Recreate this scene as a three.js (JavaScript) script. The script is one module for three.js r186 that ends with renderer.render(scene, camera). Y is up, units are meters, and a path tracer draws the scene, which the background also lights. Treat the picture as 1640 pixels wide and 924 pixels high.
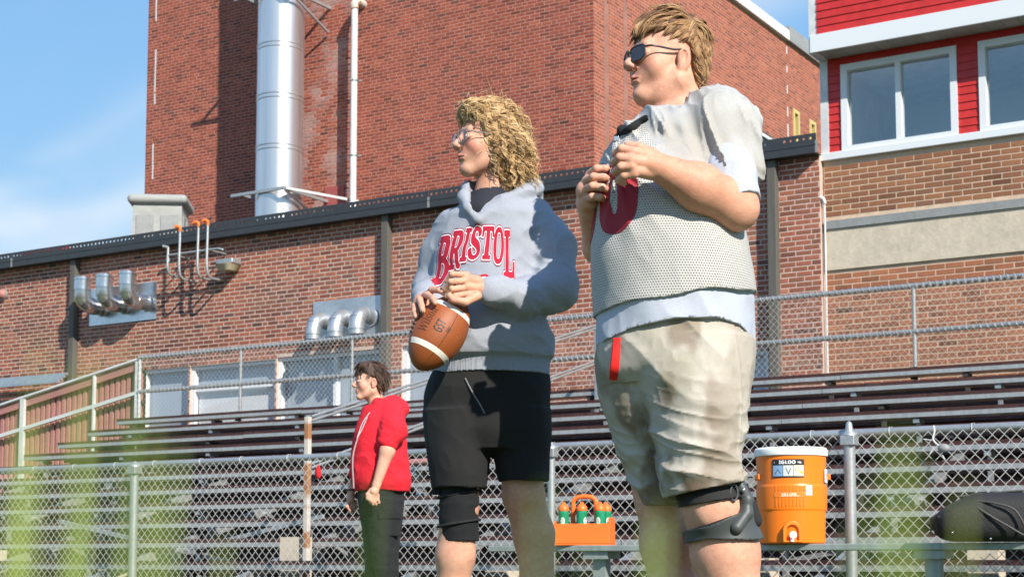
import * as THREE from 'three';
import { Sky } from 'three/addons/objects/Sky.js';
import { mergeGeometries } from 'three/addons/utils/BufferGeometryUtils.js';
import { RoundedBoxGeometry } from 'three/addons/geometries/RoundedBoxGeometry.js';

// ---------------------------------------------------------------- camera, sky, sun, exposure
const scene = new THREE.Scene();
const YAW = 31.6 * Math.PI / 180, PITCH = Math.atan(240 / 2524), F = 2524, EYE = 0.33;
const camera = new THREE.PerspectiveCamera(2 * Math.atan(660 / F) * 180 / Math.PI, 1640 / 1320, 0.05, 3000);
camera.rotation.order = 'YXZ';
camera.position.set(0, EYE, 0);
camera.rotation.set(PITCH, YAW, 0);
camera.setViewOffset(1640, 1320, 0, 0, 1640, 924);   // an upper crop of a taller frame
camera.focus = 4.75;
camera.userData.fStop = 11.5;
scene.add(camera);

const SUN_AZ = 60 * Math.PI / 180, SUN_EL = 34 * Math.PI / 180;
const sunDir = new THREE.Vector3(Math.sin(SUN_AZ) * Math.cos(SUN_EL), Math.sin(SUN_EL), Math.cos(SUN_AZ) * Math.cos(SUN_EL));
const sun = new THREE.DirectionalLight(new THREE.Color().setRGB(1, 0.93, 0.82), 5.0);
sun.name = 'sun';
sun.position.copy(sunDir).multiplyScalar(60).add(new THREE.Vector3(-10, 3, -14));
sun.target.position.set(-10, 3, -14);
sun.castShadow = true;
sun.shadow.radius = 1;
sun.shadow.mapSize.set(4096, 4096);
Object.assign(sun.shadow.camera, { left: -26, right: 26, top: 22, bottom: -22, near: 1, far: 140 });
scene.add(sun, sun.target);

const renderer = new THREE.WebGLRenderer({ antialias: true });
renderer.setSize(1024, 576);
renderer.toneMapping = THREE.LinearToneMapping;
renderer.toneMappingExposure = 1.5;
renderer.shadowMap.enabled = true;
renderer.shadowMap.type = THREE.PCFSoftShadowMap;

// ---------------------------------------------------------------- random numbers and noise
function rng(seed) { let a = seed >>> 0; return () => { a = (a + 0x6D2B79F5) >>> 0; let t = a; t = Math.imul(t ^ (t >>> 15), t | 1); t ^= t + Math.imul(t ^ (t >>> 7), t | 61); return ((t ^ (t >>> 14)) >>> 0) / 4294967296; }; }
const hash3 = (x, y, z) => { let h = Math.imul(x, 374761393) + Math.imul(y, 668265263) + Math.imul(z, 1274126177); h = Math.imul(h ^ (h >>> 13), 1103515245); h ^= h >>> 16; return (h >>> 0) / 4294967296; };
function noise3(x, y, z) {          // value noise, 0..1
  const xi = Math.floor(x), yi = Math.floor(y), zi = Math.floor(z); let u = x - xi, v = y - yi, w = z - zi;
  u = u * u * (3 - 2 * u); v = v * v * (3 - 2 * v); w = w * w * (3 - 2 * w);
  const h = (i, j, k) => hash3(xi + i, yi + j, zi + k);
  const a = h(0, 0, 0) + (h(1, 0, 0) - h(0, 0, 0)) * u, b = h(0, 1, 0) + (h(1, 1, 0) - h(0, 1, 0)) * u;
  const c = h(0, 0, 1) + (h(1, 0, 1) - h(0, 0, 1)) * u, d = h(0, 1, 1) + (h(1, 1, 1) - h(0, 1, 1)) * u;
  const e = a + (b - a) * v, f = c + (d - c) * v; return e + (f - e) * w;
}
const fbm = (x, y, z, o = 4) => { let s = 0, a = 0.5, n = 0; for (let i = 0; i < o; i++) { s += a * noise3(x, y, z); n += a; a *= 0.5; x = x * 2.03 + 7.1; y = y * 2.01 + 3.7; z = z * 2.02 + 1.3; } return s / n; };
const clamp = (x, a = 0, b = 1) => Math.max(a, Math.min(b, x)), lerp = (a, b, t) => a + (b - a) * t;
const sstep = (a, b, x) => { const t = clamp((x - a) / (b - a)); return t * t * (3 - 2 * t); };

// the sky: clear blue air, paler towards the horizon, with thin streaky cloud
function makeSky() {
  const W = 1024, H = 512, data = new Float32Array(W * H * 4);
  for (let j = 0; j < H; j++) {
    const el = ((j + 0.5) / H - 0.5) * Math.PI, s = Math.sin(el), ce = Math.cos(el);
    for (let i = 0; i < W; i++) {
      const az = ((i + 0.5) / W - 0.5) * 2 * Math.PI, x = Math.cos(az) * ce, z = Math.sin(az) * ce;
      const e = Math.max(0, s), k = Math.pow(1 - e, 2.4);
      let r = lerp(0.08, 0.34, k), g = lerp(0.235, 0.56, k), b = lerp(0.54, 0.70, k);
      if (s < 0) { r = 0.17; g = 0.21; b = 0.22; }
      const q = 1 / (0.22 + e);                       // clouds lie on a flat layer
      const cx = x * q, cz = z * q, warp = fbm(cx * 1.3 + 5, cz * 1.3, 2.2, 4);
      let c = fbm(cx * 2.3 + warp * 2.2, cz * 5.5 + warp * 1.6, 4.4, 6);
      c = sstep(0.40, 0.74, c) * 0.68 * sstep(0.02, 0.12, e) * (1 - 0.75 * sstep(0.35, 0.65, e));
      r = lerp(r, 0.64, c); g = lerp(g, 0.67, c); b = lerp(b, 0.70, c);
      const o = (j * W + i) * 4; data[o] = r; data[o + 1] = g; data[o + 2] = b; data[o + 3] = 1;
    }
  }
  const t = new THREE.DataTexture(data, W, H, THREE.RGBAFormat, THREE.FloatType);
  t.mapping = THREE.EquirectangularReflectionMapping; t.magFilter = THREE.LinearFilter; t.minFilter = THREE.LinearFilter; t.wrapS = THREE.RepeatWrapping; t.needsUpdate = true;
  return t;
}
const skyTexture = makeSky();
scene.background = skyTexture;
scene.environment = skyTexture;

// ---------------------------------------------------------------- helpers
const V = (x, y, z) => new THREE.Vector3(x, y, z);
const camF0 = V(-Math.sin(YAW), 0, -Math.cos(YAW)), camR = V(Math.cos(YAW), 0, -Math.sin(YAW)), UPV = V(0, 1, 0);
const camF = camF0.clone().multiplyScalar(Math.cos(PITCH)).addScaledVector(UPV, Math.sin(PITCH));
const camU = camF0.clone().multiplyScalar(-Math.sin(PITCH)).addScaledVector(UPV, Math.cos(PITCH));
const EYEP = V(0, EYE, 0);
const ray = (px, py) => camF.clone().addScaledVector(camR, (px - 820) / F).addScaledVector(camU, (660 - py) / F);
const atZ = (px, py, z) => { const d = ray(px, py); return EYEP.clone().addScaledVector(d, z / d.z); };     // measured point of the photograph on a plane of the place
const atX = (px, py, x) => { const d = ray(px, py); return EYEP.clone().addScaledVector(d, x / d.x); };
const atD = (px, py, D) => EYEP.clone().addScaledVector(ray(px, py), D);

const used = {};
function numbered(name) { if (!(name in used)) { used[name] = 0; return name; } used[name]++; return `${name}_${String(used[name]).padStart(3, '0')}`; }
function tag(o, label, category, group, kind) { o.userData.label = label; if (category) o.userData.category = category; if (group) o.userData.group = group; if (kind) o.userData.kind = kind; return o; }
function thing(name, label, category, pos = [0, 0, 0], turn = 0, group) {
  const o = new THREE.Group(); o.name = numbered(name); o.position.set(...pos); o.rotation.y = turn; scene.add(o); tag(o, label, category, group); return o;
}
function mesh(name, geo, mat, parent = scene, pos, rot) {
  const g = Array.isArray(geo) ? (geo.length > 1 ? merge(geo) : geo[0]) : geo;
  const m = new THREE.Mesh(g, mat); m.name = parent === scene ? numbered(name) : name; m.castShadow = m.receiveShadow = true;
  if (pos) m.position.set(...pos); if (rot) m.rotation.set(...rot);
  parent.add(m); return m;
}
function merge(list) {
  const gs = list.map((g) => { let q = g.index ? g.toNonIndexed() : g; for (const k of Object.keys(q.attributes)) if (!['position', 'normal', 'uv', 'color'].includes(k)) q.deleteAttribute(k); q.morphAttributes = {}; return q; });
  const colored = gs.some((g) => g.attributes.color);
  for (const g of gs) {
    const n = g.attributes.position.count;
    if (!g.attributes.uv) g.setAttribute('uv', new THREE.BufferAttribute(new Float32Array(n * 2), 2));
    if (colored && !g.attributes.color) g.setAttribute('color', new THREE.BufferAttribute(new Float32Array(n * 3).fill(1), 3));
  }
  return mergeGeometries(gs);
}
// box with uv in metres, from corner to corner
function bx(x0, y0, z0, x1, y1, z1) {
  const g = new THREE.BoxGeometry(x1 - x0, y1 - y0, z1 - z0); g.translate((x0 + x1) / 2, (y0 + y1) / 2, (z0 + z1) / 2); return metreUV(g);
}
function metreUV(g) {
  const p = g.attributes.position, n = g.attributes.normal, uv = g.attributes.uv;
  for (let i = 0; i < p.count; i++) {
    const ax = Math.abs(n.getX(i)), ay = Math.abs(n.getY(i)), az = Math.abs(n.getZ(i));
    if (ax > ay && ax > az) uv.setXY(i, p.getZ(i), p.getY(i)); else if (ay > az) uv.setXY(i, p.getX(i), p.getZ(i)); else uv.setXY(i, p.getX(i), p.getY(i));
  }
  return g;
}
function rbx(x0, y0, z0, x1, y1, z1, r = 0.01, seg = 2) { const g = new RoundedBoxGeometry(x1 - x0, y1 - y0, z1 - z0, seg, r); g.translate((x0 + x1) / 2, (y0 + y1) / 2, (z0 + z1) / 2); return metreUV(g); }
// tube along points; r a number or one radius per point
function tubeGeo(pts, r, sides = 8, cap = true) {
  const n = pts.length, pos = [], nor = [], uv = [], idx = [], R = (i) => Array.isArray(r) ? r[i] : r;
  let N = null, along = 0; const t = V(), B = V();
  for (let i = 0; i < n; i++) {
    t.copy(pts[Math.min(n - 1, i + 1)]).sub(pts[Math.max(0, i - 1)]).normalize();
    if (!N) { N = Math.abs(t.y) < 0.9 ? V(0, 1, 0) : V(1, 0, 0); }
    N.addScaledVector(t, -N.dot(t)).normalize(); B.crossVectors(t, N);
    if (i) along += pts[i].distanceTo(pts[i - 1]);
    for (let k = 0; k <= sides; k++) {
      const a = k / sides * Math.PI * 2, c = Math.cos(a), s = Math.sin(a), nx = N.x * c + B.x * s, ny = N.y * c + B.y * s, nz = N.z * c + B.z * s;
      pos.push(pts[i].x + nx * R(i), pts[i].y + ny * R(i), pts[i].z + nz * R(i)); nor.push(nx, ny, nz); uv.push(k / sides * 6.283 * R(i), along);
    }
  }
  const w = sides + 1;
  for (let i = 0; i < n - 1; i++) for (let k = 0; k < sides; k++) { const a = i * w + k, b = a + 1, c = a + w, d = c + 1; idx.push(a, b, c, b, d, c); }
  if (cap) for (const e of [0, n - 1]) {
    const c = pos.length / 3, q = e ? 1 : -1; t.copy(pts[e ? n - 1 : 1]).sub(pts[e ? n - 2 : 0]).normalize().multiplyScalar(q);
    pos.push(pts[e].x, pts[e].y, pts[e].z); nor.push(t.x, t.y, t.z); uv.push(0, 0);
    for (let k = 0; k <= sides; k++) { const s0 = (e * w + k) * 3; pos.push(pos[s0], pos[s0 + 1], pos[s0 + 2]); nor.push(t.x, t.y, t.z); uv.push(0, 0); }
    for (let k = 0; k < sides; k++) e ? idx.push(c, c + 1 + k, c + 2 + k) : idx.push(c, c + 2 + k, c + 1 + k);
  }
  const g = new THREE.BufferGeometry();
  g.setAttribute('position', new THREE.Float32BufferAttribute(pos, 3)); g.setAttribute('normal', new THREE.Float32BufferAttribute(nor, 3)); g.setAttribute('uv', new THREE.Float32BufferAttribute(uv, 2)); g.setIndex(idx);
  return g;
}
const seg = (a, b, r, sides = 8) => tubeGeo([a, b], r, sides);
function barGeo(a, b, w, h) {          // square bar from a to b
  const d = b.clone().sub(a), L = d.length(), g = new THREE.BoxGeometry(w, h, L);
  const m = new THREE.Matrix4().lookAt(b, a, Math.abs(d.y) > 0.99 * L ? V(0, 0, 1) : UPV); m.setPosition(a.clone().add(b).multiplyScalar(0.5)); return g.applyMatrix4(m);
}
const sm = (pts, n = 24) => new THREE.CatmullRomCurve3(pts.map((p) => p.isVector3 ? p : V(...p)), false, 'centripetal').getPoints(n);
const lathe = (pts, n = 32) => new THREE.LatheGeometry(pts.map((p) => new THREE.Vector2(...p)), n);
function paint(g, c) { const n = g.attributes.position.count, a = new Float32Array(n * 3); for (let i = 0; i < n; i++) a.set(c, i * 3); g.setAttribute('color', new THREE.BufferAttribute(a, 3)); return g; }

// ---------------------------------------------------------------- textures and materials
function tex(w, h, fn, srgb = false) {   // fn(u, v) -> [r, g, b(, a)] or a number, 0..1
  const d = new Uint8Array(w * h * 4);
  for (let j = 0; j < h; j++) for (let i = 0; i < w; i++) {
    const c = fn(i / w, j / h), o = (j * w + i) * 4;
    if (typeof c === 'number') { d[o] = d[o + 1] = d[o + 2] = clamp(c) * 255; d[o + 3] = 255; } else { d[o] = clamp(c[0]) * 255; d[o + 1] = clamp(c[1]) * 255; d[o + 2] = clamp(c[2]) * 255; d[o + 3] = c.length > 3 ? clamp(c[3]) * 255 : 255; }
  }
  const t = new THREE.DataTexture(d, w, h); t.wrapS = t.wrapT = THREE.RepeatWrapping; t.magFilter = THREE.LinearFilter; t.minFilter = THREE.LinearMipmapLinearFilter; t.generateMipmaps = true;
  if (srgb) t.colorSpace = THREE.SRGBColorSpace; t.needsUpdate = true; return t;
}
// tileable noise: n cells over the unit square
function tnoise(u, v, n, seed = 0) {
  const x = u * n, y = v * n, xi = Math.floor(x), yi = Math.floor(y); let a = x - xi, b = y - yi; a = a * a * (3 - 2 * a); b = b * b * (3 - 2 * b);
  const h = (i, j) => hash3(((xi + i) % n + n) % n, ((yi + j) % n + n) % n, seed);
  return lerp(lerp(h(0, 0), h(1, 0), a), lerp(h(0, 1), h(1, 1), a), b);
}
const tfbm = (u, v, n, seed = 0, o = 4) => { let s = 0, a = 0.5, w = 0; for (let i = 0; i < o; i++) { s += a * tnoise(u, v, n << i, seed + i); w += a; a *= 0.55; } return s / w; };
const scaled = (t, s, s2 = s) => { const c = t.clone(); c.repeat.set(s, s2); c.needsUpdate = true; return c; };
const grainT = tex(512, 512, (u, v) => 0.62 + 0.38 * tfbm(u, v, 8, 3, 6));                        // fine grain, near white
const blotchT = tex(512, 512, (u, v) => 0.5 + 0.5 * (0.6 * tfbm(u, v, 4, 11, 5) + 0.4 * tfbm(u, v, 32, 17, 3)));
const bumpT = tex(512, 512, (u, v) => tfbm(u, v, 16, 5, 5));
const streakT = tex(512, 512, (u, v) => 0.66 + 0.34 * (0.55 * tnoise(u, v * 0.06, 64, 21) + 0.45 * tfbm(u, v, 8, 25, 4)));
const rgb = (r, g, b) => new THREE.Color().setRGB(r, g, b);
const M = {};
const std = (name, c, rough, o = {}) => { const m = new THREE.MeshStandardMaterial({ color: rgb(...c), roughness: rough, ...o }); m.name = name; M[name] = m; return m; };
const phys = (name, c, rough, o = {}) => { const m = new THREE.MeshPhysicalMaterial({ color: rgb(...c), roughness: rough, ...o }); m.name = name; M[name] = m; return m; };
std('galvanised', [0.50, 0.52, 0.53], 0.45, { metalness: 0.55, map: scaled(blotchT, 1.5), bumpMap: scaled(bumpT, 3), bumpScale: 0.0006 });
std('wire', [0.50, 0.50, 0.485], 0.5, { metalness: 0.3 });
std('old_wire', [0.40, 0.40, 0.38], 0.6, { metalness: 0.3 });
std('bright_steel', [0.72, 0.73, 0.75], 0.22, { metalness: 0.92, map: scaled(blotchT, 1.2) });
std('zinc_sheet', [0.60, 0.64, 0.68], 0.42, { metalness: 0.7, map: scaled(blotchT, 0.8) });
std('flue_steel', [0.78, 0.79, 0.81], 0.3, { metalness: 0.85, map: scaled(streakT, 0.7, 0.4), bumpMap: scaled(bumpT, 0.6), bumpScale: 0.0008 });
std('fascia_metal', [0.042, 0.046, 0.052], 0.5, { map: scaled(blotchT, 0.7), side: THREE.DoubleSide });
std('column_paint', [0.12, 0.11, 0.095], 0.6, { map: scaled(streakT, 0.8) });
std('white_paint', [0.70, 0.71, 0.72], 0.5, { map: scaled(grainT, 1) });
std('window_white', [0.66, 0.69, 0.72], 0.42);
std('red_siding', [0.60, 0.028, 0.022], 0.45, { map: scaled(grainT, 1.3) });
std('soffit', [0.40, 0.38, 0.35], 0.7, { map: scaled(grainT, 1) });
std('concrete', [0.68, 0.59, 0.46], 0.9, { map: scaled(blotchT, 0.7), bumpMap: scaled(bumpT, 2), bumpScale: 0.002 });
std('ledge_metal', [0.33, 0.34, 0.34], 0.6, { map: scaled(blotchT, 1) });
std('mortar', [0.70, 0.53, 0.45], 0.95, { map: scaled(blotchT, 1.3), bumpMap: scaled(bumpT, 6), bumpScale: 0.002 });
std('mortar_red', [0.58, 0.33, 0.27], 0.95, { map: scaled(blotchT, 0.7), bumpMap: scaled(bumpT, 6), bumpScale: 0.002 });
std('mortar_tan', [0.74, 0.55, 0.40], 0.95, { map: scaled(blotchT, 1.3), bumpMap: scaled(bumpT, 6), bumpScale: 0.002 });
std('brick_mix', [1, 1, 1], 0.9, { vertexColors: true, map: scaled(blotchT, 3), bumpMap: scaled(bumpT, 8), bumpScale: 0.0025 });
phys('dark_glass', [0.04, 0.055, 0.065], 0.04, { metalness: 0, ior: 1.9, specularIntensity: 1 });
phys('window_pane', [1, 1, 1], 0.02, { transmission: 1, thickness: 0, ior: 1.5 });
phys('double_pane', [0.97, 1, 1], 0.02, { transmission: 1, thickness: 0, ior: 2.1 });
std('blind', [0.33, 0.39, 0.46], 0.8);
std('dark_room', [0.05, 0.055, 0.06], 0.95);
std('plank_metal', [0.44, 0.46, 0.46], 0.48, { metalness: 0.35, map: scaled(streakT, 0.6, 2) });
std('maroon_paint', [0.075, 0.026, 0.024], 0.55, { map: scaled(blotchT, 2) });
std('maroon_sun', [0.50, 0.22, 0.20], 0.6, { map: scaled(blotchT, 1.5) });  // sunlit version of the maroon, the brightness put into the colour
std('rust_white', [0.50, 0.46, 0.41], 0.7, { map: tex(256, 256, (u, v) => { const k = sstep(0.55, 0.70, tfbm(u, v, 6, 41, 5)); return [lerp(1, 0.62, k), lerp(1, 0.32, k), lerp(1, 0.16, k)]; }) });
std('dark_steel', [0.06, 0.055, 0.05], 0.7, { map: scaled(blotchT, 2) });
std('orange_cap', [0.62, 0.14, 0.012], 0.5);
std('lamp_plastic', [0.42, 0.38, 0.26], 0.45);
std('unit_grey', [0.40, 0.41, 0.39], 0.6, { map: scaled(blotchT, 0.9) });
std('cooler_orange', [0.88, 0.19, 0.006], 0.38);
std('cooler_white', [0.80, 0.80, 0.78], 0.4);
std('carrier_orange', [0.86, 0.16, 0.02], 0.45);
std('bottle_green', [0.015, 0.25, 0.12], 0.35);
std('bench_metal', [0.34, 0.39, 0.37], 0.45, { metalness: 0.25, map: scaled(streakT, 0.5, 2) });
std('bag_fabric', [0.012, 0.012, 0.013], 0.75, { bumpMap: scaled(bumpT, 6), bumpScale: 0.003 });
std('bag_trim', [0.05, 0.05, 0.05], 0.55);
std('black_plastic', [0.015, 0.015, 0.017], 0.4);
std('grass_blade', [0.20, 0.31, 0.06], 0.7, { side: THREE.DoubleSide });
std('ground_soil', [0.09, 0.12, 0.035], 0.95, { map: scaled(blotchT, 0.5) });

// ---------------------------------------------------------------- ground
const groundMesh = mesh('ground', (() => { const g = new THREE.PlaneGeometry(1600, 1600, 1, 1); g.rotateX(-Math.PI / 2); const uv = g.attributes.uv; for (let i = 0; i < uv.count; i++) uv.setXY(i, uv.getX(i) * 1600, uv.getY(i) * 1600); return g; })(), M.ground_soil);
tag(groundMesh, 'green grassy field under the people and the bleachers', 'ground', null, 'structure');

// ---------------------------------------------------------------- brickwork
// where the people stand in the picture, so that the bricks built one by one are ones that can be seen
const hiddenPx = (x, y) => (x > 655 && x < 930 && y > 150) || (x > 940 && x < 1225 && y > 12) || x < 0 || x > 1640 || y < 0 || (x > 555 && x < 660 && y > 580);
function toPx(p) { const v = p.clone().sub(EYEP), d = v.dot(camF); return [820 + F * v.dot(camR) / d, 660 - F * v.dot(camU) / d, d]; }
// o: origin, u: along, n: outwards; rects to fill, holes to leave, course height, brick length, joint, colours
function brickwork(parent, { o, u, n, rects, holes = [], course = 0.0677, len = 0.2032, joint = 0.0145, proud = 0.004, colors, headers = 6, single = 300, seed = 1, tint, minPx = 0 }) {
  const R = rng(seed), list = [];
  const put = (u0, u1, v0, v1) => {
    for (const h of holes) if (v1 > h[2] + 0.004 && v0 < h[3] - 0.004 && u1 > h[0] && u0 < h[1]) {
      if (u0 < h[0] && u1 > h[1]) { put(u0, h[0], v0, v1); put(h[1], u1, v0, v1); return; }
      if (u0 < h[0]) u1 = h[0]; else if (u1 > h[1]) u0 = h[1]; else return;
    }
    if (u1 - u0 > 0.03) list.push([u0, u1, v0, v1]);
  };
  for (const [a0, a1, b0, b1] of rects) {
    const c0 = Math.floor(b0 / course), c1 = Math.floor(b1 / course);
    for (let c = c0; c < c1; c++) {
      const v0 = c * course + joint / 2, v1 = (c + 1) * course - joint / 2; if (v0 < b0 - 0.001) continue;
      const isH = headers && ((c % headers) + headers) % headers === 0, mod = len + joint;
      let x = a0 - (isH ? 0.06 : (c & 1 ? mod * 0.5 : 0)) - R() * 0.008;
      for (let k = 0; x < a1; k++) {
        const L = isH ? (k & 1 ? (len - joint) / 2 : len) : len, x0 = Math.max(a0, x), x1 = Math.min(a1, x + L);
        if (x1 - x0 > 0.02) put(x0, x1, v0, v1);
        x += L + joint;
      }
    }
  }
  const P = (uu, vv, ww) => o.clone().addScaledVector(u, uu).addScaledVector(UPV, vv).addScaledVector(n, ww);
  // the ones that show largest are meshes of their own
  const ranked = list.map((b, i) => { const q = toPx(P((b[0] + b[1]) / 2, (b[2] + b[3]) / 2, 0)); return { i, hid: hiddenPx(q[0], q[1]) || q[1] > 640, size: (b[1] - b[0]) / q[2] }; }).filter((q) => !q.hid).sort((a, b) => b.size - a.size).slice(0, single);
  const own = new Set(ranked.map((q) => q.i));
  const pick = (b) => { let c = colors[Math.floor(R() * R() * colors.length * 0.999)]; const f = R() < 0.10 ? 0.55 + 0.2 * R() : 0.80 + 0.40 * R(); let q = [c[0] * f, c[1] * f, c[2] * f]; return tint ? tint(q, (b[0] + b[1]) / 2, (b[2] + b[3]) / 2, R) : q; };
  const pos = [], nor = [], col = [], uvs = [], idx = [];
  const mats = [], geos = {}, basis = new THREE.Matrix4().makeBasis(u, UPV, n), quat = new THREE.Quaternion().setFromRotationMatrix(basis);
  const handed = u.clone().cross(UPV).dot(n) > 0;
  list.forEach((b, i) => {
    const w = proud + (R() - 0.5) * 0.003, c = pick(b), k = 0.0035;
    if (own.has(i)) {
      const key = Math.round((b[1] - b[0]) * 200), gg = geos[key] ??= bevelBrick(b[1] - b[0], b[3] - b[2], 0.02 + w);
      const mi = Math.min(11, Math.floor(c[0] / 0.055)) + 12 * (c[1] / c[0] > 0.42 ? 1 : 0); const m = mats[mi] ??= (() => { const q = M.brick_mix.clone(); q.vertexColors = false; q.name = 'brick_tone'; q.color.setRGB(...c); return q; })();
      const o3 = new THREE.Mesh(gg, m); o3.name = 'brick'; o3.castShadow = o3.receiveShadow = true; o3.position.copy(P((b[0] + b[1]) / 2, (b[2] + b[3]) / 2, w)).sub(parent.position); o3.quaternion.copy(quat); parent.add(o3); return;
    }
    const ox = R() * 10, oy = R() * 10;
    const ring = [[b[0], b[2]], [b[1], b[2]], [b[1], b[3]], [b[0], b[3]]], inner = [[b[0] + k, b[2] + k], [b[1] - k, b[2] + k], [b[1] - k, b[3] - k], [b[0] + k, b[3] - k]];
    const s = pos.length / 3;
    const vert = (a, ww, nn) => { const p = P(a[0], a[1], ww).sub(parent.position); pos.push(p.x, p.y, p.z); nor.push(nn.x, nn.y, nn.z); col.push(...c); uvs.push(a[0] + ox, a[1] + oy); };
    inner.forEach((a) => vert(a, w, n));
    const quad = (a, b2, c2, d) => handed ? idx.push(a, b2, c2, a, c2, d) : idx.push(a, c2, b2, a, d, c2);
    quad(s, s + 1, s + 2, s + 3);
    for (let e = 0; e < 4; e++) {
      const a = inner[e], a2 = inner[(e + 1) % 4], r0 = ring[e], r1 = ring[(e + 1) % 4], side = [UPV.clone().negate(), u.clone(), UPV.clone(), u.clone().negate()][e];
      const t = pos.length / 3, nn = side.clone().addScaledVector(n, 0.5).normalize(); vert(r0, 0, nn); vert(r1, 0, nn); vert(a2, w, nn); vert(a, w, nn); quad(t, t + 1, t + 2, t + 3);
    }
  });
  const g = new THREE.BufferGeometry();
  g.setAttribute('position', new THREE.Float32BufferAttribute(pos, 3)); g.setAttribute('normal', new THREE.Float32BufferAttribute(nor, 3)); g.setAttribute('color', new THREE.Float32BufferAttribute(col, 3)); g.setAttribute('uv', new THREE.Float32BufferAttribute(uvs, 2)); g.setIndex(idx);
  const rest = mesh('brickwork', g, M.brick_mix, parent); rest.userData.kind = 'stuff';
  return list.length;
}
function bevelBrick(w, h, d) {      // front centre at the origin, body behind it
  const k = 0.0035, s = new THREE.Shape([[-w / 2, -h / 2], [w / 2, -h / 2], [w / 2, h / 2], [-w / 2, h / 2]].map((p) => new THREE.Vector2(...p)));
  void s; const g = new THREE.BufferGeometry(), o = [[-w / 2, -h / 2], [w / 2, -h / 2], [w / 2, h / 2], [-w / 2, h / 2]], q = [[-w / 2 + k, -h / 2 + k], [w / 2 - k, -h / 2 + k], [w / 2 - k, h / 2 - k], [-w / 2 + k, h / 2 - k]];
  const pos = [], add = (a, b, c, e) => { for (const p of [a, b, c, a, c, e]) pos.push(...p); };
  add(...q.map((p) => [...p, 0]));
  for (let e = 0; e < 4; e++) { const f = (e + 1) % 4; add([...o[e], -k], [...o[f], -k], [...q[f], 0], [...q[e], 0]); add([...o[e], -d], [...o[f], -d], [...o[f], -k], [...o[e], -k]); }
  g.setAttribute('position', new THREE.Float32BufferAttribute(pos, 3)); g.computeVertexNormals();
  const uv = []; for (let i = 0; i < pos.length; i += 3) uv.push(pos[i] + 5, pos[i + 1] + 3); g.setAttribute('uv', new THREE.Float32BufferAttribute(uv, 2)); return g;
}
const X1 = V(1, 0, 0), Z1 = V(0, 0, 1), ZM = V(0, 0, -1);
const lowColors = [[0.36, 0.115, 0.068], [0.40, 0.14, 0.08], [0.32, 0.105, 0.066], [0.44, 0.17, 0.10], [0.25, 0.09, 0.062], [0.17, 0.08, 0.06], [0.31, 0.15, 0.088]];
const towerColors = [[0.38, 0.086, 0.046], [0.35, 0.076, 0.042], [0.42, 0.104, 0.054], [0.30, 0.07, 0.042], [0.21, 0.068, 0.046]];
const brownColors = [[0.33, 0.145, 0.07], [0.31, 0.13, 0.066], [0.36, 0.16, 0.08], [0.27, 0.115, 0.06], [0.23, 0.11, 0.065]];

// ---------------------------------------------------------------- low brick building
const WZ = -19.05;
const low = thing('low_brick_building', 'long low red brick building with dark metal roof edge behind bleachers', 'building', [-14, 0, WZ]);
const rel = (g, x, y, z) => g.translate(-x, -y, -z);
const inLow = (g) => rel(g, -14, 0, WZ);
const wTop = 5.56;
// window openings [x0, x1, y0, y1]
const winY0 = 1.95;
const wy = (px, py) => atZ(px, py, WZ).y, wx = (px, py) => atZ(px, py, WZ).x;
const lowWins = [
  { x0: wx(226, 600), x1: wx(301, 600), y1: wy(260, 590), mull: [] },
  { x0: wx(303.5, 600), x1: wx(440, 600), y1: wy(370, 581), mull: [], sash: true },
  { x0: wx(442.5, 600), x1: wx(614, 570), y1: wy(530, 565), mull: [0.54] },
  { x0: wx(643, 600), x1: wx(800, 600), y1: wy(700, 549), mull: [0.5] },
  { x0: wx(1170, 580), x1: wx(1231, 580), y1: wy(1210, 560), mull: [] },
];
const lowHoles = lowWins.map((w) => [w.x0, w.x1, winY0, w.y1]);
{
  const s = [], xs = [-26, ...lowWins.flatMap((w) => [w.x0, w.x1]), -7.06];
  for (let i = 0; i < xs.length; i += 2) s.push(inLow(bx(xs[i], winY0, WZ - 0.3, xs[i + 1], wTop, WZ)));
  s.push(inLow(bx(-26, 0, WZ - 0.3, -7.06, winY0, WZ)));
  for (const w of lowWins) s.push(inLow(bx(w.x0, w.y1, WZ - 0.3, w.x1, wTop, WZ)));
  s.push(inLow(bx(-7.36, 0, WZ - 7, -7.06, wTop, WZ - 0.302)), inLow(bx(-26, 0, WZ - 7, -25.7, wTop, WZ - 0.302)));
  mesh('wall', s, M.mortar, low);
  mesh('roof', inLow(bx(-26, 5.40, WZ - 7, -7.1, 5.52, WZ - 0.31)), M.dark_steel, low);
}
brickwork(low, { o: V(0, 0, WZ), u: X1, n: Z1, rects: [[-26, -7.06, 0.0, wTop]], holes: lowHoles, colors: lowColors, seed: 7, tint: (c, x, y, R) => {
  const k = sstep(0.52, 0.72, fbm(x * 0.55, y * 0.7, 3.3, 4)) * 0.5; const e = sstep(0.5, 0.7, fbm(x * 0.8 + 9, y * 1.1, 8.1, 4)) * 0.35;
  return [c[0] * (1 - k * 0.6) + e * 0.12, c[1] * (1 - k * 0.5) + e * 0.085, c[2] * (1 - k * 0.4) + e * 0.065];
} });
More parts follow.
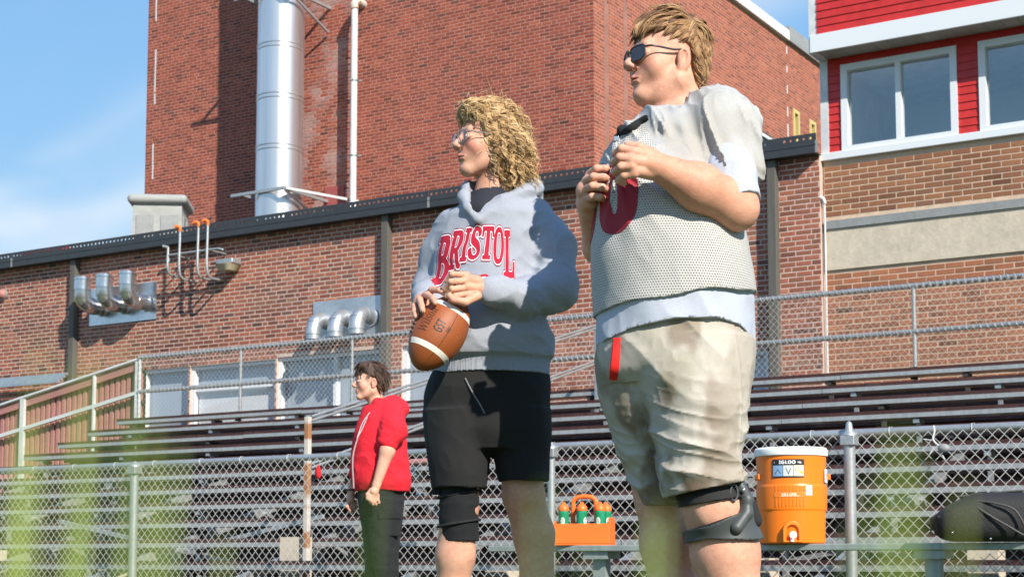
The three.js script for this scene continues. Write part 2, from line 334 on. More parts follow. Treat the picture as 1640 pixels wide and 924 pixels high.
for (const [i, w] of lowWins.entries()) {
  const W = mesh('window', (() => {
    const f = 0.06, z0 = WZ - 0.14, z1 = WZ - 0.05, a = [];
    a.push(bx(w.x0, winY0, z0, w.x0 + f, w.y1, z1), bx(w.x1 - f, winY0, z0, w.x1, w.y1, z1), bx(w.x0 + f, w.y1 - f, z0, w.x1 - f, w.y1, z1), bx(w.x0 + f, winY0, z0, w.x1 - f, winY0 + f, z1));
    for (const m of w.mull) { const x = lerp(w.x0, w.x1, m); a.push(bx(x - 0.035, winY0 + f, z0, x + 0.035, w.y1 - f, z1)); }
    if (w.sash) a.push(bx(w.x0 + f, w.y1 - 0.42, z0 + 0.01, w.x1 - f, w.y1 - 0.37, z1 - 0.01));
    return a.map(inLow);
  })(), M.window_white, low);
  const xs = [w.x0 + 0.06, ...w.mull.flatMap((m) => [lerp(w.x0, w.x1, m) - 0.035, lerp(w.x0, w.x1, m) + 0.035]), w.x1 - 0.06];
  for (let k = 0; k < xs.length; k += 2) mesh('pane', inLow(bx(xs[k], winY0 + 0.06, WZ - 0.105, xs[k + 1], w.y1 - 0.06, WZ - 0.10)), M.window_pane, W);
  mesh('blind', inLow(bx(w.x0 + 0.01, winY0, WZ - 0.20, w.x1 - 0.01, w.y1, WZ - 0.18)), M.blind, W);
  if (w.sash) mesh('white_board', inLow(bx(w.x0 + 0.07, winY0 + 0.06, WZ - 0.16, w.x1 - 0.1, w.y1 - 0.43, WZ - 0.15)), M.window_white, W);
  void i;
}
// dark roof edge with a row of holes near its top
{
  const z1 = WZ + 0.20, fy0 = wy(640, 344.5) + 0.0, fy1 = 5.80, cuts = [-26, -22.05, -18.0, -13.05, -9.9, -7.02];
  for (let k = 0; k < cuts.length - 1; k++) {
    const a = cuts[k] + 0.004, b = cuts[k + 1] - 0.004, sh = new THREE.Shape(); sh.moveTo(a, fy0); sh.lineTo(b, fy0); sh.lineTo(b, fy1); sh.lineTo(a, fy1); sh.closePath();
    const R = rng(50 + k);
    for (let x = a + 0.05; x < b - 0.04; x += 0.0885) { if (R() < 0.06) continue; const h = new THREE.Path(); h.absarc(x, fy1 - 0.062, 0.0185 * (0.8 + 0.3 * R()), 0, Math.PI * 2, true); sh.holes.push(h); }
    const g = new THREE.ExtrudeGeometry(sh, { depth: 0.006, bevelEnabled: false, curveSegments: 6 }); g.translate(0, 0, z1 - 0.006);
    const f = mesh('roof_edge', inLow(g), M.fascia_metal, low); void f;
    mesh('roof_edge_joint', inLow(bx(b - 0.015, fy0 - 0.002, z1 + 0.0005, b + 0.022, fy1 - 0.10, z1 + 0.004)), M.ledge_metal, low);
  }
  mesh('roof_edge_soffit', inLow(bx(-26, fy0 + 0.003, WZ + 0.001, -7.03, fy0 + 0.012, z1 - 0.007)), M.fascia_metal, low);
  mesh('roof_edge_lip', inLow(bx(-26, fy1 - 0.155, z1 + 0.0005, -7.02, fy1 - 0.147, z1 + 0.006)), M.fascia_metal, low);
  for (const x of [wx(122, 430) + 0.02, wx(622, 420), wx(1241, 320)]) mesh('steel_column', inLow(rbx(x - 0.055, 0, WZ + 0.001, x + 0.065, fy0, WZ + 0.125, 0.006, 1)), M.column_paint, low);
}

// ---------------------------------------------------------------- brick tower
const TZ = -25, TX0 = atZ(233, 200, TZ).x, TX1 = -13.6, TY = 12.7;
const tower = thing('brick_tower', 'tall dark red brick tower rising above the low building', 'building', [-19, 0, TZ]);
const inT = (g) => rel(g, -19, 0, TZ);
const tw = { z0: -29.4, z1: -33.75, y0: 8.4, y1: 10.15 };
const slits = [[-34.95, -35.35], [-36.05, -36.45]].map(([a, b]) => ({ z0: a, z1: b, y0: 10.15, y1: 11.15 }));
{
  const g = [];
  g.push(bx(TX0, 0, TZ - 12.5, TX1 - 0.3, TY + 0.35, TZ));                               // body up to the side wall
  // side wall in pieces that leave the window, the slits and the two slots open
  const side = (za, zb, y0, y1, d = 0) => g.push(bx(TX1 - 0.299, y0, Math.min(za, zb), TX1 - d, y1, Math.max(za, zb)));
  side(-25, -25.42, 0, TY); side(-25.42, -25.58, 0, TY, 0.14); side(-25.58, -26.20, 0, TY); side(-26.20, -26.36, 0, TY, 0.14);
  side(-26.36, tw.z0, 0, TY); side(tw.z0, tw.z1, 0, tw.y0); side(tw.z0, tw.z1, tw.y1, TY); side(tw.z1, slits[0].z0, 0, TY);
  for (const s of slits) { side(s.z0, s.z1, 0, s.y0); side(s.z0, s.z1, s.y1, TY); }
  side(slits[0].z1, slits[1].z0, 0, TY); side(slits[1].z1, -37.5, 0, TY);
  mesh('wall', g.map(inT), M.mortar_red, tower);
}
const stain = (c, x, y) => {          // lime bloom and old paint beside the flue
  const near = sstep(-20.9, -20.4, x) * (1 - sstep(-19.6, -19.1, x)), k = near * sstep(0.42, 0.62, fbm(x * 2.2, y * 1.6, 5.5, 4));
  const s2 = sstep(0.5, 0.75, fbm(x * 0.5, y * 0.35, 1.7, 4)) * 0.3;
  return [lerp(c[0] * (1 - s2 * 0.4), 0.50, k * 0.75), lerp(c[1] * (1 - s2 * 0.3), 0.36, k * 0.75), lerp(c[2] * (1 - s2 * 0.2), 0.33, k * 0.75)];
};
const towerFace = brickwork(tower, { o: V(0, 0, TZ), u: X1, n: Z1, rects: [[TX0, TX1, 5.0, 13.0]], colors: towerColors, joint: 0.012, proud: 0.0035, headers: 7, seed: 21, tint: stain, single: 150 });
brickwork(tower, { o: V(TX1, 0, 0), u: ZM, n: X1, rects: [[25.0, 25.42, 5, TY], [25.58, 26.20, 5, TY], [26.36, 37.5, 5, TY]], holes: [[-tw.z0, -tw.z1, tw.y0, tw.y1], ...slits.map((s) => [-s.z0, -s.z1, s.y0, s.y1])], colors: [[0.40, 0.115, 0.058], [0.37, 0.10, 0.052], [0.43, 0.135, 0.07], [0.33, 0.09, 0.052]], joint: 0.012, proud: 0.0035, headers: 7, seed: 23, single: 150 });
brickwork(tower, { o: V(TX1 - 0.14, 0, 0), u: ZM, n: X1, rects: [[25.42, 25.58, 5, TY], [26.20, 26.36, 5, TY]], colors: towerColors, joint: 0.012, proud: 0.0035, headers: 0, seed: 25, single: 0 });
void towerFace;
mesh('coping', inT(bx(TX1 - 0.4, TY + 0.001, -34.6, TX1 + 0.10, TY + 0.24, -25.2)), M.white_paint, tower);
mesh('coping', inT(bx(TX1 - 0.4, TY + 0.001, -37.5, TX1 + 0.10, TY + 0.36, -34.61)), M.ledge_metal, tower);  // far stretch of the coping, its shadow put into the grey colour
mesh('coping', inT(bx(TX0 - 0.05, 13.051, TZ - 12.5, TX1 - 0.41, 13.25, TZ + 0.05)), M.white_paint, tower);
{ // window in the side wall
  const f = 0.09, x0 = TX1 - 0.12, x1 = TX1 - 0.03, a = tw.z1, b = tw.z0;
  const W = mesh('window', [bx(x0, tw.y0, a, x1, tw.y1, a + f), bx(x0, tw.y0, b - f, x1, tw.y1, b), bx(x0, tw.y1 - f, a + f, x1, tw.y1, b - f), bx(x0, tw.y0, a + f, x1, tw.y0 + f, b - f), bx(x0, tw.y0 + f, (a + b) / 2 - 0.05, x1, tw.y1 - f, (a + b) / 2 + 0.05)].map(inT), M.window_white, tower);
  for (const [c, d] of [[a + f, (a + b) / 2 - 0.05], [(a + b) / 2 + 0.05, b - f]]) mesh('pane', inT(bx(x0 + 0.03, tw.y0 + f, c, x0 + 0.04, tw.y1 - f, d)), M.dark_glass, W);
  std('yellow_paint', [0.52, 0.41, 0.16], 0.6);
  for (const s of slits) {
    const w2 = mesh('window', [bx(TX1 - 0.1, s.y0, s.z1, TX1 + 0.03, s.y1, s.z1 + 0.09), bx(TX1 - 0.1, s.y0, s.z0 - 0.09, TX1 + 0.03, s.y1, s.z0), bx(TX1 - 0.1, s.y1 - 0.09, s.z1 + 0.09, TX1 + 0.03, s.y1, s.z0 - 0.09), bx(TX1 - 0.1, s.y0, s.z1 + 0.09, TX1 + 0.05, s.y0 + 0.28, s.z0 - 0.09)].map(inT), M.yellow_paint, tower);
    mesh('pane', inT(bx(TX1 - 0.1, s.y0 + 0.28, s.z1 + 0.09, TX1 - 0.09, s.y1 - 0.09, s.z0 - 0.09)), M.dark_glass, w2);
  }
}
{ // ragged pale sealant in the movement joint near the left corner, and in the joint on the side wall
  const R = rng(88);
  for (let y = 6; y < 12.9;) { const h = 0.25 + R() * 0.9, x = TX0 + 0.24 + (R() - 0.5) * 0.03; if (R() < 0.75) mesh('sealant_strip', inT(barGeo(V(x, y, TZ + 0.004), V(x + (R() - 0.5) * 0.02, y + h, TZ + 0.004), 0.035, 0.012)), M.white_paint, tower); y += h + 0.03; }
  for (let y = 7; y < 12.6;) { const h = 0.15 + R() * 0.3; mesh('sealant_strip', inT(barGeo(V(TX1 + 0.004, y, -34.62), V(TX1 + 0.004, y + h, -34.62), 0.012, 0.05)), M.white_paint, tower); y += h + 0.12 + R() * 0.2; }
}

// ---------------------------------------------------------------- steel flue on the tower
const FX = atZ(447.5, 200, -24.1).x, FZ = -24.1, FR = 0.475;
const flue = thing('steel_flue', 'wide shiny round steel flue standing against the brick tower', 'flue', [FX, 5.6, FZ]);
{
  const h = 8.1;
  mesh('duct', lathe([[FR, -0.1], [FR, h]], 64), M.flue_steel, flue);
  mesh('top_bend', tubeGeo(sm([[0, h, 0], [0, h + 0.5, 0], [0.0, h + 1.2, -0.35], [0, h + 1.8, -1.1]], 12), FR, 40), M.flue_steel, flue);
  for (const py of [68, 150, 232]) { const y = atZ(447, py, FZ + FR).y - 5.6; for (const e of [0, 0.085]) mesh('band', lathe([[FR, y + e - 0.022], [FR + 0.012, y + e - 0.012], [FR + 0.012, y + e + 0.012], [FR, y + e + 0.022]], 64), M.flue_steel, flue); }
  for (const py of [305, -14]) {
    const y = atZ(447, py, FZ + FR).y - 5.6, w = FR + 0.05, zb = TZ - FZ + 0.01, br = mesh('wall_bracket', [bx(-w - 0.28, y, FR + 0.015, w + 0.05, y + 0.06, FR + 0.06), bx(w, y, zb, w + 0.05, y + 0.06, FR + 0.014), bx(-w - 0.05, y, zb, -w, y + 0.06, FR + 0.014)], M.galvanised, flue);
    mesh('strut', [barGeo(V(w + 0.03, y, FR), V(w + 0.03, y - 0.5, zb + 0.06), 0.04, 0.04), ...(py > 0 ? [barGeo(V(w + 0.05, y + 0.03, FR), V(w + 0.85, y - 0.08, zb + 0.06), 0.05, 0.05)] : [])], M.galvanised, br);
  }
}
// white drain pipe on the tower
{
  const x = atZ(566, 180, -24.7).x, z = -24.7, y0 = 5.5, y1 = atZ(568, 14, z).y;
  const p = thing('drain_pipe', 'thin white vertical pipe on the brick tower between flue and corner', 'pipe', [x, y0, z]);
  mesh('pipe', tubeGeo([V(0, 0, 0), V(0, y1 - y0, 0)], 0.068, 16), M.white_paint, p);
  mesh('elbow', tubeGeo(sm([[0, y1 - y0 + 0.002, 0], [0, y1 - y0 + 0.1, 0], [0, y1 - y0 + 0.18, -0.1], [0, y1 - y0 + 0.18, -0.3]], 10), 0.085, 14), M.rust_white, p);
  for (const py of [130, 250]) { const y = atZ(566, py, z).y - y0; mesh('clamp', [bx(-0.14, y, -0.02, 0.14, y + 0.035, 0.0).translate(0, 0, -0.07), lathe([[0.069, y - 0.005], [0.082, y], [0.082, y + 0.035], [0.069, y + 0.04]], 16)], M.galvanised, p); }
}
// red patch panel at the foot of the flue
{ const a = atZ(520, 300, TZ + 0.012), b = atZ(551, 330, TZ + 0.012); const p = mesh('red_wall_panel', rel(rbx(a.x, b.y, TZ + 0.006, b.x, a.y, TZ + 0.03, 0.006, 1), (a.x + b.x) / 2, b.y, TZ), std('faded_red', [0.42, 0.10, 0.09], 0.8, { map: scaled(blotchT, 2) }), scene, [(a.x + b.x) / 2, b.y, TZ]); tag(p, 'small faded red panel low on the tower wall beside the flue', 'panel'); }

// ---------------------------------------------------------------- things on the low roof
{
  const z = -20.6, a = atZ(198, 330, z), b = atZ(296, 330, z), top = atZ(283, 312, z).y, w = (b.x - a.x) * 0.72;
  const u = thing('rooftop_unit', 'grey metal ventilation box with rounded lid on the low roof', 'rooftop unit', [(a.x + b.x) / 2 - 0.12, 5.52, z - 0.3]);
  const h = top - 5.52 - 0.12;
  const bodyG = new THREE.CylinderGeometry(w * 0.5 * 1.12, w * 0.5 * 1.22, h, 4, 1); bodyG.rotateY(Math.PI / 4 + 0.62); bodyG.translate(0, h / 2, 0);
  mesh('cabinet', bodyG.toNonIndexed(), Object.assign(M.unit_grey.clone(), { flatShading: true, name: 'unit_body' }), u);
  const lid = new RoundedBoxGeometry(w * 0.98, 0.17, w * 0.98, 3, 0.08); lid.rotateY(0.62); lid.translate(0, h + 0.08, 0); mesh('lid', lid, M.unit_grey, u);
  for (const s of [-1, 1]) { const g = new THREE.BoxGeometry(w * 0.28, h * 0.62, 0.02); g.translate(s * w * 0.2, h * 0.52, w * 0.418); g.rotateX(0.0); g.rotateY(0.62); mesh('louvre_panel', g, M.ledge_metal, u); const g2 = new THREE.BoxGeometry(0.02, h * 0.62, w * 0.28); g2.translate(w * 0.418, h * 0.52, s * w * 0.2); g2.rotateY(0.62); mesh('louvre_panel', g2, M.ledge_metal, u); }
  const z2 = -19.9, c = atZ(33, 398, z2), d = atZ(96, 392, z2);
  const hb = thing('roof_hatch', 'low red box showing over the dark roof edge against the sky', 'roof box', [c.x, 5.52, z2 - 0.6]);
  mesh('body', bx(0, 0, 0, d.x - c.x, d.y - 5.60, 0.6), M.red_siding, hb); mesh('lid', bx(-0.03, d.y - 5.60, -0.03, d.x - c.x + 0.03, d.y - 5.54, 0.63), M.red_siding, hb);
}
// ---------------------------------------------------------------- ducts, pipes and lamps on the wall
function elbowBank(name, label, plate, bases, path, r, mat, capR, plateMat) {
  const [pa, pb] = plate.map(([x, y]) => atZ(x, y, WZ + 0.02)), t = thing(name, label, 'vent', [(pa.x + pb.x) / 2, pb.y, WZ]);
  const o = t.position;
  mesh('plate', rbx(pa.x - o.x, 0, 0.008, pb.x - o.x, pa.y - pb.y, 0.022, 0.004, 1), plateMat, t);
  for (const [px, py] of bases) {
    const b = atZ(px, py, WZ + 0.02).sub(o), pts = sm(path.map((p) => V(b.x + p[0], b.y + p[1], p[2])), 20);
    const e = mesh('elbow', tubeGeo(pts, r, 28), mat, t);
    const q = pts.length - 1, dir = pts[q].clone().sub(pts[q - 1]).normalize(), end = pts[q];
    for (const [k, d] of [[0.32, 0.012], [0.62, 0.012], [0.86, 0.014]]) { const i = Math.round(k * q), c = pts[i], dd = pts[Math.min(q, i + 1)].clone().sub(pts[Math.max(0, i - 1)]).normalize(); mesh('seam', tubeGeo([c.clone().addScaledVector(dd, -0.013), c.clone().addScaledVector(dd, 0.013)], r + d * 0.6, 28), mat, e); }
    mesh('flange', tubeGeo([V(b.x, b.y, 0.023), V(b.x, b.y, 0.05)], r + 0.03, 28), mat, e);
    if (capR) { mesh('collar', tubeGeo([end.clone().addScaledVector(dir, -0.17), end.clone().addScaledVector(dir, 0.002)], capR, 28), mat, e); mesh('cap', tubeGeo([end.clone().addScaledVector(dir, 0.004), end.clone().addScaledVector(dir, 0.03), end.clone().addScaledVector(dir, 0.06)], [capR + 0.012, capR + 0.012, capR * 0.8], 28), mat, e); }
  }
  return t;
}
elbowBank('duct_bank', 'three shiny steel duct elbows turned upwards on a wall plate at left', [[143, 464], [249, 511]], [[232, 484], [195, 488], [160, 492]], [[0, 0, 0.02], [-0.01, -0.015, 0.22], [-0.02, 0.06, 0.38], [-0.02, 0.24, 0.42], [-0.02, 0.40, 0.42]], 0.135, M.bright_steel, 0.145, M.bright_steel);
elbowBank('duct_bank', 'three pale zinc duct elbows turned downwards on a wall plate beside the column', [[501, 484], [613, 537]], [[594, 508], [560, 513], [525, 517]], [[0, 0, 0.02], [0, 0.02, 0.16], [0, -0.02, 0.31], [0, -0.16, 0.38], [0, -0.30, 0.38]], 0.118, M.zinc_sheet, 0, M.zinc_sheet);
{ // rack of upright pipes
  const z = WZ + 0.42, P = (x, y) => atZ(x, y, z), b0 = P(268, 440), o = V(P(305, 440).x, b0.y, WZ);
  const t = thing('pipe_rack', 'rack of thin galvanised vent pipes with orange caps on the brick wall', 'pipes', o.toArray());
  const L = (p) => p.clone().sub(o);
  const sp = [[268, 396, 437], [287, 371, 443], [316.5, 364, 441], [331.5, 361, 441]];
  sp.forEach(([x, y0, y1], i) => {
    const a = L(P(x, y1)), e = L(P(x + 0.5, y0)); const pipe = mesh('pipe', tubeGeo(sm([[a.x, a.y - 0.02, 0.005], [a.x, a.y - 0.02, a.z - 0.06], [a.x, a.y + 0.05, a.z], [e.x, e.y, a.z]], 18), 0.021, 10), M.galvanised, t);
    if (i) { const g = tubeGeo(sm([[e.x, e.y, a.z], [e.x, e.y + 0.05, a.z], [e.x - 0.015, e.y + 0.075, a.z + 0.01], [e.x - 0.05, e.y + 0.085, a.z + 0.03], [e.x - 0.075, e.y + 0.07, a.z + 0.04]], 14), 0.029, 12); mesh('orange_cap', g, M.orange_cap, pipe); }
    else mesh('end', tubeGeo([e, e.clone().add(V(-0.09, 0.02, 0.03))], 0.024, 10), M.galvanised, pipe);
    mesh('joint', tubeGeo([V(e.x, lerp(a.y, e.y, 0.5) - 0.03, a.z), V(e.x, lerp(a.y, e.y, 0.5) + 0.03, a.z)], 0.032, 10), M.galvanised, pipe);
  });
  const r0 = L(P(268, 409)), r1 = L(P(349, 398)); mesh('cross_pipe', tubeGeo([r0, r1, r1.clone().add(V(0.06, -0.02, -0.05))], 0.02, 10), M.galvanised, t);
  mesh('wall_arm', [seg(V(r1.x - 0.2, r1.y, r1.z), V(r1.x - 0.2, r1.y, 0.004), 0.014), seg(V(r0.x + 0.1, r0.y, r0.z), V(r0.x + 0.1, r0.y, 0.004), 0.014)], M.galvanised, t);
}
{ // wall lamp
  const a = atZ(352, 436, WZ + 0.12), b = atZ(379, 414, WZ + 0.12), t = thing('wall_lamp', 'small square yellowish wall lamp beside the pipe rack', 'lamp', [(a.x + b.x) / 2, a.y, WZ]);
  const w = (b.x - a.x) / 2, h = b.y - a.y;
  mesh('housing', rbx(-w, h * 0.55, 0.008, w, h, 0.24, 0.02), M.zinc_sheet, t);
  const g = new THREE.CylinderGeometry(w * 1.25, w * 0.9, h * 0.54, 4); g.rotateY(Math.PI / 4); g.translate(0, h * 0.27, 0.125); mesh('lens', g.toNonIndexed(), M.lamp_plastic, t);
  const c = atZ(-2, 470, WZ + 0.1); const d = thing('wall_bell', 'small round pinkish dome on the brick wall at the frame edge', 'bell', [c.x, c.y, WZ]);
  const dm = new THREE.SphereGeometry(0.09, 20, 10, 0, Math.PI * 2, 0, Math.PI / 2); dm.rotateX(Math.PI / 2); dm.translate(0, 0, 0.04); mesh('dome', dm, M.maroon_sun, d); mesh('backplate', tubeGeo([V(0, 0, 0.006), V(0, 0, 0.039)], 0.10, 20), M.ledge_metal, d);
  const j = atZ(114, 524, WZ + 0.05); mesh('junction_box', rbx(-0.04, 0, 0.008, 0.04, 0.09, 0.07, 0.008, 1), M.white_paint, scene, [j.x, j.y, WZ]);
  tag(scene.children[scene.children.length - 1], 'tiny pale junction box beside the steel column near duct elbows', 'box');
}

// ---------------------------------------------------------------- press box with red siding
const BZ = -19.16, BX0 = -7.045, BX1 = -2.2;
const booth = thing('press_box', 'press box with red siding and white windows over tan brick', 'building', [-5, 0, BZ]);
const inB = (g) => rel(g, -5, 0, BZ);
{
  const by = (x, y) => atZ(x, y, BZ).y, bxx = (x, y) => atZ(x, y, BZ).x;
  const sillY = by(1312, 260.5), sillT = sillY + 0.10, ledge1 = by(1314, 357), ledge0 = by(1314, 370), band0 = by(1316, 435);
  mesh('wall', [bx(BX0, 0, BZ - 0.3, BX1, sillY, BZ), bx(BX1 - 0.3, 0, BZ - 4, BX1, 8.6, BZ - 0.301), bx(BX0, 0, BZ - 4, BX0 + 0.25, 8.6, BZ - 0.301), bx(BX0 + 0.26, 0, BZ - 4, BX1 - 0.31, 8.6, BZ - 3.8)].map(inB), M.mortar_tan, booth);
  brickwork(booth, { o: V(0, 0, BZ), u: X1, n: Z1, rects: [[BX0 + 0.01, BX1, ledge1, sillY - 0.005]], course: 0.0742, len: 0.226, joint: 0.013, colors: brownColors, headers: 0, seed: 31, single: 150 });
  brickwork(booth, { o: V(0, 0, BZ), u: X1, n: Z1, rects: [[BX0 + 0.01, BX1, 0.6, band0 - 0.004]], course: 0.0742, len: 0.226, joint: 0.013, colors: [[0.42, 0.16, 0.08], [0.39, 0.145, 0.075], [0.45, 0.18, 0.09], [0.33, 0.13, 0.07], [0.28, 0.135, 0.08]], headers: 6, seed: 33, single: 150 });
  mesh('concrete_band', inB(bx(BX0 + 0.01, band0, BZ + 0.003, BX1, ledge0, BZ + 0.03)), M.concrete, booth);
  mesh('ledge', inB(bx(BX0 + 0.01, ledge0 + 0.001, BZ + 0.003, BX1, ledge1, BZ + 0.055)), M.ledge_metal, booth);
  mesh('sill', inB(rbx(BX0 - 0.02, sillY, BZ - 0.1, BX1, sillT, BZ + 0.06, 0.008, 1)), M.window_white, booth);
  const soff = by(1480, 68), wins = [[bxx(1349, 170), bxx(1535, 140)], [bxx(1570, 140), bxx(1760, 120)]], wb = sillT + 0.001, wt = by(1442, 89);
  // boards: bottom edge proud, top edge tucked behind the next
  const board = (x0, x1, y, h, z, name = 'siding_board') => {
    const g = new THREE.BufferGeometry(), p = [[0, 0], [0.016, 0], [0.018, 0.004], [0.006, h + 0.006], [0, h + 0.006]], pos = [], nn = p.length;
    for (let i = 0; i < nn; i++) { const a = p[i], b = p[(i + 1) % nn]; for (const q of [[x0, a], [x1, b], [x1, a], [x0, a], [x0, b], [x1, b]]) pos.push(q[0] + 5, y + q[1][1], z + q[1][0] - BZ); }
    for (const [x, fl] of [[x0, 1], [x1, -1]]) for (let i = 1; i < nn - 1; i++) { const t = [p[0], p[i], p[i + 1]]; if (fl < 0) t.reverse(); for (const q of t) pos.push(x + 5, y + q[1], z + q[0] - BZ); }
    g.setAttribute('position', new THREE.Float32BufferAttribute(pos, 3)); g.computeVertexNormals(); const uv = []; for (let i = 0; i < pos.length; i += 3) uv.push(pos[i] + y * 3.7, pos[i + 1]); g.setAttribute('uv', new THREE.Float32BufferAttribute(uv, 2));
    const m = mesh(name, g, Object.assign(M.red_siding, { side: THREE.DoubleSide }), booth); m.userData.label = 'red siding board'; return m;
  };
  mesh('sheathing', [bx(BX0 + 0.26, wb, BZ - 0.28, wins[0][0], soff, BZ - 0.002), bx(wins[0][1], wb, BZ - 0.28, wins[1][0], soff, BZ - 0.002), bx(wins[0][0], wt, BZ - 0.28, wins[0][1], soff, BZ - 0.002), bx(wins[1][0], wt, BZ - 0.28, wins[1][1], soff, BZ - 0.002), bx(wins[1][1], wb, BZ - 0.28, BX1 - 0.31, soff, BZ - 0.002), bx(BX0, sillT + 0.001, BZ - 0.28, BX0 + 0.259, soff, BZ - 0.002)].map(inB), M.dark_room, booth);
  const bh = 0.101;
  for (let y = wb; y < soff - 0.02; y += bh) {
    const h = Math.min(bh, soff - y - 0.012), inWin = y < wt - 0.02;
    const runs = inWin ? [[BX0 + 0.09, wins[0][0] - 0.001], [wins[0][1] + 0.001, wins[1][0] - 0.001], [wins[1][1] + 0.001, BX1]] : [[BX0 + 0.09, BX1]];
    for (const [a, b] of runs) board(a, b, y, h, BZ);
    if (inWin && y + bh > wt - 0.02) for (const [a, b] of wins) board(a, b, wt + 0.001, y + h - wt, BZ);
  }
  mesh('corner_trim', inB(bx(BX0 - 0.015, sillT, BZ - 0.1, BX0 + 0.088, soff, BZ + 0.03)), M.white_paint, booth);
  for (const [a, b] of wins) {
    const f = 0.085, z0 = BZ - 0.12, z1 = BZ + 0.035, mid = (a + b) / 2;
    const W = mesh('window', [bx(a, wb, z0, a + f, wt, z1), bx(b - f, wb, z0, b, wt, z1), bx(a + f, wt - f, z0, b - f, wt, z1), bx(a + f, wb, z0, b - f, wb + 0.06, z1)].map(inB), M.window_white, booth);
    mesh('mullion', inB(bx(mid - 0.035, wb + 0.061, z0 + 0.01, mid + 0.035, wt - f, z1 - 0.015)), M.window_white, W);
    for (const [c, d] of [[a + f, mid - 0.035], [mid + 0.035, b - f]]) mesh('pane', inB(bx(c, wb + 0.06, BZ - 0.05, d, wt - f, BZ - 0.044)), M.double_pane, W);
  }
  // the room behind the glass
  mesh('room', [bx(BX0 + 0.26, wb - 0.12, BZ - 3.78, BX1 - 0.31, wb - 0.02, BZ - 0.31), bx(BX0 + 0.26, wb, BZ - 2.4, BX1 - 0.31, 7.5, BZ - 2.3)].map(inB), std('room_paint', [0.60, 0.66, 0.70], 0.9), booth);
  mesh('ceiling', inB(bx(BX0 + 0.26, wt + 0.02, BZ - 2.29, BX1 - 0.31, wt + 0.08, BZ - 0.285)), M.white_paint, booth);
  // jettied storey above
  const oz = -18.75, f1 = atZ(1300, 57.6, oz).y, ox = atZ(1298.5, 60, oz).x;
  mesh('soffit', inB(bx(ox + 0.004, soff - 0.012, BZ - 0.1, BX1, soff, oz - 0.004)), M.soffit, booth);
  for (let x = ox + 0.18; x < BX1; x += 0.2) mesh('soffit_groove', inB(bx(x, soff - 0.016, BZ + 0.02, x + 0.012, soff - 0.0125, oz - 0.03)), M.ledge_metal, booth);
  mesh('fascia_board', inB(rbx(ox, soff - 0.03, oz, BX1, f1, oz + 0.03, 0.006, 1)), M.window_white, booth);
  for (let y = f1 + 0.002; y < 8.6; y += bh) board(ox + 0.09, BX1, y, bh, oz - 0.005);
  mesh('corner_trim', inB(bx(ox - 0.02, soff - 0.03, oz - 0.5, ox + 0.088, 8.65, oz - 0.002)), M.white_paint, booth);
  mesh('upper_wall', inB(bx(ox + 0.001, soff + 0.001, BZ - 3.7, BX1, 8.6, oz - 0.006)).translate(0, 0, 0), M.maroon_paint, booth);
  // downpipe in the inner corner
  const dp = thing('downpipe', 'thin white downpipe between the red brick and tan brick walls', 'pipe', [-7.075 + 0.06, 0, BZ + 0.07]);
  mesh('pipe', tubeGeo([V(0, 0.2, 0), V(0, by(1311, 330), 0)], 0.014, 10), M.white_paint, dp);
  mesh('bend', tubeGeo(sm([[0, by(1311, 330), 0], [-0.01, by(1311, 330) + 0.06, 0.02], [-0.05, by(1311, 330) + 0.09, 0.02]], 8), 0.028, 10), M.white_paint, dp);
}

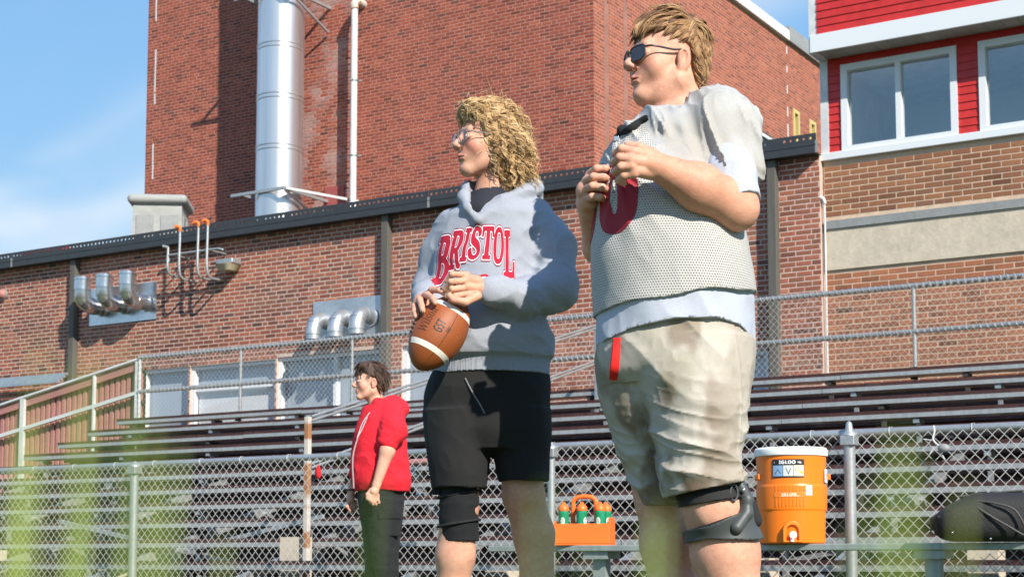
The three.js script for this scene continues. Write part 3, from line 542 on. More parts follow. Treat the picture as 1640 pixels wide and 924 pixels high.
// ---------------------------------------------------------------- bleachers
const bleacher = thing('bleachers', 'long tiers of grey and maroon plank bleachers in front of brick walls', 'bleachers', [-9.6, 0, -14]);
{
  const L = (g) => rel(g, -9.6, 0, -14), x0 = -17.45, x1 = -1.6, N = 12, R = rng(404), cuts = [x0, -13.9, -10.2, -6.1, x1];
  std('maroon_worn', [0.115, 0.042, 0.036], 0.6, { map: tex(512, 256, (u, v) => { const k = sstep(0.56, 0.68, tfbm(u, v, 8, 61, 5)), w = 0.6 + 0.4 * tnoise(u, v, 32, 63); return [lerp(w, 1.9 * w, k * 0.4) * 0.55, lerp(w, 2.4 * w, k * 0.4) * 0.5, lerp(w, 2.4 * w, k * 0.4) * 0.5]; }) });
  for (let k = 0; k < N; k++) {
    const y = 2.40 - 0.2125 * k, z = -17.0 + 0.595 * k;
    for (let c = 0; c < 4; c++) {
      const a = cuts[c] + 0.004 + (c === 0 ? (R() - 0.5) * 0.08 : 0), b = cuts[c + 1] - 0.004, dy = (R() - 0.5) * 0.008;
      // seat: grey channel with a painted board on it; foot board lower and a little forward
      mesh('seat_channel', L(bx(a, y - 0.017 + dy, z - 0.27, b, y + 0.027 + dy, z)), M.plank_metal, bleacher);
      mesh('seat_plank', L(bx(a - 0.01, y + 0.0285 + dy, z - 0.28, b, y + 0.066 + dy, z - 0.012)), M.maroon_worn, bleacher);
      if (k < N - 1) mesh('added_riser', L(bx(a - 0.02, y - 0.374 + dy, z - 0.30, b, y - 0.16 + dy, z - 0.275)), M.maroon_worn, bleacher);  // boards added to block light and keep the gaps under the seats dark
      if (k < N - 1) mesh('foot_plank', L(bx(a - 0.02, y - 0.43 + dy, z + 0.0, b, y - 0.375 + dy, z + 0.42)), M.maroon_worn, bleacher);
    }
    for (let x = x0 + 0.35 + (k % 3) * 0.5; x < x1; x += 1.55) mesh('seat_bracket', [L(bx(x - 0.022, y - 0.38, z - 0.14, x + 0.022, y - 0.03, z - 0.10)), L(bx(x - 0.03, y - 0.07, z - 0.2, x + 0.03, y - 0.0285, z - 0.02))], k % 2 ? M.galvanised : M.dark_steel, bleacher);
  }
  for (let x = x0 + 0.5; x < x1; x += 1.83) {
    const g = [];
    g.push(barGeo(V(x, 2.02, -17.2), V(x, 0.06, -10.9 + 0.3), 0.06, 0.09));
    for (let z = -16.8; z < -10.9; z += 1.19) { const top = 2.02 - (z + 17.2) * 0.2988; if (top > 0.25) g.push(bx(x - 0.03, 0, z - 0.03, x + 0.03, top - 0.05, z + 0.03)); if (top > 0.5) g.push(barGeo(V(x + 0.05, 0.1, z), V(x + 0.05, top - 0.32, z + 1.05), 0.035, 0.035)); }
    g.push(bx(x - 0.04, 0.0, -17.2, x + 0.04, 0.05, -10.7));
    mesh('support_frame', g.map(L), M.galvanised, bleacher);
  }
  for (const [xa, xb, z] of [[-16.9, -13.2, -13.2], [-13.2, -9.6, -12.1], [-9.5, -6, -13.2], [-6, -2.4, -12.1], [-15, -11.5, -14.5], [-7.7, -4.2, -14.5]]) mesh('cross_brace', [L(barGeo(V(xa, 0.12, z), V(xb, 0.95 - (z + 13) * 0.2, z), 0.04, 0.04)), L(barGeo(V(xb, 0.12, z + 0.045), V(xa, 0.95 - (z + 13) * 0.2, z + 0.045), 0.04, 0.04))], M.galvanised, bleacher);
  for (let k = 0; k < 7; k++) { const x = x0 + 1 + k * 2.2 + R() * 0.8; mesh('footing_block', L(bx(x, 0, -11.6, x + 0.22, 0.32 + R() * 0.25, -11.4)), M.concrete, bleacher); }
}
// ---------------------------------------------------------------- chain-link fences
function chainLink(x0, x1, y0, y1, w = 0.078, h = 0.082, r = 0.0023) {
  const pos = [], nor = [], idx = [], n = Math.round((x1 - x0) / (w / 2)), rows = Math.round((y1 - y0) / (h / 2)), hh = (y1 - y0) / rows;
  for (let k = 0; k < n; k++) {
    let base = -1;
    for (let j = 0; j <= rows; j++) {
      const right = (j + k) % 2, x = x0 + (k + right) * w / 2 + (right ? 0.0016 : -0.0016), y = y0 + j * hh, z = (j % 2 ? 1 : -1) * r * 0.75;
      const s = pos.length / 3, dx = [1, 0, -1, 0], dz = [0, 1, 0, -1];
      for (let q = 0; q < 4; q++) { pos.push(x + dx[q] * r * 1.5, y, z + dz[q] * r); nor.push(dx[q], 0, dz[q]); }
      if (base >= 0) for (let q = 0; q < 4; q++) { const a = base + q, b = base + (q + 1) % 4, c = s + q, d = s + (q + 1) % 4; idx.push(a, c, b, b, c, d); }
      base = s;
    }
  }
  const g = new THREE.BufferGeometry(); g.setAttribute('position', new THREE.Float32BufferAttribute(pos, 3)); g.setAttribute('normal', new THREE.Float32BufferAttribute(nor, 3)); g.setIndex(idx); return g;
}
function spiralTie(x0, x1, y, z, r, pitch = 0.078) { const p = []; for (let x = x0; x < x1; x += pitch / 8) { const a = (x - x0) / pitch * Math.PI * 2; p.push(V(x, y + Math.cos(a) * r, z + Math.sin(a) * r)); } return tubeGeo(p, 0.0055, 4, false); }
const FZ1 = -10.55;
const fence = thing('chain_link_fence', 'waist-high chain-link fence with grey top rail in front of the bleachers', 'fence', [-7, 0, FZ1]);
{
  const posts = [-13.35, -10.53, -7.82, -6.1, -3.71, -1.3];
  mesh('top_rail', tubeGeo([V(-14.5 + 7, 1.22, 0), V(-0.6 + 7, 1.22, 0)], 0.029, 14), M.galvanised, fence);
  for (let i = 0; i < posts.length; i++) {
    const x = posts[i] + 7, p = mesh('post', tubeGeo([V(x, 0, 0.055), V(x, 1.155, 0.055)], i === 1 || i === 4 ? 0.04 : 0.03, 16), M.galvanised, fence), r = i === 1 || i === 4 ? 0.04 : 0.03;
    mesh('post_collar', rbx(x - r - 0.012, 1.13, 0.055 - r - 0.012, x + r + 0.012, 1.20, 0.055 + r + 0.012, 0.008, 2), M.galvanised, p);
    mesh('cap', lathe([[r + 0.014, 1.20], [r + 0.012, 1.215], [r * 0.75, 1.232], [r * 0.55, i === 4 ? 1.275 : 1.24], [r * 0.5, i === 4 ? 1.29 : 1.246], [0.0005, i === 4 ? 1.305 : 1.252]], 20).translate(x, 0, 0.055), M.galvanised, p);
    if (i) { const m = mesh('wire_mesh', chainLink(posts[i - 1] + 7, posts[i] + 7, 0.05, 1.21), M.wire, fence, [0, 0, 0.032]); void m; }
  }
  mesh('wire_mesh', chainLink(-14.5 + 7, posts[0] + 7, 0.05, 1.21), M.wire, fence, [0, 0, 0.032]);
  mesh('wire_mesh', chainLink(posts[5] + 7, -0.6 + 7, 0.05, 1.21), M.wire, fence, [0, 0, 0.032]);
  const R = rng(9); for (let x = -14; x < -0.7; x += 0.46 + R() * 0.12) mesh('wire_tie', tubeGeo(Array.from({ length: 11 }, (_, k) => V(x + 7 + k * 0.0015, 1.22 + 0.033 * Math.cos(k * 0.628), 0.033 * Math.sin(k * 0.628))), 0.0036, 5), M.wire, fence);
}
const FZ2 = -17.3;
const upper = thing('chain_link_fence', 'chain-link fence with two rails along the back of the top bleacher row', 'fence', [-10, 2.0, FZ2]);
{
  const ya = 3.425 - 2, yb = 2.905 - 2, xa = -17.32 + 10, xb = -1.6 + 10;
  for (const y of [ya, yb]) { const r = mesh('rail', tubeGeo([V(xa, y, 0), V(xb, y, 0)], 0.03, 12), M.galvanised, upper); mesh('spiral_tie', spiralTie(xa, xb, y, 0, 0.034), M.old_wire, r); }
  const posts = [-17.30, -15.28, -13.25, -11.27, -9.29, -7.31, -5.33, -3.35, -1.62];
  posts.forEach((x, i) => {
    mesh('post', tubeGeo([V(x + 10, -1.95, -0.001), V(x + 10, ya - 0.01, -0.001)], 0.024, 12), i === 0 ? M.white_paint : M.galvanised, upper);
    mesh('post_foot', bx(x + 10 - 0.04, 0.36, 0.03, x + 10 + 0.04, 0.5, 0.06), M.maroon_paint, upper);
    if (i) mesh('wire_mesh', chainLink(posts[i - 1] + 10, x + 10, 0.36, ya + 0.02, 0.078, 0.082, 0.0018), M.old_wire, upper, [0, 0, 0.036]);
  });
}
// ---------------------------------------------------------------- stair side with maroon slats at the left end
{
  const z = -17.32, t = thing('stair_railing', 'sloping maroon slatted stair side with white handrails left of the bleachers', 'railing', [-19.5, 0, z]);
  const T = (x) => 3.41 + (x + 17.32) * 0.176, xl = -22.4, xr = -17.34, o = (x, y, zz) => V(x + 19.5, y, zz);
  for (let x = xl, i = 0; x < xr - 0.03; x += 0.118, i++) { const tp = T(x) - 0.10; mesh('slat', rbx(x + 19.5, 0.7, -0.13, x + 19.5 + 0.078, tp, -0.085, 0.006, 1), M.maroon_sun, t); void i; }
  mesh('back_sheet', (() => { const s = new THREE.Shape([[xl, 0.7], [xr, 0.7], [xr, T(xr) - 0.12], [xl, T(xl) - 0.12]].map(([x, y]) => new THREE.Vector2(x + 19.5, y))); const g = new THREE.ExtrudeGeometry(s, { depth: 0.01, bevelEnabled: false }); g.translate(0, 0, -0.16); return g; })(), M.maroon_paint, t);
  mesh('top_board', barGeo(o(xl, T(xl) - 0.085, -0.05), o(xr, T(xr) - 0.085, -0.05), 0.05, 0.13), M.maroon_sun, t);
  mesh('handrail', tubeGeo([o(xl, T(xl), 0), o(xr, T(xr), 0)], 0.024, 12), M.white_paint, t);
  mesh('mid_rail', barGeo(o(xl, T(xl) - 0.51, 0), o(xr, T(xr) - 0.51, 0), 0.05, 0.055), M.white_paint, t);
  for (const [x, w] of [[-19.88, 0.045], [-18.28, 0.016], [-17.37, 0.022]]) mesh('upright', bx(x + 19.5 - w, 0.0, -0.02, x + 19.5 + w, T(x) - 0.03, 0.028), M.white_paint, t);
  // grey metal awning beyond
  const a = atZ(-30, 622, -18.7), b = atZ(95, 606, -18.7), aw = thing('metal_awning', 'grey ribbed metal awning low on the wall at the frame edge', 'awning', [a.x, a.y, -18.7]);
  for (let k = 0; k < 4; k++) mesh('rib', bx(0, k * 0.05 - 0.02, -k * 0.06, b.x - a.x, k * 0.05 + 0.024, -k * 0.06 + 0.05), M.zinc_sheet, aw);
}
// ---------------------------------------------------------------- handrails up the aisle
function aisleRail(x, label, z0, y0, slope, len, mats) {
  const t = thing('aisle_handrail', label, 'handrail', [x, 0, z0]);
  mesh('post', rbx(-0.026, 0, -0.026, 0.026, y0 - 0.002, 0.026, 0.006, 2), mats[0], t);
  const up = (d, s) => V(0, y0 - d + s * slope, -s);
  for (const d of [0.03, 0.47]) for (const e of [-0.019, 0.019]) mesh('rail', tubeGeo([up(d + e, 0.05), up(d + e, len)], 0.014, 10), mats[1], t);
  for (const s of [2.1, 4.2, len]) mesh('post', bx(-0.02, y0 - 1.3 + s * slope, -s - 0.02, 0.02, y0 + s * slope - 0.04, -s + 0.02), M.galvanised, t);
  return t;
}
aisleRail(-9.22, 'white stair handrail with rusty front post behind the person in red', -11.38, 1.67, 0.283, 5.6, [M.rust_white, M.galvanised]);
{
  const t = thing('gate_post', 'leaning white gate post with maroon head beside the black shorts', 'post', [-7.32, 0, -11.1]);
  mesh('post', barGeo(V(0.10, 0, 0.03), V(0.0, 1.16, 0), 0.06, 0.045), M.white_paint, t); mesh('head', barGeo(V(0.0, 1.161, 0), V(-0.012, 1.22, 0), 0.075, 0.06), M.maroon_sun, t); mesh('arm', tubeGeo([V(0, 1.19, 0), V(-0.55, 1.185, -0.02)], 0.03, 10), M.maroon_sun, t);
  const a = atZ(508, 752, -10.45), rag = mesh('red_rag', (() => { const s = new THREE.SphereGeometry(0.04, 18, 14), p = s.attributes.position; for (let i = 0; i < p.count; i++) { const y = p.getY(i), k = 0.45 + 0.7 * fbm(p.getX(i) * 30, y * 14, p.getZ(i) * 30, 2) - y * 4; p.setXYZ(i, p.getX(i) * k, y * 1.5, p.getZ(i) * k * 0.5); } s.computeVertexNormals(); return s; })(), std('rag_red', [0.5, 0.015, 0.02], 0.9), scene, [a.x, a.y - 0.02, -10.46]); tag(rag, 'small crumpled red rag tied to the fence beside the rusty post', 'rag');
}
// ---------------------------------------------------------------- team bench and what stands on it
const bench = thing('team_bench', 'long low grey metal bench in front of the chain-link fence', 'bench', [-4.0, 0, -10.1]);
{
  mesh('seat', rbx(-2.35, 0.405, -0.125, 3.0, 0.45, 0.125, 0.008, 2), M.bench_metal, bench);
  for (const x of [-1.45, 0.98, 2.7]) mesh('leg', [bx(x - 0.05, 0, -0.04, x + 0.05, 0.35, 0.04), bx(x - 0.10, 0.351, -0.10, x + 0.10, 0.404, 0.10)], M.bench_metal, bench);
}
function canvasTex(w, h, draw) { const c = document.createElement('canvas'); c.width = w; c.height = h; const g = c.getContext('2d'); draw(g, w, h); const t = new THREE.CanvasTexture(c); t.colorSpace = THREE.SRGBColorSpace; return t; }
// curved sheet lying on a cylinder of radius r round y, facing +z at angle a0
function curvedSheet(r, a0, a1, y0, y1, n = 14, rTop = r) {
  const pos = [], nor = [], uv = [], idx = [];
  for (let i = 0; i <= n; i++) for (let j = 0; j < 2; j++) { const a = lerp(a0, a1, i / n), R = j ? rTop : r; pos.push(Math.sin(a) * R, j ? y1 : y0, Math.cos(a) * R); nor.push(Math.sin(a), 0, Math.cos(a)); uv.push(i / n, j); }
  for (let i = 0; i < n; i++) { const a = i * 2; idx.push(a, a + 2, a + 1, a + 1, a + 2, a + 3); }
  const g = new THREE.BufferGeometry(); g.setAttribute('position', new THREE.Float32BufferAttribute(pos, 3)); g.setAttribute('normal', new THREE.Float32BufferAttribute(nor, 3)); g.setAttribute('uv', new THREE.Float32BufferAttribute(uv, 2)); g.setIndex(idx); return g;
}
{
  const c = thing('drink_cooler', 'big orange drink cooler with white lid standing on the bench', 'cooler', [-3.985, 0.451, -10.1], YAW);
  const H = 0.60;
  mesh('body', lathe([[0.0005, 0], [0.210, 0], [0.221, 0.012], [0.226, 0.215], [0.230, 0.222], [0.236, 0.235], [0.238, 0.375], [0.236, 0.392], [0.228, 0.40], [0.234, 0.545], [0.236, H]], 64), M.cooler_orange, c);
  for (const s of [-1, 1]) for (let k = 0; k < 9; k++) { const a = -0.62 + k * 0.10; for (const [y0, y1] of s < 0 ? [[0.245, 0.305]] : [[0.345, 0.385]]) mesh('rib', curvedSheetBar(0.237, a, 0.045, y0, y1), M.cooler_orange, c); }
  mesh('lid', lathe([[0.242, H - 0.012], [0.247, H - 0.008], [0.248, H + 0.028], [0.238, H + 0.045], [0.12, H + 0.05], [0.0005, H + 0.05]], 64), M.cooler_white, c);
  const lab = canvasTex(512, 320, (g, w, h) => {
    g.fillStyle = '#1b1d20'; g.fillRect(0, 0, w, h); g.fillStyle = '#fff'; g.font = 'bold 84px sans-serif'; g.fillText('IGLOO', 112, 82); g.font = 'bold 40px sans-serif'; g.fillText('10g', 400, 70); g.fillText('i', 30, 70);
    g.fillStyle = '#7f9fc0'; g.fillRect(10, 110, 160, 190); g.fillStyle = '#c4c8c8'; g.fillRect(178, 110, 160, 190); g.fillStyle = '#dfe2b8'; g.fillRect(346, 110, 156, 190); g.fillStyle = '#c9cf3c'; g.fillRect(430, 215, 66, 40);
    g.strokeStyle = '#28435f'; g.lineWidth = 12; g.beginPath(); g.moveTo(40, 270); g.lineTo(90, 180); g.lineTo(140, 260); g.stroke(); g.strokeStyle = '#555'; g.beginPath(); g.moveTo(220, 150); g.lineTo(260, 260); g.lineTo(300, 160); g.stroke(); g.strokeStyle = '#777'; g.beginPath(); g.arc(400, 185, 30, 0, 7); g.stroke();
  });
  const lm = std('cooler_label', [1, 1, 1], 0.4, { map: lab });
  mesh('label', curvedSheet(0.2355, -0.72, 0.20, 0.44, 0.56, 14, 0.2385), lm, c);
  const brand = canvasTex(512, 128, (g, w, h) => { g.fillStyle = '#f07818'; g.fillRect(0, 0, w, h); g.strokeStyle = '#f6a25a'; g.lineWidth = 8; g.strokeRect(6, 6, w - 12, h - 12); g.fillStyle = '#ffe9dc'; g.font = 'bold 78px sans-serif'; g.fillText('IGLOO', 118, 88); g.fillRect(110, 100, 300, 8); });
  mesh('brand_plate', curvedSheet(0.2405, -0.66, 0.22, 0.309, 0.341, 14), std('brand_plate', [1, 1, 1], 0.45, { map: brand }), c);
  mesh('sticker', curvedSheet(0.2415, 0.23, 0.42, 0.32, 0.385, 6), M.cooler_white, c);
  mesh('side_sticker', curvedSheet(0.2405, 1.0, 1.42, 0.41, 0.50, 6), std('sticker_mark', [1, 1, 1], 0.5, { map: canvasTex(128, 128, (g) => { g.fillStyle = '#f4f2f2'; g.fillRect(0, 0, 128, 128); g.fillStyle = '#b81234'; g.beginPath(); g.moveTo(50, 100); g.lineTo(44, 52); g.lineTo(80, 22); g.lineTo(98, 50); g.lineTo(74, 74); g.fill(); }) }), c);
  // recess for the tap
  const arch = new THREE.Shape(); arch.moveTo(-0.058, 0); arch.lineTo(-0.058, 0.075); arch.absarc(0, 0.075, 0.058, Math.PI, 0, true); arch.lineTo(0.058, 0); const hole = new THREE.Path(); hole.moveTo(-0.042, 0.008); hole.lineTo(-0.042, 0.072); hole.absarc(0, 0.072, 0.042, Math.PI, 0, true); hole.lineTo(0.042, 0.008); arch.holes.push(hole);
  const ag = new THREE.ExtrudeGeometry(arch, { depth: 0.03, bevelEnabled: true, bevelSize: 0.003, bevelThickness: 0.003, bevelSegments: 2 }); ag.translate(-0.04, 0.012, 0.208); mesh('tap_surround', ag, M.cooler_orange, c);
  const tap = mesh('tap', [tubeGeo([V(-0.04, 0.055, 0.2), V(-0.04, 0.055, 0.255)], 0.02, 16), tubeGeo([V(-0.04, 0.05, 0.245), V(-0.045, 0.012, 0.247)], 0.013, 12)], M.cooler_white, c); mesh('push_button', tubeGeo([V(-0.04, 0.057, 0.256), V(-0.04, 0.057, 0.268)], 0.024, 16), M.cooler_white, tap);
  for (const s of [-1, 1]) mesh('handle', [rbx(s * 0.225 - 0.014, 0.43, -0.07, s * 0.225 + 0.03 * (s > 0 ? 1 : 0.5), 0.47, 0.07, 0.008, 2)], M.cooler_orange, c);
}
function curvedSheetBar(r, a, w, y0, y1) { const g = new THREE.BoxGeometry(w * r * 0.9, y1 - y0, 0.006); g.translate(0, (y0 + y1) / 2, r); g.rotateY(a); return g; }
{ // bottle carrier with bottles
  const bx0 = -5.59, t = thing('bottle_carrier', 'orange plastic bottle carrier with arched handle on the bench', 'carrier', [bx0, 0.451, -10.1], 0.30);
  const w = 0.205, d = 0.115, h = 0.155;
  mesh('tray', [rbx(-w, 0.012, d - 0.008, w, h, d, 0.004, 1), rbx(-w, 0.012, -d, w, h, -d + 0.008, 0.004, 1), rbx(-w, 0.012, -d + 0.009, -w + 0.008, h + 0.02, d - 0.009, 0.003, 1), rbx(w - 0.008, 0.012, -d + 0.009, w, h + 0.045, d - 0.009, 0.003, 1), bx(-w, 0, -d, w, 0.011, d)], M.carrier_orange, t);
  mesh('handle', tubeGeo(sm([[-0.085, 0.02, 0], [-0.085, 0.25, 0], [-0.075, 0.335, 0], [0.0, 0.355, 0], [0.075, 0.335, 0], [0.085, 0.25, 0], [0.085, 0.02, 0]], 30), 0.017, 10), M.carrier_orange, t);
  mesh('divider', bx(-0.11, 0.012, -0.006, 0.11, 0.16, 0.006), M.carrier_orange, t);
  const gl = canvasTex(256, 256, (g) => { g.fillStyle = '#0d7d52'; g.fillRect(0, 0, 256, 256); g.fillStyle = '#dfe9e2'; g.beginPath(); g.arc(128, 150, 66, 0, 7); g.fill(); g.fillStyle = '#0d7d52'; g.font = 'bold 110px sans-serif'; g.fillText('G', 86, 188); g.fillStyle = '#e0662a'; g.beginPath(); g.moveTo(150, 96); g.lineTo(128, 150); g.lineTo(146, 150); g.lineTo(136, 196); g.lineTo(168, 138); g.lineTo(150, 138); g.fill(); });
  const gm = std('bottle_print', [1, 1, 1], 0.35, { map: gl });
  const where = ['at the end of the carrier nearest the black shorts', 'in the middle of the orange carrier under its handle', 'at the end of the carrier nearest the player', 'behind the front row in the orange carrier'];
  [[-0.145, 0.055], [-0.008, 0.06], [0.125, 0.055], [0.15, -0.058]].forEach(([x, z], i) => {
    const p = V(x, 0.013, z).applyAxisAngle(UPV, 0.30).add(t.position), b = thing('sports_bottle', `green sports bottle with orange cap ${where[i]}`, 'bottle', p.toArray(), 0.35 + [0, 0.9, -0.2, 0.5][i], 'bottles in the carrier');
    mesh('body', lathe([[0.0005, 0], [0.036, 0], [0.038, 0.006], [0.038, 0.23], [0.034, 0.245]], 28), M.bottle_green, b);
    mesh('print', curvedSheet(0.0386, -0.75, 0.75, 0.12, 0.222, 10), gm, b);
    mesh('cap', lathe([[0.039, 0.236], [0.040, 0.24], [0.040, 0.262], [0.03, 0.274], [0.014, 0.29], [0.012, 0.30], [0.0005, 0.302]], 28), M.carrier_orange, b);
  });
}
{ // duffel bag
  const t = thing('duffel_bag', 'black duffel bag slumped on the end of the bench', 'bag', [-2.30, 0.451, -10.12], YAW - 0.15);
  const n = 44, m = 30, pos = [], idx = [], uv = [];
  for (let i = 0; i <= n; i++) for (let j = 0; j <= m; j++) {
    const s = i / n * 2 - 1, a = j / m * Math.PI * 2, x = s * 0.72, end = Math.pow(1 - Math.pow(Math.abs(s), 9), 0.4), wob = 1 + 0.10 * (fbm(s * 3 + 4, Math.cos(a) * 1.5, Math.sin(a) * 1.5, 3) - 0.5);
    const sq = (c) => Math.sign(c) * Math.pow(Math.abs(c), 0.7); let y = 0.155 + sq(Math.sin(a)) * 0.16 * end * wob, z = sq(Math.cos(a)) * 0.175 * end * wob; y -= Math.max(0, -s - 0.62) * 0.30 * Math.max(0, Math.sin(a)); y = Math.max(0.004, y);
    const r = 1; pos.push(x * r, y, z); uv.push(x, a * 0.18);
  }
  for (let i = 0; i < n; i++) for (let j = 0; j < m; j++) { const a = i * (m + 1) + j, b = a + 1, c = a + m + 1, d = c + 1; idx.push(a, b, c, b, d, c); }
  const g = new THREE.BufferGeometry(); g.setAttribute('position', new THREE.Float32BufferAttribute(pos, 3)); g.setAttribute('uv', new THREE.Float32BufferAttribute(uv, 2)); g.setIndex(idx); g.computeVertexNormals();
  mesh('body', g, M.bag_fabric, t);
  mesh('zip', tubeGeo(sm([[-0.55, 0.285, 0.06], [-0.2, 0.318, 0.07], [0.2, 0.325, 0.07], [0.6, 0.31, 0.06]], 20), 0.006, 6), M.bag_trim, t);
  mesh('end_flap', tubeGeo(sm([[-0.50, 0.26, 0.13], [-0.36, 0.24, 0.185], [-0.24, 0.20, 0.205], [-0.18, 0.10, 0.21], [-0.16, 0.035, 0.205], [-0.28, 0.10, 0.20], [-0.42, 0.19, 0.18], [-0.5, 0.26, 0.13]], 30), 0.007, 6), M.bag_trim, t);
  mesh('strap', tubeGeo(sm([[-0.17, 0.05, 0.215], [-0.10, 0.01, 0.225], [0.0, -0.06, 0.215], [0.15, -0.115, 0.20], [0.35, -0.12, 0.19], [0.6, -0.06, 0.19], [0.68, 0.03, 0.17]], 30), 0.017, 8), M.bag_trim, t);
  mesh('strap', tubeGeo(sm([[-0.05, 0.18, 0.20], [0.0, 0.27, 0.17], [0.15, 0.32, 0.10], [0.3, 0.27, 0.17], [0.33, 0.17, 0.20]], 24), 0.013, 8), M.bag_trim, t);
  for (const [x, y, z] of [[-0.6, 0.06, 0.135], [-0.52, 0.22, 0.14], [-0.38, 0.02, 0.19]]) mesh('rivet', new THREE.SphereGeometry(0.008, 8, 6).translate(x, y, z), M.bright_steel, t);
}
{ // pale weight hanging by a cord from the fence rail
  const a = atZ(1497, 690, -10.48), t = thing('hanging_tie', 'frayed white cord with a pale bulb hanging from the fence rail', 'cord', [a.x, 1.24, -10.5]);
  mesh('cord', tubeGeo(sm([[0, 0, 0.03], [0.01, -0.04, 0.045], [0.0, -0.09, 0.05], [0.03, -0.13, 0.055], [0.06, -0.15, 0.06]], 16), 0.007, 6), M.white_paint, t);
  const s = new THREE.SphereGeometry(0.036, 16, 12); s.scale(1.1, 0.85, 0.8); s.translate(0.075, -0.155, 0.065); mesh('bulb', s, M.ledge_metal, t);
  mesh('frayed_end', [seg(V(0.0, -0.10, 0.05), V(-0.06, -0.09, 0.06), 0.004, 5), seg(V(0.01, -0.14, 0.055), V(-0.02, -0.19, 0.06), 0.005, 5), seg(V(0.05, -0.18, 0.06), V(0.08, -0.23, 0.06), 0.004, 5)], M.white_paint, t);
}

// ---------------------------------------------------------------- bodies and clothes: smooth distance fields, meshed
const smin = (a, b, k) => { const h = Math.max(k - Math.abs(a - b), 0) / k; return Math.min(a, b) - h * h * k * 0.25; };
function cap(a, b, ra, rb) {
  const bax = b.x - a.x, bay = b.y - a.y, baz = b.z - a.z, bb = bax * bax + bay * bay + baz * baz || 1e-9;
  const f = (x, y, z) => { const px = x - a.x, py = y - a.y, pz = z - a.z, t = Math.min(1, Math.max(0, (px * bax + py * bay + pz * baz) / bb)), dx = px - bax * t, dy = py - bay * t, dz = pz - baz * t; return Math.sqrt(dx * dx + dy * dy + dz * dz) - (ra + (rb - ra) * t); };
  f.c = [(a.x + b.x) / 2, (a.y + b.y) / 2, (a.z + b.z) / 2]; f.r = Math.sqrt(bb) / 2 + Math.max(ra, rb); return f;
}
function chain(pts, radii) { const l = []; for (let i = 0; i < pts.length - 1; i++) l.push(cap(pts[i], pts[i + 1], radii[i], radii[i + 1])); return l; }
function ell(c, r) {
  const f = (x, y, z) => { const px = x - c.x, py = y - c.y, pz = z - c.z, a = px / r[0], b = py / r[1], d = pz / r[2], k0 = Math.sqrt(a * a + b * b + d * d), k1 = Math.sqrt(a * a / (r[0] * r[0]) + b * b / (r[1] * r[1]) + d * d / (r[2] * r[2])); return k1 < 1e-6 ? -Math.min(...r) : k0 * (k0 - 1) / k1; };
  f.c = [c.x, c.y, c.z]; f.r = Math.max(...r); return f;
}
// vertical stack of ellipses: [y, cx, cz, rx, rz]
function loft(secs, flat = true) {
  secs.sort((a, b) => a[0] - b[0]); const y0 = secs[0][0], y1 = secs[secs.length - 1][0], n = secs.length;
  const f = (x, y, z) => {
    const yc = Math.min(y1, Math.max(y0, y)); let i = 0; while (i < n - 2 && secs[i + 1][0] < yc) i++;
    const A = secs[i], B = secs[i + 1], t = (yc - A[0]) / (B[0] - A[0]), p = secs[Math.max(0, i - 1)], q = secs[Math.min(n - 1, i + 2)], t2 = t * t, t3 = t2 * t, h = B[0] - A[0];
    const v = (k) => { const ma = (B[k] - p[k]) / (B[0] - p[0] || h) * h, mb = (q[k] - A[k]) / (q[0] - A[0] || h) * h; return (2 * t3 - 3 * t2 + 1) * A[k] + (t3 - 2 * t2 + t) * ma + (-2 * t3 + 3 * t2) * B[k] + (t3 - t2) * mb; };
    const rx = Math.max(0.01, v(3)), rz = Math.max(0.01, v(4)), a = (x - v(1)), b = (z - v(2)), ka = a / rx, kb = b / rz, k0 = Math.sqrt(ka * ka + kb * kb), k1 = Math.sqrt(ka * ka / (rx * rx) + kb * kb / (rz * rz));
    const d = k1 < 1e-6 ? -Math.min(rx, rz) : k0 * (k0 - 1) / k1, dy = Math.max(y - y1, y0 - y);
    return dy <= 0 ? (flat ? Math.max(d, Math.max(y - y1, y0 - y)) : d) : d > 0 ? Math.sqrt(d * d + dy * dy) : Math.max(d, dy);
  };
  let xa = 1e9, xb = -1e9, za = 1e9, zb = -1e9; for (const s of secs) { xa = Math.min(xa, s[1] - s[3]); xb = Math.max(xb, s[1] + s[3]); za = Math.min(za, s[2] - s[4]); zb = Math.max(zb, s[2] + s[4]); }
  f.c = [(xa + xb) / 2, (y0 + y1) / 2, (za + zb) / 2]; f.r = Math.hypot(xb - xa, y1 - y0, zb - za) / 2 * 1.05; return f;
}
function uni(list, k) {
  return (x, y, z) => {
    let d = 1e3;
    for (const f of list) { if (f.c) { const dx = x - f.c[0], dy = y - f.c[1], dz = z - f.c[2], q = Math.sqrt(dx * dx + dy * dy + dz * dz) - f.r; if (q > d + k && q > 0.02) continue; } d = smin(d, f(x, y, z), k); }
    return d;
  };
}
const segDist = (x, y, z, a, b) => { const bx = b.x - a.x, by = b.y - a.y, bz = b.z - a.z, t = clamp(((x - a.x) * bx + (y - a.y) * by + (z - a.z) * bz) / (bx * bx + by * by + bz * bz)); return Math.hypot(x - a.x - bx * t, y - a.y - by * t, z - a.z - bz * t); };
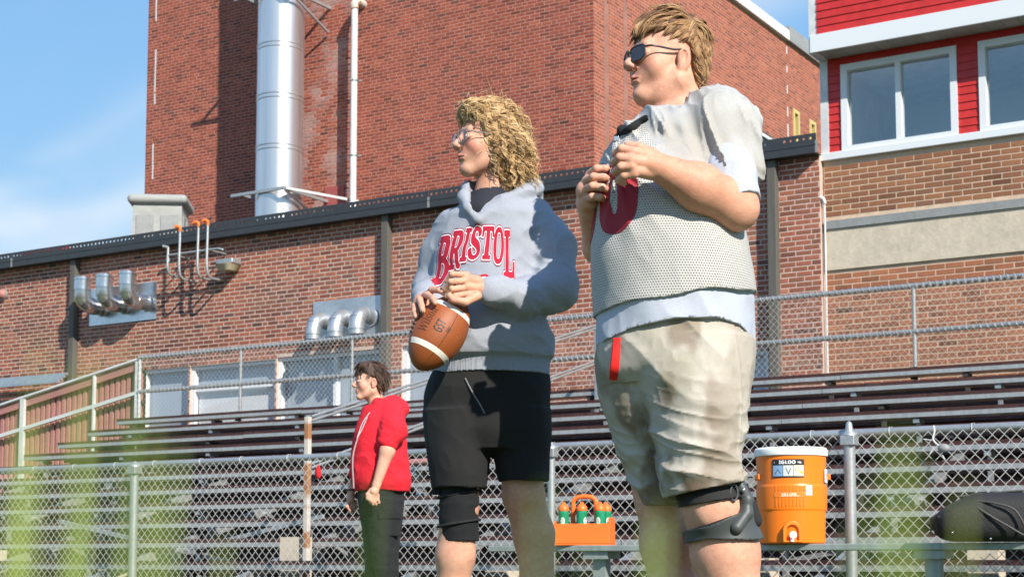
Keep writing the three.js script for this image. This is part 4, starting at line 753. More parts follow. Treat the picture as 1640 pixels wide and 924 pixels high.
// surface nets; keep(x, y, z) limits the region
function netMesh(f, lo, hi, cell, { keep, color, uv, slack = 1.25 } = {}) {
  const B = 8, nx = Math.ceil((hi[0] - lo[0]) / cell / B) * B, ny = Math.ceil((hi[1] - lo[1]) / cell / B) * B, nz = Math.ceil((hi[2] - lo[2]) / cell / B) * B, sx = nx + 1, sy = ny + 1, sz = nz + 1;
  const val = new Float32Array(sx * sy * sz).fill(NaN), id = (i, j, k) => (k * sy + j) * sx + i, half = B * cell * 0.5 * Math.sqrt(3) * slack + cell, blocks = [];
  for (let k = 0; k < nz; k += B) for (let j = 0; j < ny; j += B) for (let i = 0; i < nx; i += B) {
    const d = f(lo[0] + (i + B / 2) * cell, lo[1] + (j + B / 2) * cell, lo[2] + (k + B / 2) * cell); if (Math.abs(d) > half) continue;
    if (keep) { const x = lo[0] + (i + B / 2) * cell, y = lo[1] + (j + B / 2) * cell, z = lo[2] + (k + B / 2) * cell; if (keep(x, y, z) > half) continue; }
    blocks.push([i, j, k]);
    for (let c = 0; c <= B; c++) for (let b = 0; b <= B; b++) for (let a = 0; a <= B; a++) { const q = id(i + a, j + b, k + c); if (val[q] !== val[q]) val[q] = f(lo[0] + (i + a) * cell, lo[1] + (j + b) * cell, lo[2] + (k + c) * cell); }
  }
  const cellId = new Map(), pos = [], idx = [];
  const E = [[0, 1], [2, 3], [4, 5], [6, 7], [0, 2], [1, 3], [4, 6], [5, 7], [0, 4], [1, 5], [2, 6], [3, 7]], C = [[0, 0, 0], [1, 0, 0], [0, 1, 0], [1, 1, 0], [0, 0, 1], [1, 0, 1], [0, 1, 1], [1, 1, 1]];
  const v = new Float32Array(8);
  for (const [I, J, K] of blocks) for (let k = K; k < K + B; k++) for (let j = J; j < J + B; j++) for (let i = I; i < I + B; i++) {
    let m = 0; for (let q = 0; q < 8; q++) { v[q] = val[id(i + C[q][0], j + C[q][1], k + C[q][2])]; if (v[q] < 0) m |= 1 << q; }
    if (m === 0 || m === 255) continue;
    let x = 0, y = 0, z = 0, n = 0;
    for (const [a, b] of E) if ((v[a] < 0) !== (v[b] < 0)) { const t = v[a] / (v[a] - v[b]); x += C[a][0] + (C[b][0] - C[a][0]) * t; y += C[a][1] + (C[b][1] - C[a][1]) * t; z += C[a][2] + (C[b][2] - C[a][2]) * t; n++; }
    x = lo[0] + (i + x / n) * cell; y = lo[1] + (j + y / n) * cell; z = lo[2] + (k + z / n) * cell;
    if (keep && keep(x, y, z) > 0) continue;
    cellId.set(id(i, j, k), pos.length / 3); pos.push(x, y, z);
  }
  const quad = (a, b, c, d, flip) => { if (a === undefined || b === undefined || c === undefined || d === undefined) return; flip ? idx.push(a, c, b, a, d, c) : idx.push(a, b, c, a, c, d); };
  for (const q of cellId.keys()) {
    const i = q % sx, j = Math.floor(q / sx) % sy, k = Math.floor(q / (sx * sy)), a = val[q] < 0, g = (x, y, z) => cellId.get(id(x, y, z));
    if (i < nx && j > 0 && k > 0 && (val[id(i + 1, j, k)] < 0) !== a) quad(g(i, j - 1, k - 1), g(i, j, k - 1), g(i, j, k), g(i, j - 1, k), !a);
    if (j < ny && i > 0 && k > 0 && (val[id(i, j + 1, k)] < 0) !== a) quad(g(i - 1, j, k - 1), g(i - 1, j, k), g(i, j, k), g(i, j, k - 1), !a);
    if (k < nz && i > 0 && j > 0 && (val[id(i, j, k + 1)] < 0) !== a) quad(g(i - 1, j - 1, k), g(i, j - 1, k), g(i, j, k), g(i - 1, j, k), !a);
  }
  const n = pos.length / 3, nor = new Float32Array(n * 3), col = color ? new Float32Array(n * 3) : null, e = cell * 0.5;
  for (let i = 0; i < n; i++) {
    let x = pos[i * 3], y = pos[i * 3 + 1], z = pos[i * 3 + 2]; let gx, gy, gz, l;
    for (let s = 0; s < 2; s++) { gx = f(x + e, y, z) - f(x - e, y, z); gy = f(x, y + e, z) - f(x, y - e, z); gz = f(x, y, z + e) - f(x, y, z - e); l = Math.hypot(gx, gy, gz) || 1; if (s === 0) { const d = clamp(f(x, y, z) / (l / (2 * e)), -cell * 0.5, cell * 0.5); x -= gx / l * d; y -= gy / l * d; z -= gz / l * d; } }
    pos[i * 3] = x; pos[i * 3 + 1] = y; pos[i * 3 + 2] = z; nor[i * 3] = gx / l; nor[i * 3 + 1] = gy / l; nor[i * 3 + 2] = gz / l;
    if (col) col.set(color(x, y, z, gx / l, gy / l, gz / l), i * 3);
  }
  const g = new THREE.BufferGeometry(); g.setAttribute('position', new THREE.Float32BufferAttribute(pos, 3)); g.setAttribute('normal', new THREE.BufferAttribute(nor, 3)); if (col) g.setAttribute('color', new THREE.BufferAttribute(col, 3));
  g.setIndex(idx);
  if (uv) return wrapUV(g, uv);
  const f2 = new Float32Array(n * 2); for (let i = 0; i < n; i++) { f2[i * 2] = pos[i * 3] + pos[i * 3 + 2] * 0.73; f2[i * 2 + 1] = pos[i * 3 + 1] + pos[i * 3 + 2] * 0.31; } g.setAttribute('uv', new THREE.BufferAttribute(f2, 2)); return g;
}
// cylindrical uv in metres round a vertical axis at (cx, cz); the seam is cut on the far side
function wrapUV(g, { cx, cz, r }) {
  const h = g.toNonIndexed(), p = h.attributes.position, uv = new Float32Array(p.count * 2);
  for (let i = 0; i < p.count; i += 3) {
    const a = [0, 1, 2].map((k) => Math.atan2(p.getX(i + k) - cx, p.getZ(i + k) - cz));
    for (let k = 1; k < 3; k++) { if (a[k] - a[0] > Math.PI) a[k] -= 2 * Math.PI; if (a[0] - a[k] > Math.PI) a[k] += 2 * Math.PI; }
    for (let k = 0; k < 3; k++) { uv[(i + k) * 2] = a[k] * r; uv[(i + k) * 2 + 1] = p.getY(i + k); }
  }
  h.setAttribute('uv', new THREE.BufferAttribute(uv, 2)); return h;
}
// a print on cloth: the faces of a garment inside a frame on its surface, lifted by a hair
function printOn(g, { o, n, up, w, h, r, lift = 0.0016, minDot = 0.15, only }) {
  const p = g.attributes.position, nn = g.attributes.normal, pos = [], nor = [], uv = [], side = up.clone().cross(n).normalize(), q = V(), m = V(), count = g.index ? g.index.count : p.count, get = (i) => g.index ? g.index.getX(i) : i;
  const axis = o.clone().addScaledVector(n, -r);
  for (let i = 0; i < count; i += 3) {
    const t = []; let ok = true;
    for (let k = 0; k < 3; k++) {
      const a = get(i + k); q.fromBufferAttribute(p, a); m.fromBufferAttribute(nn, a); const d = q.clone().sub(axis), u = Math.atan2(d.dot(side), d.dot(n)) * r / w + 0.5, v = d.dot(up) / h + 0.5;
      if (m.dot(n) < minDot || (only && only(q.x, q.y, q.z) > 0)) { ok = false; break; }
      t.push([q.clone().addScaledVector(m, lift), m.clone(), u, v]);
    }
    if (!ok || t.every((x) => x[2] < 0) || t.every((x) => x[2] > 1) || t.every((x) => x[3] < 0) || t.every((x) => x[3] > 1)) continue;
    for (const x of t) { pos.push(x[0].x, x[0].y, x[0].z); nor.push(x[1].x, x[1].y, x[1].z); uv.push(x[2], x[3]); }
  }
  const out = new THREE.BufferGeometry(); out.setAttribute('position', new THREE.Float32BufferAttribute(pos, 3)); out.setAttribute('normal', new THREE.Float32BufferAttribute(nor, 3)); out.setAttribute('uv', new THREE.Float32BufferAttribute(uv, 2)); return out;
}
// the faces of one surface shared out between two cloths
function splitGeo(g, pred) {
  const p = g.attributes.position, parts = [[], []]; for (let i = 0; i < p.count; i += 3) { const x = (p.getX(i) + p.getX(i + 1) + p.getX(i + 2)) / 3, y = (p.getY(i) + p.getY(i + 1) + p.getY(i + 2)) / 3, z = (p.getZ(i) + p.getZ(i + 1) + p.getZ(i + 2)) / 3; parts[pred(x, y, z) ? 0 : 1].push(i, i + 1, i + 2); }
  return parts.map((ids) => { const o = new THREE.BufferGeometry(); for (const [k, a] of Object.entries(g.attributes)) { const n = a.itemSize, arr = new Float32Array(ids.length * n); ids.forEach((id, j) => { for (let c = 0; c < n; c++) arr[j * n + c] = a.array[id * n + c]; }); o.setAttribute(k, new THREE.BufferAttribute(arr, n)); } return o; });
}
// hollow out the open end of a garment below plane y = base + (x - cx) * slope
const hollow = (d, below, th = 0.006) => Math.max(d, -Math.max(d + th, below));
const ridge = (n) => 1 - Math.abs(2 * n - 1);

// ---- a head in its own axes: x to its left, y up, z forward; eye level at y = 0
function headField({ jaw = 0, cheek = 0, chin = 0 }) {
  const P = (x, y, z) => V(x, y, z), L = [];
  const skull = [ell(P(0, 0.036, -0.018), [0.076, 0.096, 0.098]), ell(P(0, -0.032, 0.026), [0.060 + cheek, 0.080, 0.060]), cap(P(-0.047 - jaw, -0.066, -0.008), P(-0.012, -0.108, 0.060), 0.021 + jaw, 0.017), cap(P(0.047 + jaw, -0.066, -0.008), P(0.012, -0.108, 0.060), 0.021 + jaw, 0.017),
    ell(P(0, -0.104, 0.070), [0.021, 0.018, 0.021]), ell(P(0.037, -0.030, 0.056), [0.024 + cheek, 0.026 + cheek, 0.026]), ell(P(-0.037, -0.030, 0.056), [0.024 + cheek, 0.026 + cheek, 0.026]), cap(P(-0.034, 0.024, 0.077), P(0.034, 0.024, 0.077), 0.012, 0.012), ell(P(0, -0.062, 0.070), [0.028, 0.024, 0.022])];
  const main = uni(skull, 0.022);
  const nose = uni([cap(P(0, 0.012, 0.086), P(0, -0.024, 0.1125), 0.0075, 0.0105), ell(P(0, -0.028, 0.1125), [0.0105, 0.0095, 0.010]), ell(P(0.0125, -0.034, 0.104), [0.0085, 0.0075, 0.011]), ell(P(-0.0125, -0.034, 0.104), [0.0085, 0.0075, 0.011])], 0.008);
  const eyeL = ell(P(0.031, 0.001, 0.096), [0.018, 0.0115, 0.014]), eyeR = ell(P(-0.031, 0.001, 0.096), [0.018, 0.0115, 0.014]);
  const lidL = ell(P(0.031, 0.001, 0.0765), [0.0165, 0.0125, 0.0135]), lidR = ell(P(-0.031, 0.001, 0.0765), [0.0165, 0.0125, 0.0135]);
  const lips = uni([cap(P(-0.021, -0.0655, 0.086), P(0, -0.0605, 0.0960), 0.0034, 0.0055), cap(P(0.021, -0.0655, 0.086), P(0, -0.0605, 0.0960), 0.0034, 0.0055), cap(P(-0.015, -0.0725, 0.088), P(0.015, -0.0725, 0.088), 0.0060, 0.0060), ell(P(0, -0.0725, 0.0915), [0.014, 0.0060, 0.0070])], 0.004);
  const slit = ell(P(0, -0.0664, 0.1), [0.026, 0.0017, 0.016]), dent = ell(P(0, -0.087, 0.104), [0.020, 0.006, 0.010]);
  const ear = (s) => { const rim = uni([ell(P(s * 0.080, -0.012, -0.014), [0.011, 0.033, 0.020]), ell(P(s * 0.078, -0.040, -0.006), [0.008, 0.012, 0.010])], 0.01), bowl = ell(P(s * 0.092, -0.006, -0.010), [0.010, 0.020, 0.011]); return (x, y, z) => { const d = rim(x, y, z); return d > 0.02 ? d : Math.max(d, -bowl(x, y, z)); }; };
  const e1 = ear(1), e2 = ear(-1); void L; void chin;
  return (x, y, z) => {
    let d = main(x, y, z); if (d > 0.06) return d;
    d = smin(d, nose(x, y, z), 0.009);
    for (const e of [eyeL, eyeR]) { const q = -e(x, y, z), h = Math.max(0.010 - Math.abs(d - q), 0) / 0.010; d = Math.max(d, q) + h * h * 0.010 * 0.25; }
    d = smin(d, lidL(x, y, z), 0.004); d = smin(d, lidR(x, y, z), 0.004);
    d = smin(d, lips(x, y, z), 0.005); d = Math.max(d, -slit(x, y, z)); { const q = -dent(x, y, z), h = Math.max(0.012 - Math.abs(d - q), 0) / 0.012; d = Math.max(d, q) + h * h * 0.003; }
    d = smin(d, e1(x, y, z), 0.006); d = smin(d, e2(x, y, z), 0.006);
    return d;
  };
}
function makePerson({ label, D, basePx, K = 1 }) {   // K: the person's size against the sizes written below
  // local axes: x to the picture's right, y up, z towards the camera
  const base = EYEP.clone(), g0 = ray(basePx, 900); base.addScaledVector(g0, D / g0.dot(camF0)); base.y = 0;
  const t = thing('person', label, 'person', base.toArray(), YAW); t.scale.setScalar(K);
  const toLocal = (p) => { const q = p.clone().sub(base); return V(q.dot(camR), q.y, -q.dot(camF0)).multiplyScalar(1 / K); };
  const L = (px, py, dz = 0) => { const d = ray(px, py), k = (D - dz * K) / d.dot(camF0); return toLocal(EYEP.clone().addScaledVector(d, k)); };
  const sec = (py, pl, pr, rz, cz = 0) => { const a = L(pl, py, cz), b = L(pr, py, cz); return [(a.y + b.y) / 2, (a.x + b.x) / 2, cz, (b.x - a.x) / 2, rz]; };
  // where the sight line through a pixel meets a field, lifted off it a little
  const hit = (f, px, py, lift = 0.002) => { const e = toLocal(EYEP), far = L(px, py, 0), d = far.clone().sub(e).normalize(); let s = e.distanceTo(far) - 0.6; for (let i = 0; i < 160; i++) { const p = e.clone().addScaledVector(d, s), v = f(p.x, p.y, p.z); if (v < 0.0006) return p.addScaledVector(d, -lift); s += Math.max(0.0008, v * 0.7); } return far; };
  return { t, L, sec, D, K, hit };
}
function headFrame(c, yaw, pitch, scale, roll = 0) {   // yaw: 0 looks to the picture's left, positive turns towards the camera
  const fwd = V(-Math.cos(yaw) * Math.cos(pitch), Math.sin(pitch), Math.sin(yaw) * Math.cos(pitch)), up0 = V(0, 1, 0).applyAxisAngle(fwd, roll), side = up0.clone().cross(fwd).normalize(), up = fwd.clone().cross(side);
  const M4 = new THREE.Matrix4().makeBasis(side.clone().multiplyScalar(scale), up.clone().multiplyScalar(scale), fwd.clone().multiplyScalar(scale)).setPosition(c);
  const loc = (x, y, z) => { const a = x - c.x, b = y - c.y, d = z - c.z; return [(a * side.x + b * side.y + d * side.z) / scale, (a * up.x + b * up.y + d * up.z) / scale, (a * fwd.x + b * fwd.y + d * fwd.z) / scale]; };
  const field = (hf) => { const f = (x, y, z) => { const q = loc(x, y, z); return hf(q[0], q[1], q[2]) * scale; }; f.c = [c.x, c.y, c.z]; f.r = 0.19 * scale; return f; };
  const W = (x, y, z) => V(x, y, z).applyMatrix4(M4);
  return { c, fwd, up, side, scale, M4, loc, field, W };
}
phys('skin', [1.06, 1.06, 1.06], 0.56, { vertexColors: true, specularIntensity: 0.6, map: scaled(tex(512, 512, (u, v) => { const a = tfbm(u, v, 16, 81, 4) - 0.5, b = tfbm(u, v, 64, 83, 3) - 0.5; return [0.94 + 0.12 * a + 0.06 * b, 0.93 + 0.26 * a + 0.12 * b, 0.93 + 0.26 * a + 0.12 * b]; }), 5), bumpMap: scaled(bumpT, 20), bumpScale: 0.0004 });
std('hair', [1, 1, 1], 0.68, { vertexColors: true });
std('eye_white', [0.62, 0.58, 0.55], 0.25); std('iris', [0.03, 0.035, 0.03], 0.2);
function skinColor(H, tone, { lip = [0.40, 0.13, 0.11], flush = [0.50, 0.15, 0.11], flushK = 0.5, stubble = 0 } = {}) {
  return (x, y, z) => {
    const q = H.loc(x, y, z); let c = tone.slice(); const n = fbm(x * 28, y * 28, z * 28, 3) - 0.5, n2 = fbm(x * 120, y * 120, z * 120, 2) - 0.5; const f = 1 + n * 0.38 + n2 * 0.16; c = c.map((v, i) => v * (i ? f : 1 + (f - 1) * 0.6));
    if (Math.abs(q[0]) < 0.12 && q[1] > -0.2 && q[1] < 0.15 && q[2] > -0.12) {
      const mix = (t, k) => { c = c.map((v, i) => lerp(v, t[i], k)); };
      const ch = (s) => Math.exp(-(((q[0] - s * 0.045) / 0.026) ** 2 + ((q[1] + 0.035) / 0.026) ** 2 + ((q[2] - 0.075) / 0.04) ** 2)); mix(flush, flushK * Math.min(1, ch(1) + ch(-1)) * (0.7 + 0.6 * (n + 0.5)));
      const ns = Math.exp(-((q[0] / 0.016) ** 2 + ((q[1] + 0.03) / 0.016) ** 2 + ((q[2] - 0.112) / 0.02) ** 2)); mix(flush, 0.35 * ns);
      const er = Math.exp(-(((Math.abs(q[0]) - 0.084) / 0.012) ** 2 + ((q[1] + 0.012) / 0.03) ** 2 + ((q[2] + 0.012) / 0.02) ** 2)); mix([0.52, 0.16, 0.12], 0.4 * er);
      const lp = Math.exp(-((q[0] / 0.021) ** 4 + ((q[1] + 0.0665) / 0.0105) ** 4 + ((q[2] - 0.094) / 0.014) ** 4)); mix(lip, 0.75 * lp);
      if (stubble && q[1] < -0.045 && q[2] > -0.02) mix([0.20, 0.12, 0.085], stubble * sstep(-0.045, -0.085, q[1]) * (0.35 + 0.65 * noise3(x * 500, y * 500, z * 500)));
    }
    return c;
  };
}
function addEyes(H, parent, irisDir = [-0.1, 0, 1]) {
  for (const s of [1, -1]) {
    const e = new THREE.SphereGeometry(0.0125, 16, 12); e.scale(1, 0.72, 1); e.translate(s * 0.031, 0.0005, 0.0815); e.applyMatrix4(H.M4); const m = mesh('eye', e, M.eye_white, parent);
    const d = V(...irisDir).normalize().multiplyScalar(0.0095), i = new THREE.SphereGeometry(0.0056, 12, 8); i.scale(1, 1, 0.6); i.translate(s * 0.031 + d.x, 0.0005 + d.y, 0.0815 + d.z); i.applyMatrix4(H.M4); mesh('iris', i, M.iris, m);
  }
}
function lockGeo(pts, r, col) { const n = pts.length, rr = pts.map((_, i) => r * (i === 0 ? 0.8 : Math.pow(1 - i / (n - 1), 0.55) + 0.06)); return paint(tubeGeo(pts, rr, 4, false), col); }
function brows(H, col, parent, seed) {
  const R = rng(seed), g = [];
  for (const s of [1, -1]) for (let k = 0; k < 26; k++) { const u = k / 25, x = s * lerp(0.012, 0.052, u), y = 0.0235 + 0.006 * Math.sin(u * 2.4) - u * 0.002 + (R() - 0.5) * 0.004, z = lerp(0.0925, 0.071, u * u * 0.9 + u * 0.1); const a = H.W(x, y - 0.002, z - 0.0025), b = H.W(x + s * 0.005, y + 0.001, z - 0.003); g.push(lockGeo([a, a.clone().lerp(b, 0.5), b], 0.0015, col)); }
  mesh('eyebrows', g, M.hair, parent);
}
// a pose for one hand: knuckle, mid joint, tip for each finger
function fingers(defs, r = 0.0088) { return defs.flatMap((p) => chain(p, p.map((_, i) => r * [1.08, 0.98, 0.9, 0.8][i]))); }

// cloth weaves
const knitT = tex(256, 256, (u, v) => { const a = 0.5 + 0.5 * Math.sin(u * 32 * 6.2832), b = tfbm(u, v, 32, 71, 3), h = tnoise(u, v, 128, 73); return 0.80 + 0.06 * a + 0.18 * (b - 0.5) + 0.16 * (h - 0.5); });
const fleeceBump = tex(256, 256, (u, v) => 0.5 * tfbm(u, v, 32, 75, 3) + 0.5 * (0.5 + 0.5 * Math.sin(u * 64 * 6.2832)));
const meshHoles = tex(256, 256, (u, v) => { const n = 8, r = Math.floor(v * n * 1), x = (u * n + (r & 1) * 0.5) % 1 - 0.5, y = (v * n) % 1 - 0.5, d = Math.sqrt(x * x + y * y * 0.9); return lerp(0.34, 1, sstep(0.20, 0.34, d)) * (0.88 + 0.12 * tnoise(u, v, 16, 77)); });
const twillB = tex(128, 128, (u, v) => 0.5 + 0.5 * Math.sin((u + v) * 16 * 6.2832));
const clothMat = (name, c, rough, map, s, bump, bs, bscale, extra = {}) => std(name, c, rough, { map: map ? scaled(map, s) : null, bumpMap: bump ? scaled(bump, bs) : null, bumpScale: bscale, side: THREE.DoubleSide, ...extra });
clothMat('fleece_grey', [0.37, 0.395, 0.455], 0.95, knitT, 14, fleeceBump, 14, 0.0006);
clothMat('shorts_black', [0.010, 0.010, 0.0105], 0.95, null, 1, twillB, 60, 0.0002);
clothMat('neoprene', [0.007, 0.008, 0.010], 0.95, null, 1, fleeceBump, 8, 0.0006);
clothMat('jersey_mesh', [0.50, 0.49, 0.465], 0.8, meshHoles, 1 / 0.056, meshHoles, 1 / 0.056, 0.0016);
clothMat('jersey_plain', [0.46, 0.46, 0.455], 0.6, knitT, 18, fleeceBump, 18, 0.0004, { vertexColors: true });
clothMat('tshirt_pale', [0.50, 0.54, 0.63], 0.85, knitT, 18, fleeceBump, 18, 0.0004);
clothMat('pants_beige', [1, 1, 1], 0.68, knitT, 22, fleeceBump, 22, 0.0004, { vertexColors: true });
clothMat('fleece_red', [0.78, 0.012, 0.03], 0.9, knitT, 5, fleeceBump, 5, 0.0012);
clothMat('cargo_black', [0.011, 0.012, 0.014], 0.95, null, 1, twillB, 10, 0.0005);
std('shoe_dark', [0.03, 0.03, 0.032], 0.6); std('shoe_white', [0.6, 0.6, 0.6], 0.6);
std('brace_grey', [0.055, 0.062, 0.062], 0.5); std('brace_strap', [0.014, 0.014, 0.015], 0.85, { bumpMap: scaled(twillB, 20), bumpScale: 0.0006 });
std('frame_dark', [0.03, 0.028, 0.03], 0.35); std('frame_clear', [0.22, 0.20, 0.20], 0.3);
phys('lens_clear', [0.98, 0.98, 1], 0.02, { transmission: 1, thickness: 0, ior: 1.5 });
phys('lens_dark', [0.02, 0.016, 0.03], 0.06, { ior: 1.7 });
std('red_strap', [0.72, 0.014, 0.012], 0.7);
function buildGlasses(H, parent, { rim, lens, name, w = 0.050, h = 0.036, y = -0.003, z = 0.105, wrap = 0.18, r = 0.0017, corner = 0.35, temple = 0.0035 }) {
  const loopPts = (s, k = 1) => { const p = []; for (let i = 0; i <= 28; i++) { const a = i / 28 * Math.PI * 2, e = corner, cx = Math.sign(Math.cos(a)) * Math.pow(Math.abs(Math.cos(a)), e + 0.3) * w / 2 * k, cy = Math.sign(Math.sin(a)) * Math.pow(Math.abs(Math.sin(a)), e + 0.3) * h / 2 * k; const x = s * 0.033 + cx; p.push(V(x, y + cy - Math.max(0, -s * cx) * 0, z - Math.max(0, Math.abs(x) - 0.008) * wrap)); } return p; };
  const geos = [];
  for (const s of [1, -1]) geos.push(tubeGeo(loopPts(s), r, 6, false));
  geos.push(tubeGeo(sm([[-0.009, y + 0.006, z - 0.0], [0, y + 0.009, z + 0.002], [0.009, y + 0.006, z]], 8), r * 1.1, 6));
  for (const s of [1, -1]) { const x0 = s * (0.033 + w / 2), z0 = z - (0.033 + w / 2 - 0.008) * wrap; geos.push(tubeGeo(sm([[x0, y + h * 0.28, z0], [s * 0.0745, y + h * 0.28, z0 - 0.012], [s * 0.081, y + 0.010, 0.02], [s * 0.083, y + 0.012, -0.012], [s * 0.082, y - 0.015, -0.034]], 18), temple * 0.6, 6)); }
  const f = mesh(name, merge(geos).applyMatrix4(H.M4), rim, parent);
  for (const s of [1, -1]) { const p = loopPts(s, 0.97), c = p.slice(0, -1).reduce((a, b) => a.add(b), V()).multiplyScalar(1 / 28), pos = []; for (let i = 0; i < 28; i++) for (const q of [c, p[i], p[i + 1]]) pos.push(q.x, q.y, q.z); const g = new THREE.BufferGeometry(); g.setAttribute('position', new THREE.Float32BufferAttribute(pos, 3)); g.computeVertexNormals(); g.applyMatrix4(H.M4); mesh('lens', g, lens, f); }
  return f;
}
function shoe(P, dir, len = 0.29) { // ankle point on the ground, direction of the toes
  const d = V(dir[0], 0, dir[1]).normalize(), q = (a, y) => V(P.x + d.x * a, y, P.z + d.z * a);
  return uni([cap(q(-0.06, 0.055), q(0.05, 0.05), 0.045, 0.045), cap(q(0.05, 0.05), q(len - 0.10, 0.038), 0.046, 0.036), cap(q(-0.04, 0.06), q(-0.02, 0.12), 0.042, 0.045)], 0.04);
}
const boundsOf = (pts, pad) => { const b = new THREE.Box3().setFromPoints(pts); return [[b.min.x - pad, b.min.y - pad, b.min.z - pad], [b.max.x + pad, b.max.y + pad, b.max.z + pad]]; };

// ================================================================ person with the football
{
  const A = makePerson({ label: 'person in grey hooded sweatshirt and black shorts holding a football', D: 4.92, K: 4.92 / 5.3, basePx: 790 }), { t, L, sec } = A;
  const H = headFrame(L(777, 228, 0.0), 0.50, 0.03, 1.0);
  const hf = H.field(headField({ jaw: 0.004, cheek: 0.0 }));
  const neckB = L(783, 330, -0.01), neckT = H.W(0, -0.065, -0.040);
  // joints
  const sR = L(868, 356, 0.0), eR = L(888, 462, 0.08), wR = L(786, 467, 0.25), sL = L(716, 368, -0.04), eL = L(686, 462, -0.05), wL = L(680, 484, 0.13);
  const palmR = L(752, 458, 0.285);
  const handR = [cap(wR, L(766, 461, 0.272), 0.026, 0.024), cap(L(766, 451, 0.275), L(746, 446, 0.298), 0.019, 0.017), cap(L(767, 462, 0.272), L(747, 459, 0.298), 0.019, 0.017), cap(L(768, 470, 0.268), L(750, 471, 0.292), 0.018, 0.015),
    ...fingers([[L(748, 440, 0.30), L(724, 439, 0.325), L(716, 450, 0.305), L(727, 456, 0.28)], [L(746, 450, 0.305), L(722, 451, 0.335), L(713, 463, 0.312), L(726, 468, 0.285)], [L(746, 461, 0.30), L(724, 463, 0.33), L(716, 474, 0.31), L(728, 478, 0.285)], [L(748, 471, 0.295), L(729, 474, 0.318), L(722, 483, 0.30), L(733, 485, 0.28)]], 0.0098),
    ...chain([L(764, 474, 0.30), L(745, 484, 0.325), L(726, 480, 0.335), L(720, 474, 0.335)], [0.016, 0.0135, 0.012, 0.0105])];
  const handL = [cap(wL, L(677, 486, 0.20), 0.027, 0.034), cap(L(674, 484, 0.19), L(684, 476, 0.20), 0.022, 0.022),
    ...fingers([[L(684, 472, 0.20), L(692, 464, 0.235), L(704, 465, 0.268), L(712, 470, 0.284)], [L(678, 476, 0.21), L(684, 472, 0.262), L(693, 478, 0.312), L(697, 485, 0.332)], [L(673, 482, 0.21), L(672, 480, 0.262), L(675, 490, 0.312), L(677, 498, 0.330)], [L(670, 488, 0.20), L(664, 490, 0.245), L(664, 499, 0.284), L(666, 507, 0.300)]], 0.0112),
    ...chain([L(684, 492, 0.16), L(700, 486, 0.155), L(716, 482, 0.165)], [0.016, 0.0135, 0.011])];
  const kL = L(736, 812, 0.05), kR = L(838, 792, 0.0);
  const bodyList = [hf, cap(neckT, neckB, 0.050, 0.060), cap(L(780, 365, 0), L(785, 560, 0), 0.11, 0.12), ...chain([sR, eR, wR], [0.05, 0.042, 0.027]), ...chain([sL, eL, wL], [0.05, 0.042, 0.026]),
    ...chain([L(745, 620, 0.02), kL, L(729, 890, 0.03), L(722, 1000, 0.0), L(719, 1040, -0.01)], [0.085, 0.060, 0.064, 0.042, 0.040]),
    ...chain([L(828, 620, 0), kR, L(855, 856, -0.025), L(862, 935, -0.02), L(868, 1000, 0.0), L(870, 1040, 0.0)], [0.085, 0.068, 0.068, 0.055, 0.044, 0.042]), ell(L(842, 788, 0.045), [0.036, 0.045, 0.03])];
  const limbs = uni(bodyList, 0.022), hands = uni([...handR, ...handL], 0.004), body = (x, y, z) => smin(limbs(x, y, z), hands(x, y, z), 0.012), bodyHand = body;
  const col = skinColor(H, [0.56, 0.30, 0.205], { flushK: 0.55, stubble: 0.25 });
  const [lo, hi] = boundsOf([L(650, 150, -0.25), L(935, 1056, 0.4)], 0.05);
  const headBox = (x, y, z) => Math.hypot(x - H.c.x, y - H.c.y, z - H.c.z) - 0.175, hbox = (c, r) => (x, y, z) => Math.hypot(x - c.x, y - c.y, z - c.z) - r;
  const hb1 = hbox(palmR, 0.115), hb2 = hbox(L(684, 482, 0.235), 0.115);
  const coarse = netMesh(body, [lo[0], 0.06, lo[2]], hi, 0.009, { color: col, keep: (x, y, z) => Math.max(-headBox(x, y, z), -hb1(x, y, z), -hb2(x, y, z)) - 0.018 });
  const fine = netMesh(body, [H.c.x - 0.18, H.c.y - 0.18, H.c.z - 0.18], [H.c.x + 0.18, H.c.y + 0.18, H.c.z + 0.18], 0.0032, { color: col, keep: headBox });
  const h1 = netMesh(bodyHand, [palmR.x - 0.13, palmR.y - 0.13, palmR.z - 0.13], [palmR.x + 0.13, palmR.y + 0.13, palmR.z + 0.13], 0.0034, { color: col, keep: hb1 });
  const pc = L(684, 482, 0.235), h2 = netMesh(bodyHand, [pc.x - 0.13, pc.y - 0.13, pc.z - 0.13], [pc.x + 0.13, pc.y + 0.13, pc.z + 0.13], 0.0034, { color: col, keep: hb2 });
  const bm = mesh('body', [coarse, fine, h1, h2], M.skin, t);
  addEyes(H, bm, [-0.15, 0.02, 1]); brows(H, [0.22, 0.13, 0.06], bm, 5);
  buildGlasses(H, t, { rim: M.frame_clear, lens: M.lens_clear, name: 'glasses', w: 0.053, h: 0.043, corner: 0.5, z: 0.108, r: 0.0019 });

  // sweatshirt
  const torso = loft([sec(316, 758, 834, 0.07, -0.03), sec(326, 742, 852, 0.098, -0.02), sec(337, 726, 868, 0.120, -0.012), sec(352, 709, 882, 0.135, -0.006), sec(400, 697, 872, 0.148, 0.0), sec(450, 692, 868, 0.155, 0.01), sec(500, 690, 870, 0.162, 0.015), sec(545, 687, 886, 0.170, 0.015), sec(572, 689, 885, 0.162, 0.015), sec(580, 692, 881, 0.150, 0.012), sec(601, 694, 880, 0.148, 0.012)]);
  const sleeves = [...chain([L(858, 350, -0.01), L(884, 395, 0.03), eR, L(838, 478, 0.18), L(800, 468, 0.235)], [0.066, 0.074, 0.071, 0.053, 0.046]), ...chain([L(724, 362, -0.03), L(702, 410, -0.05), eL, L(683, 474, 0.06), wL], [0.058, 0.054, 0.046, 0.041, 0.038])];
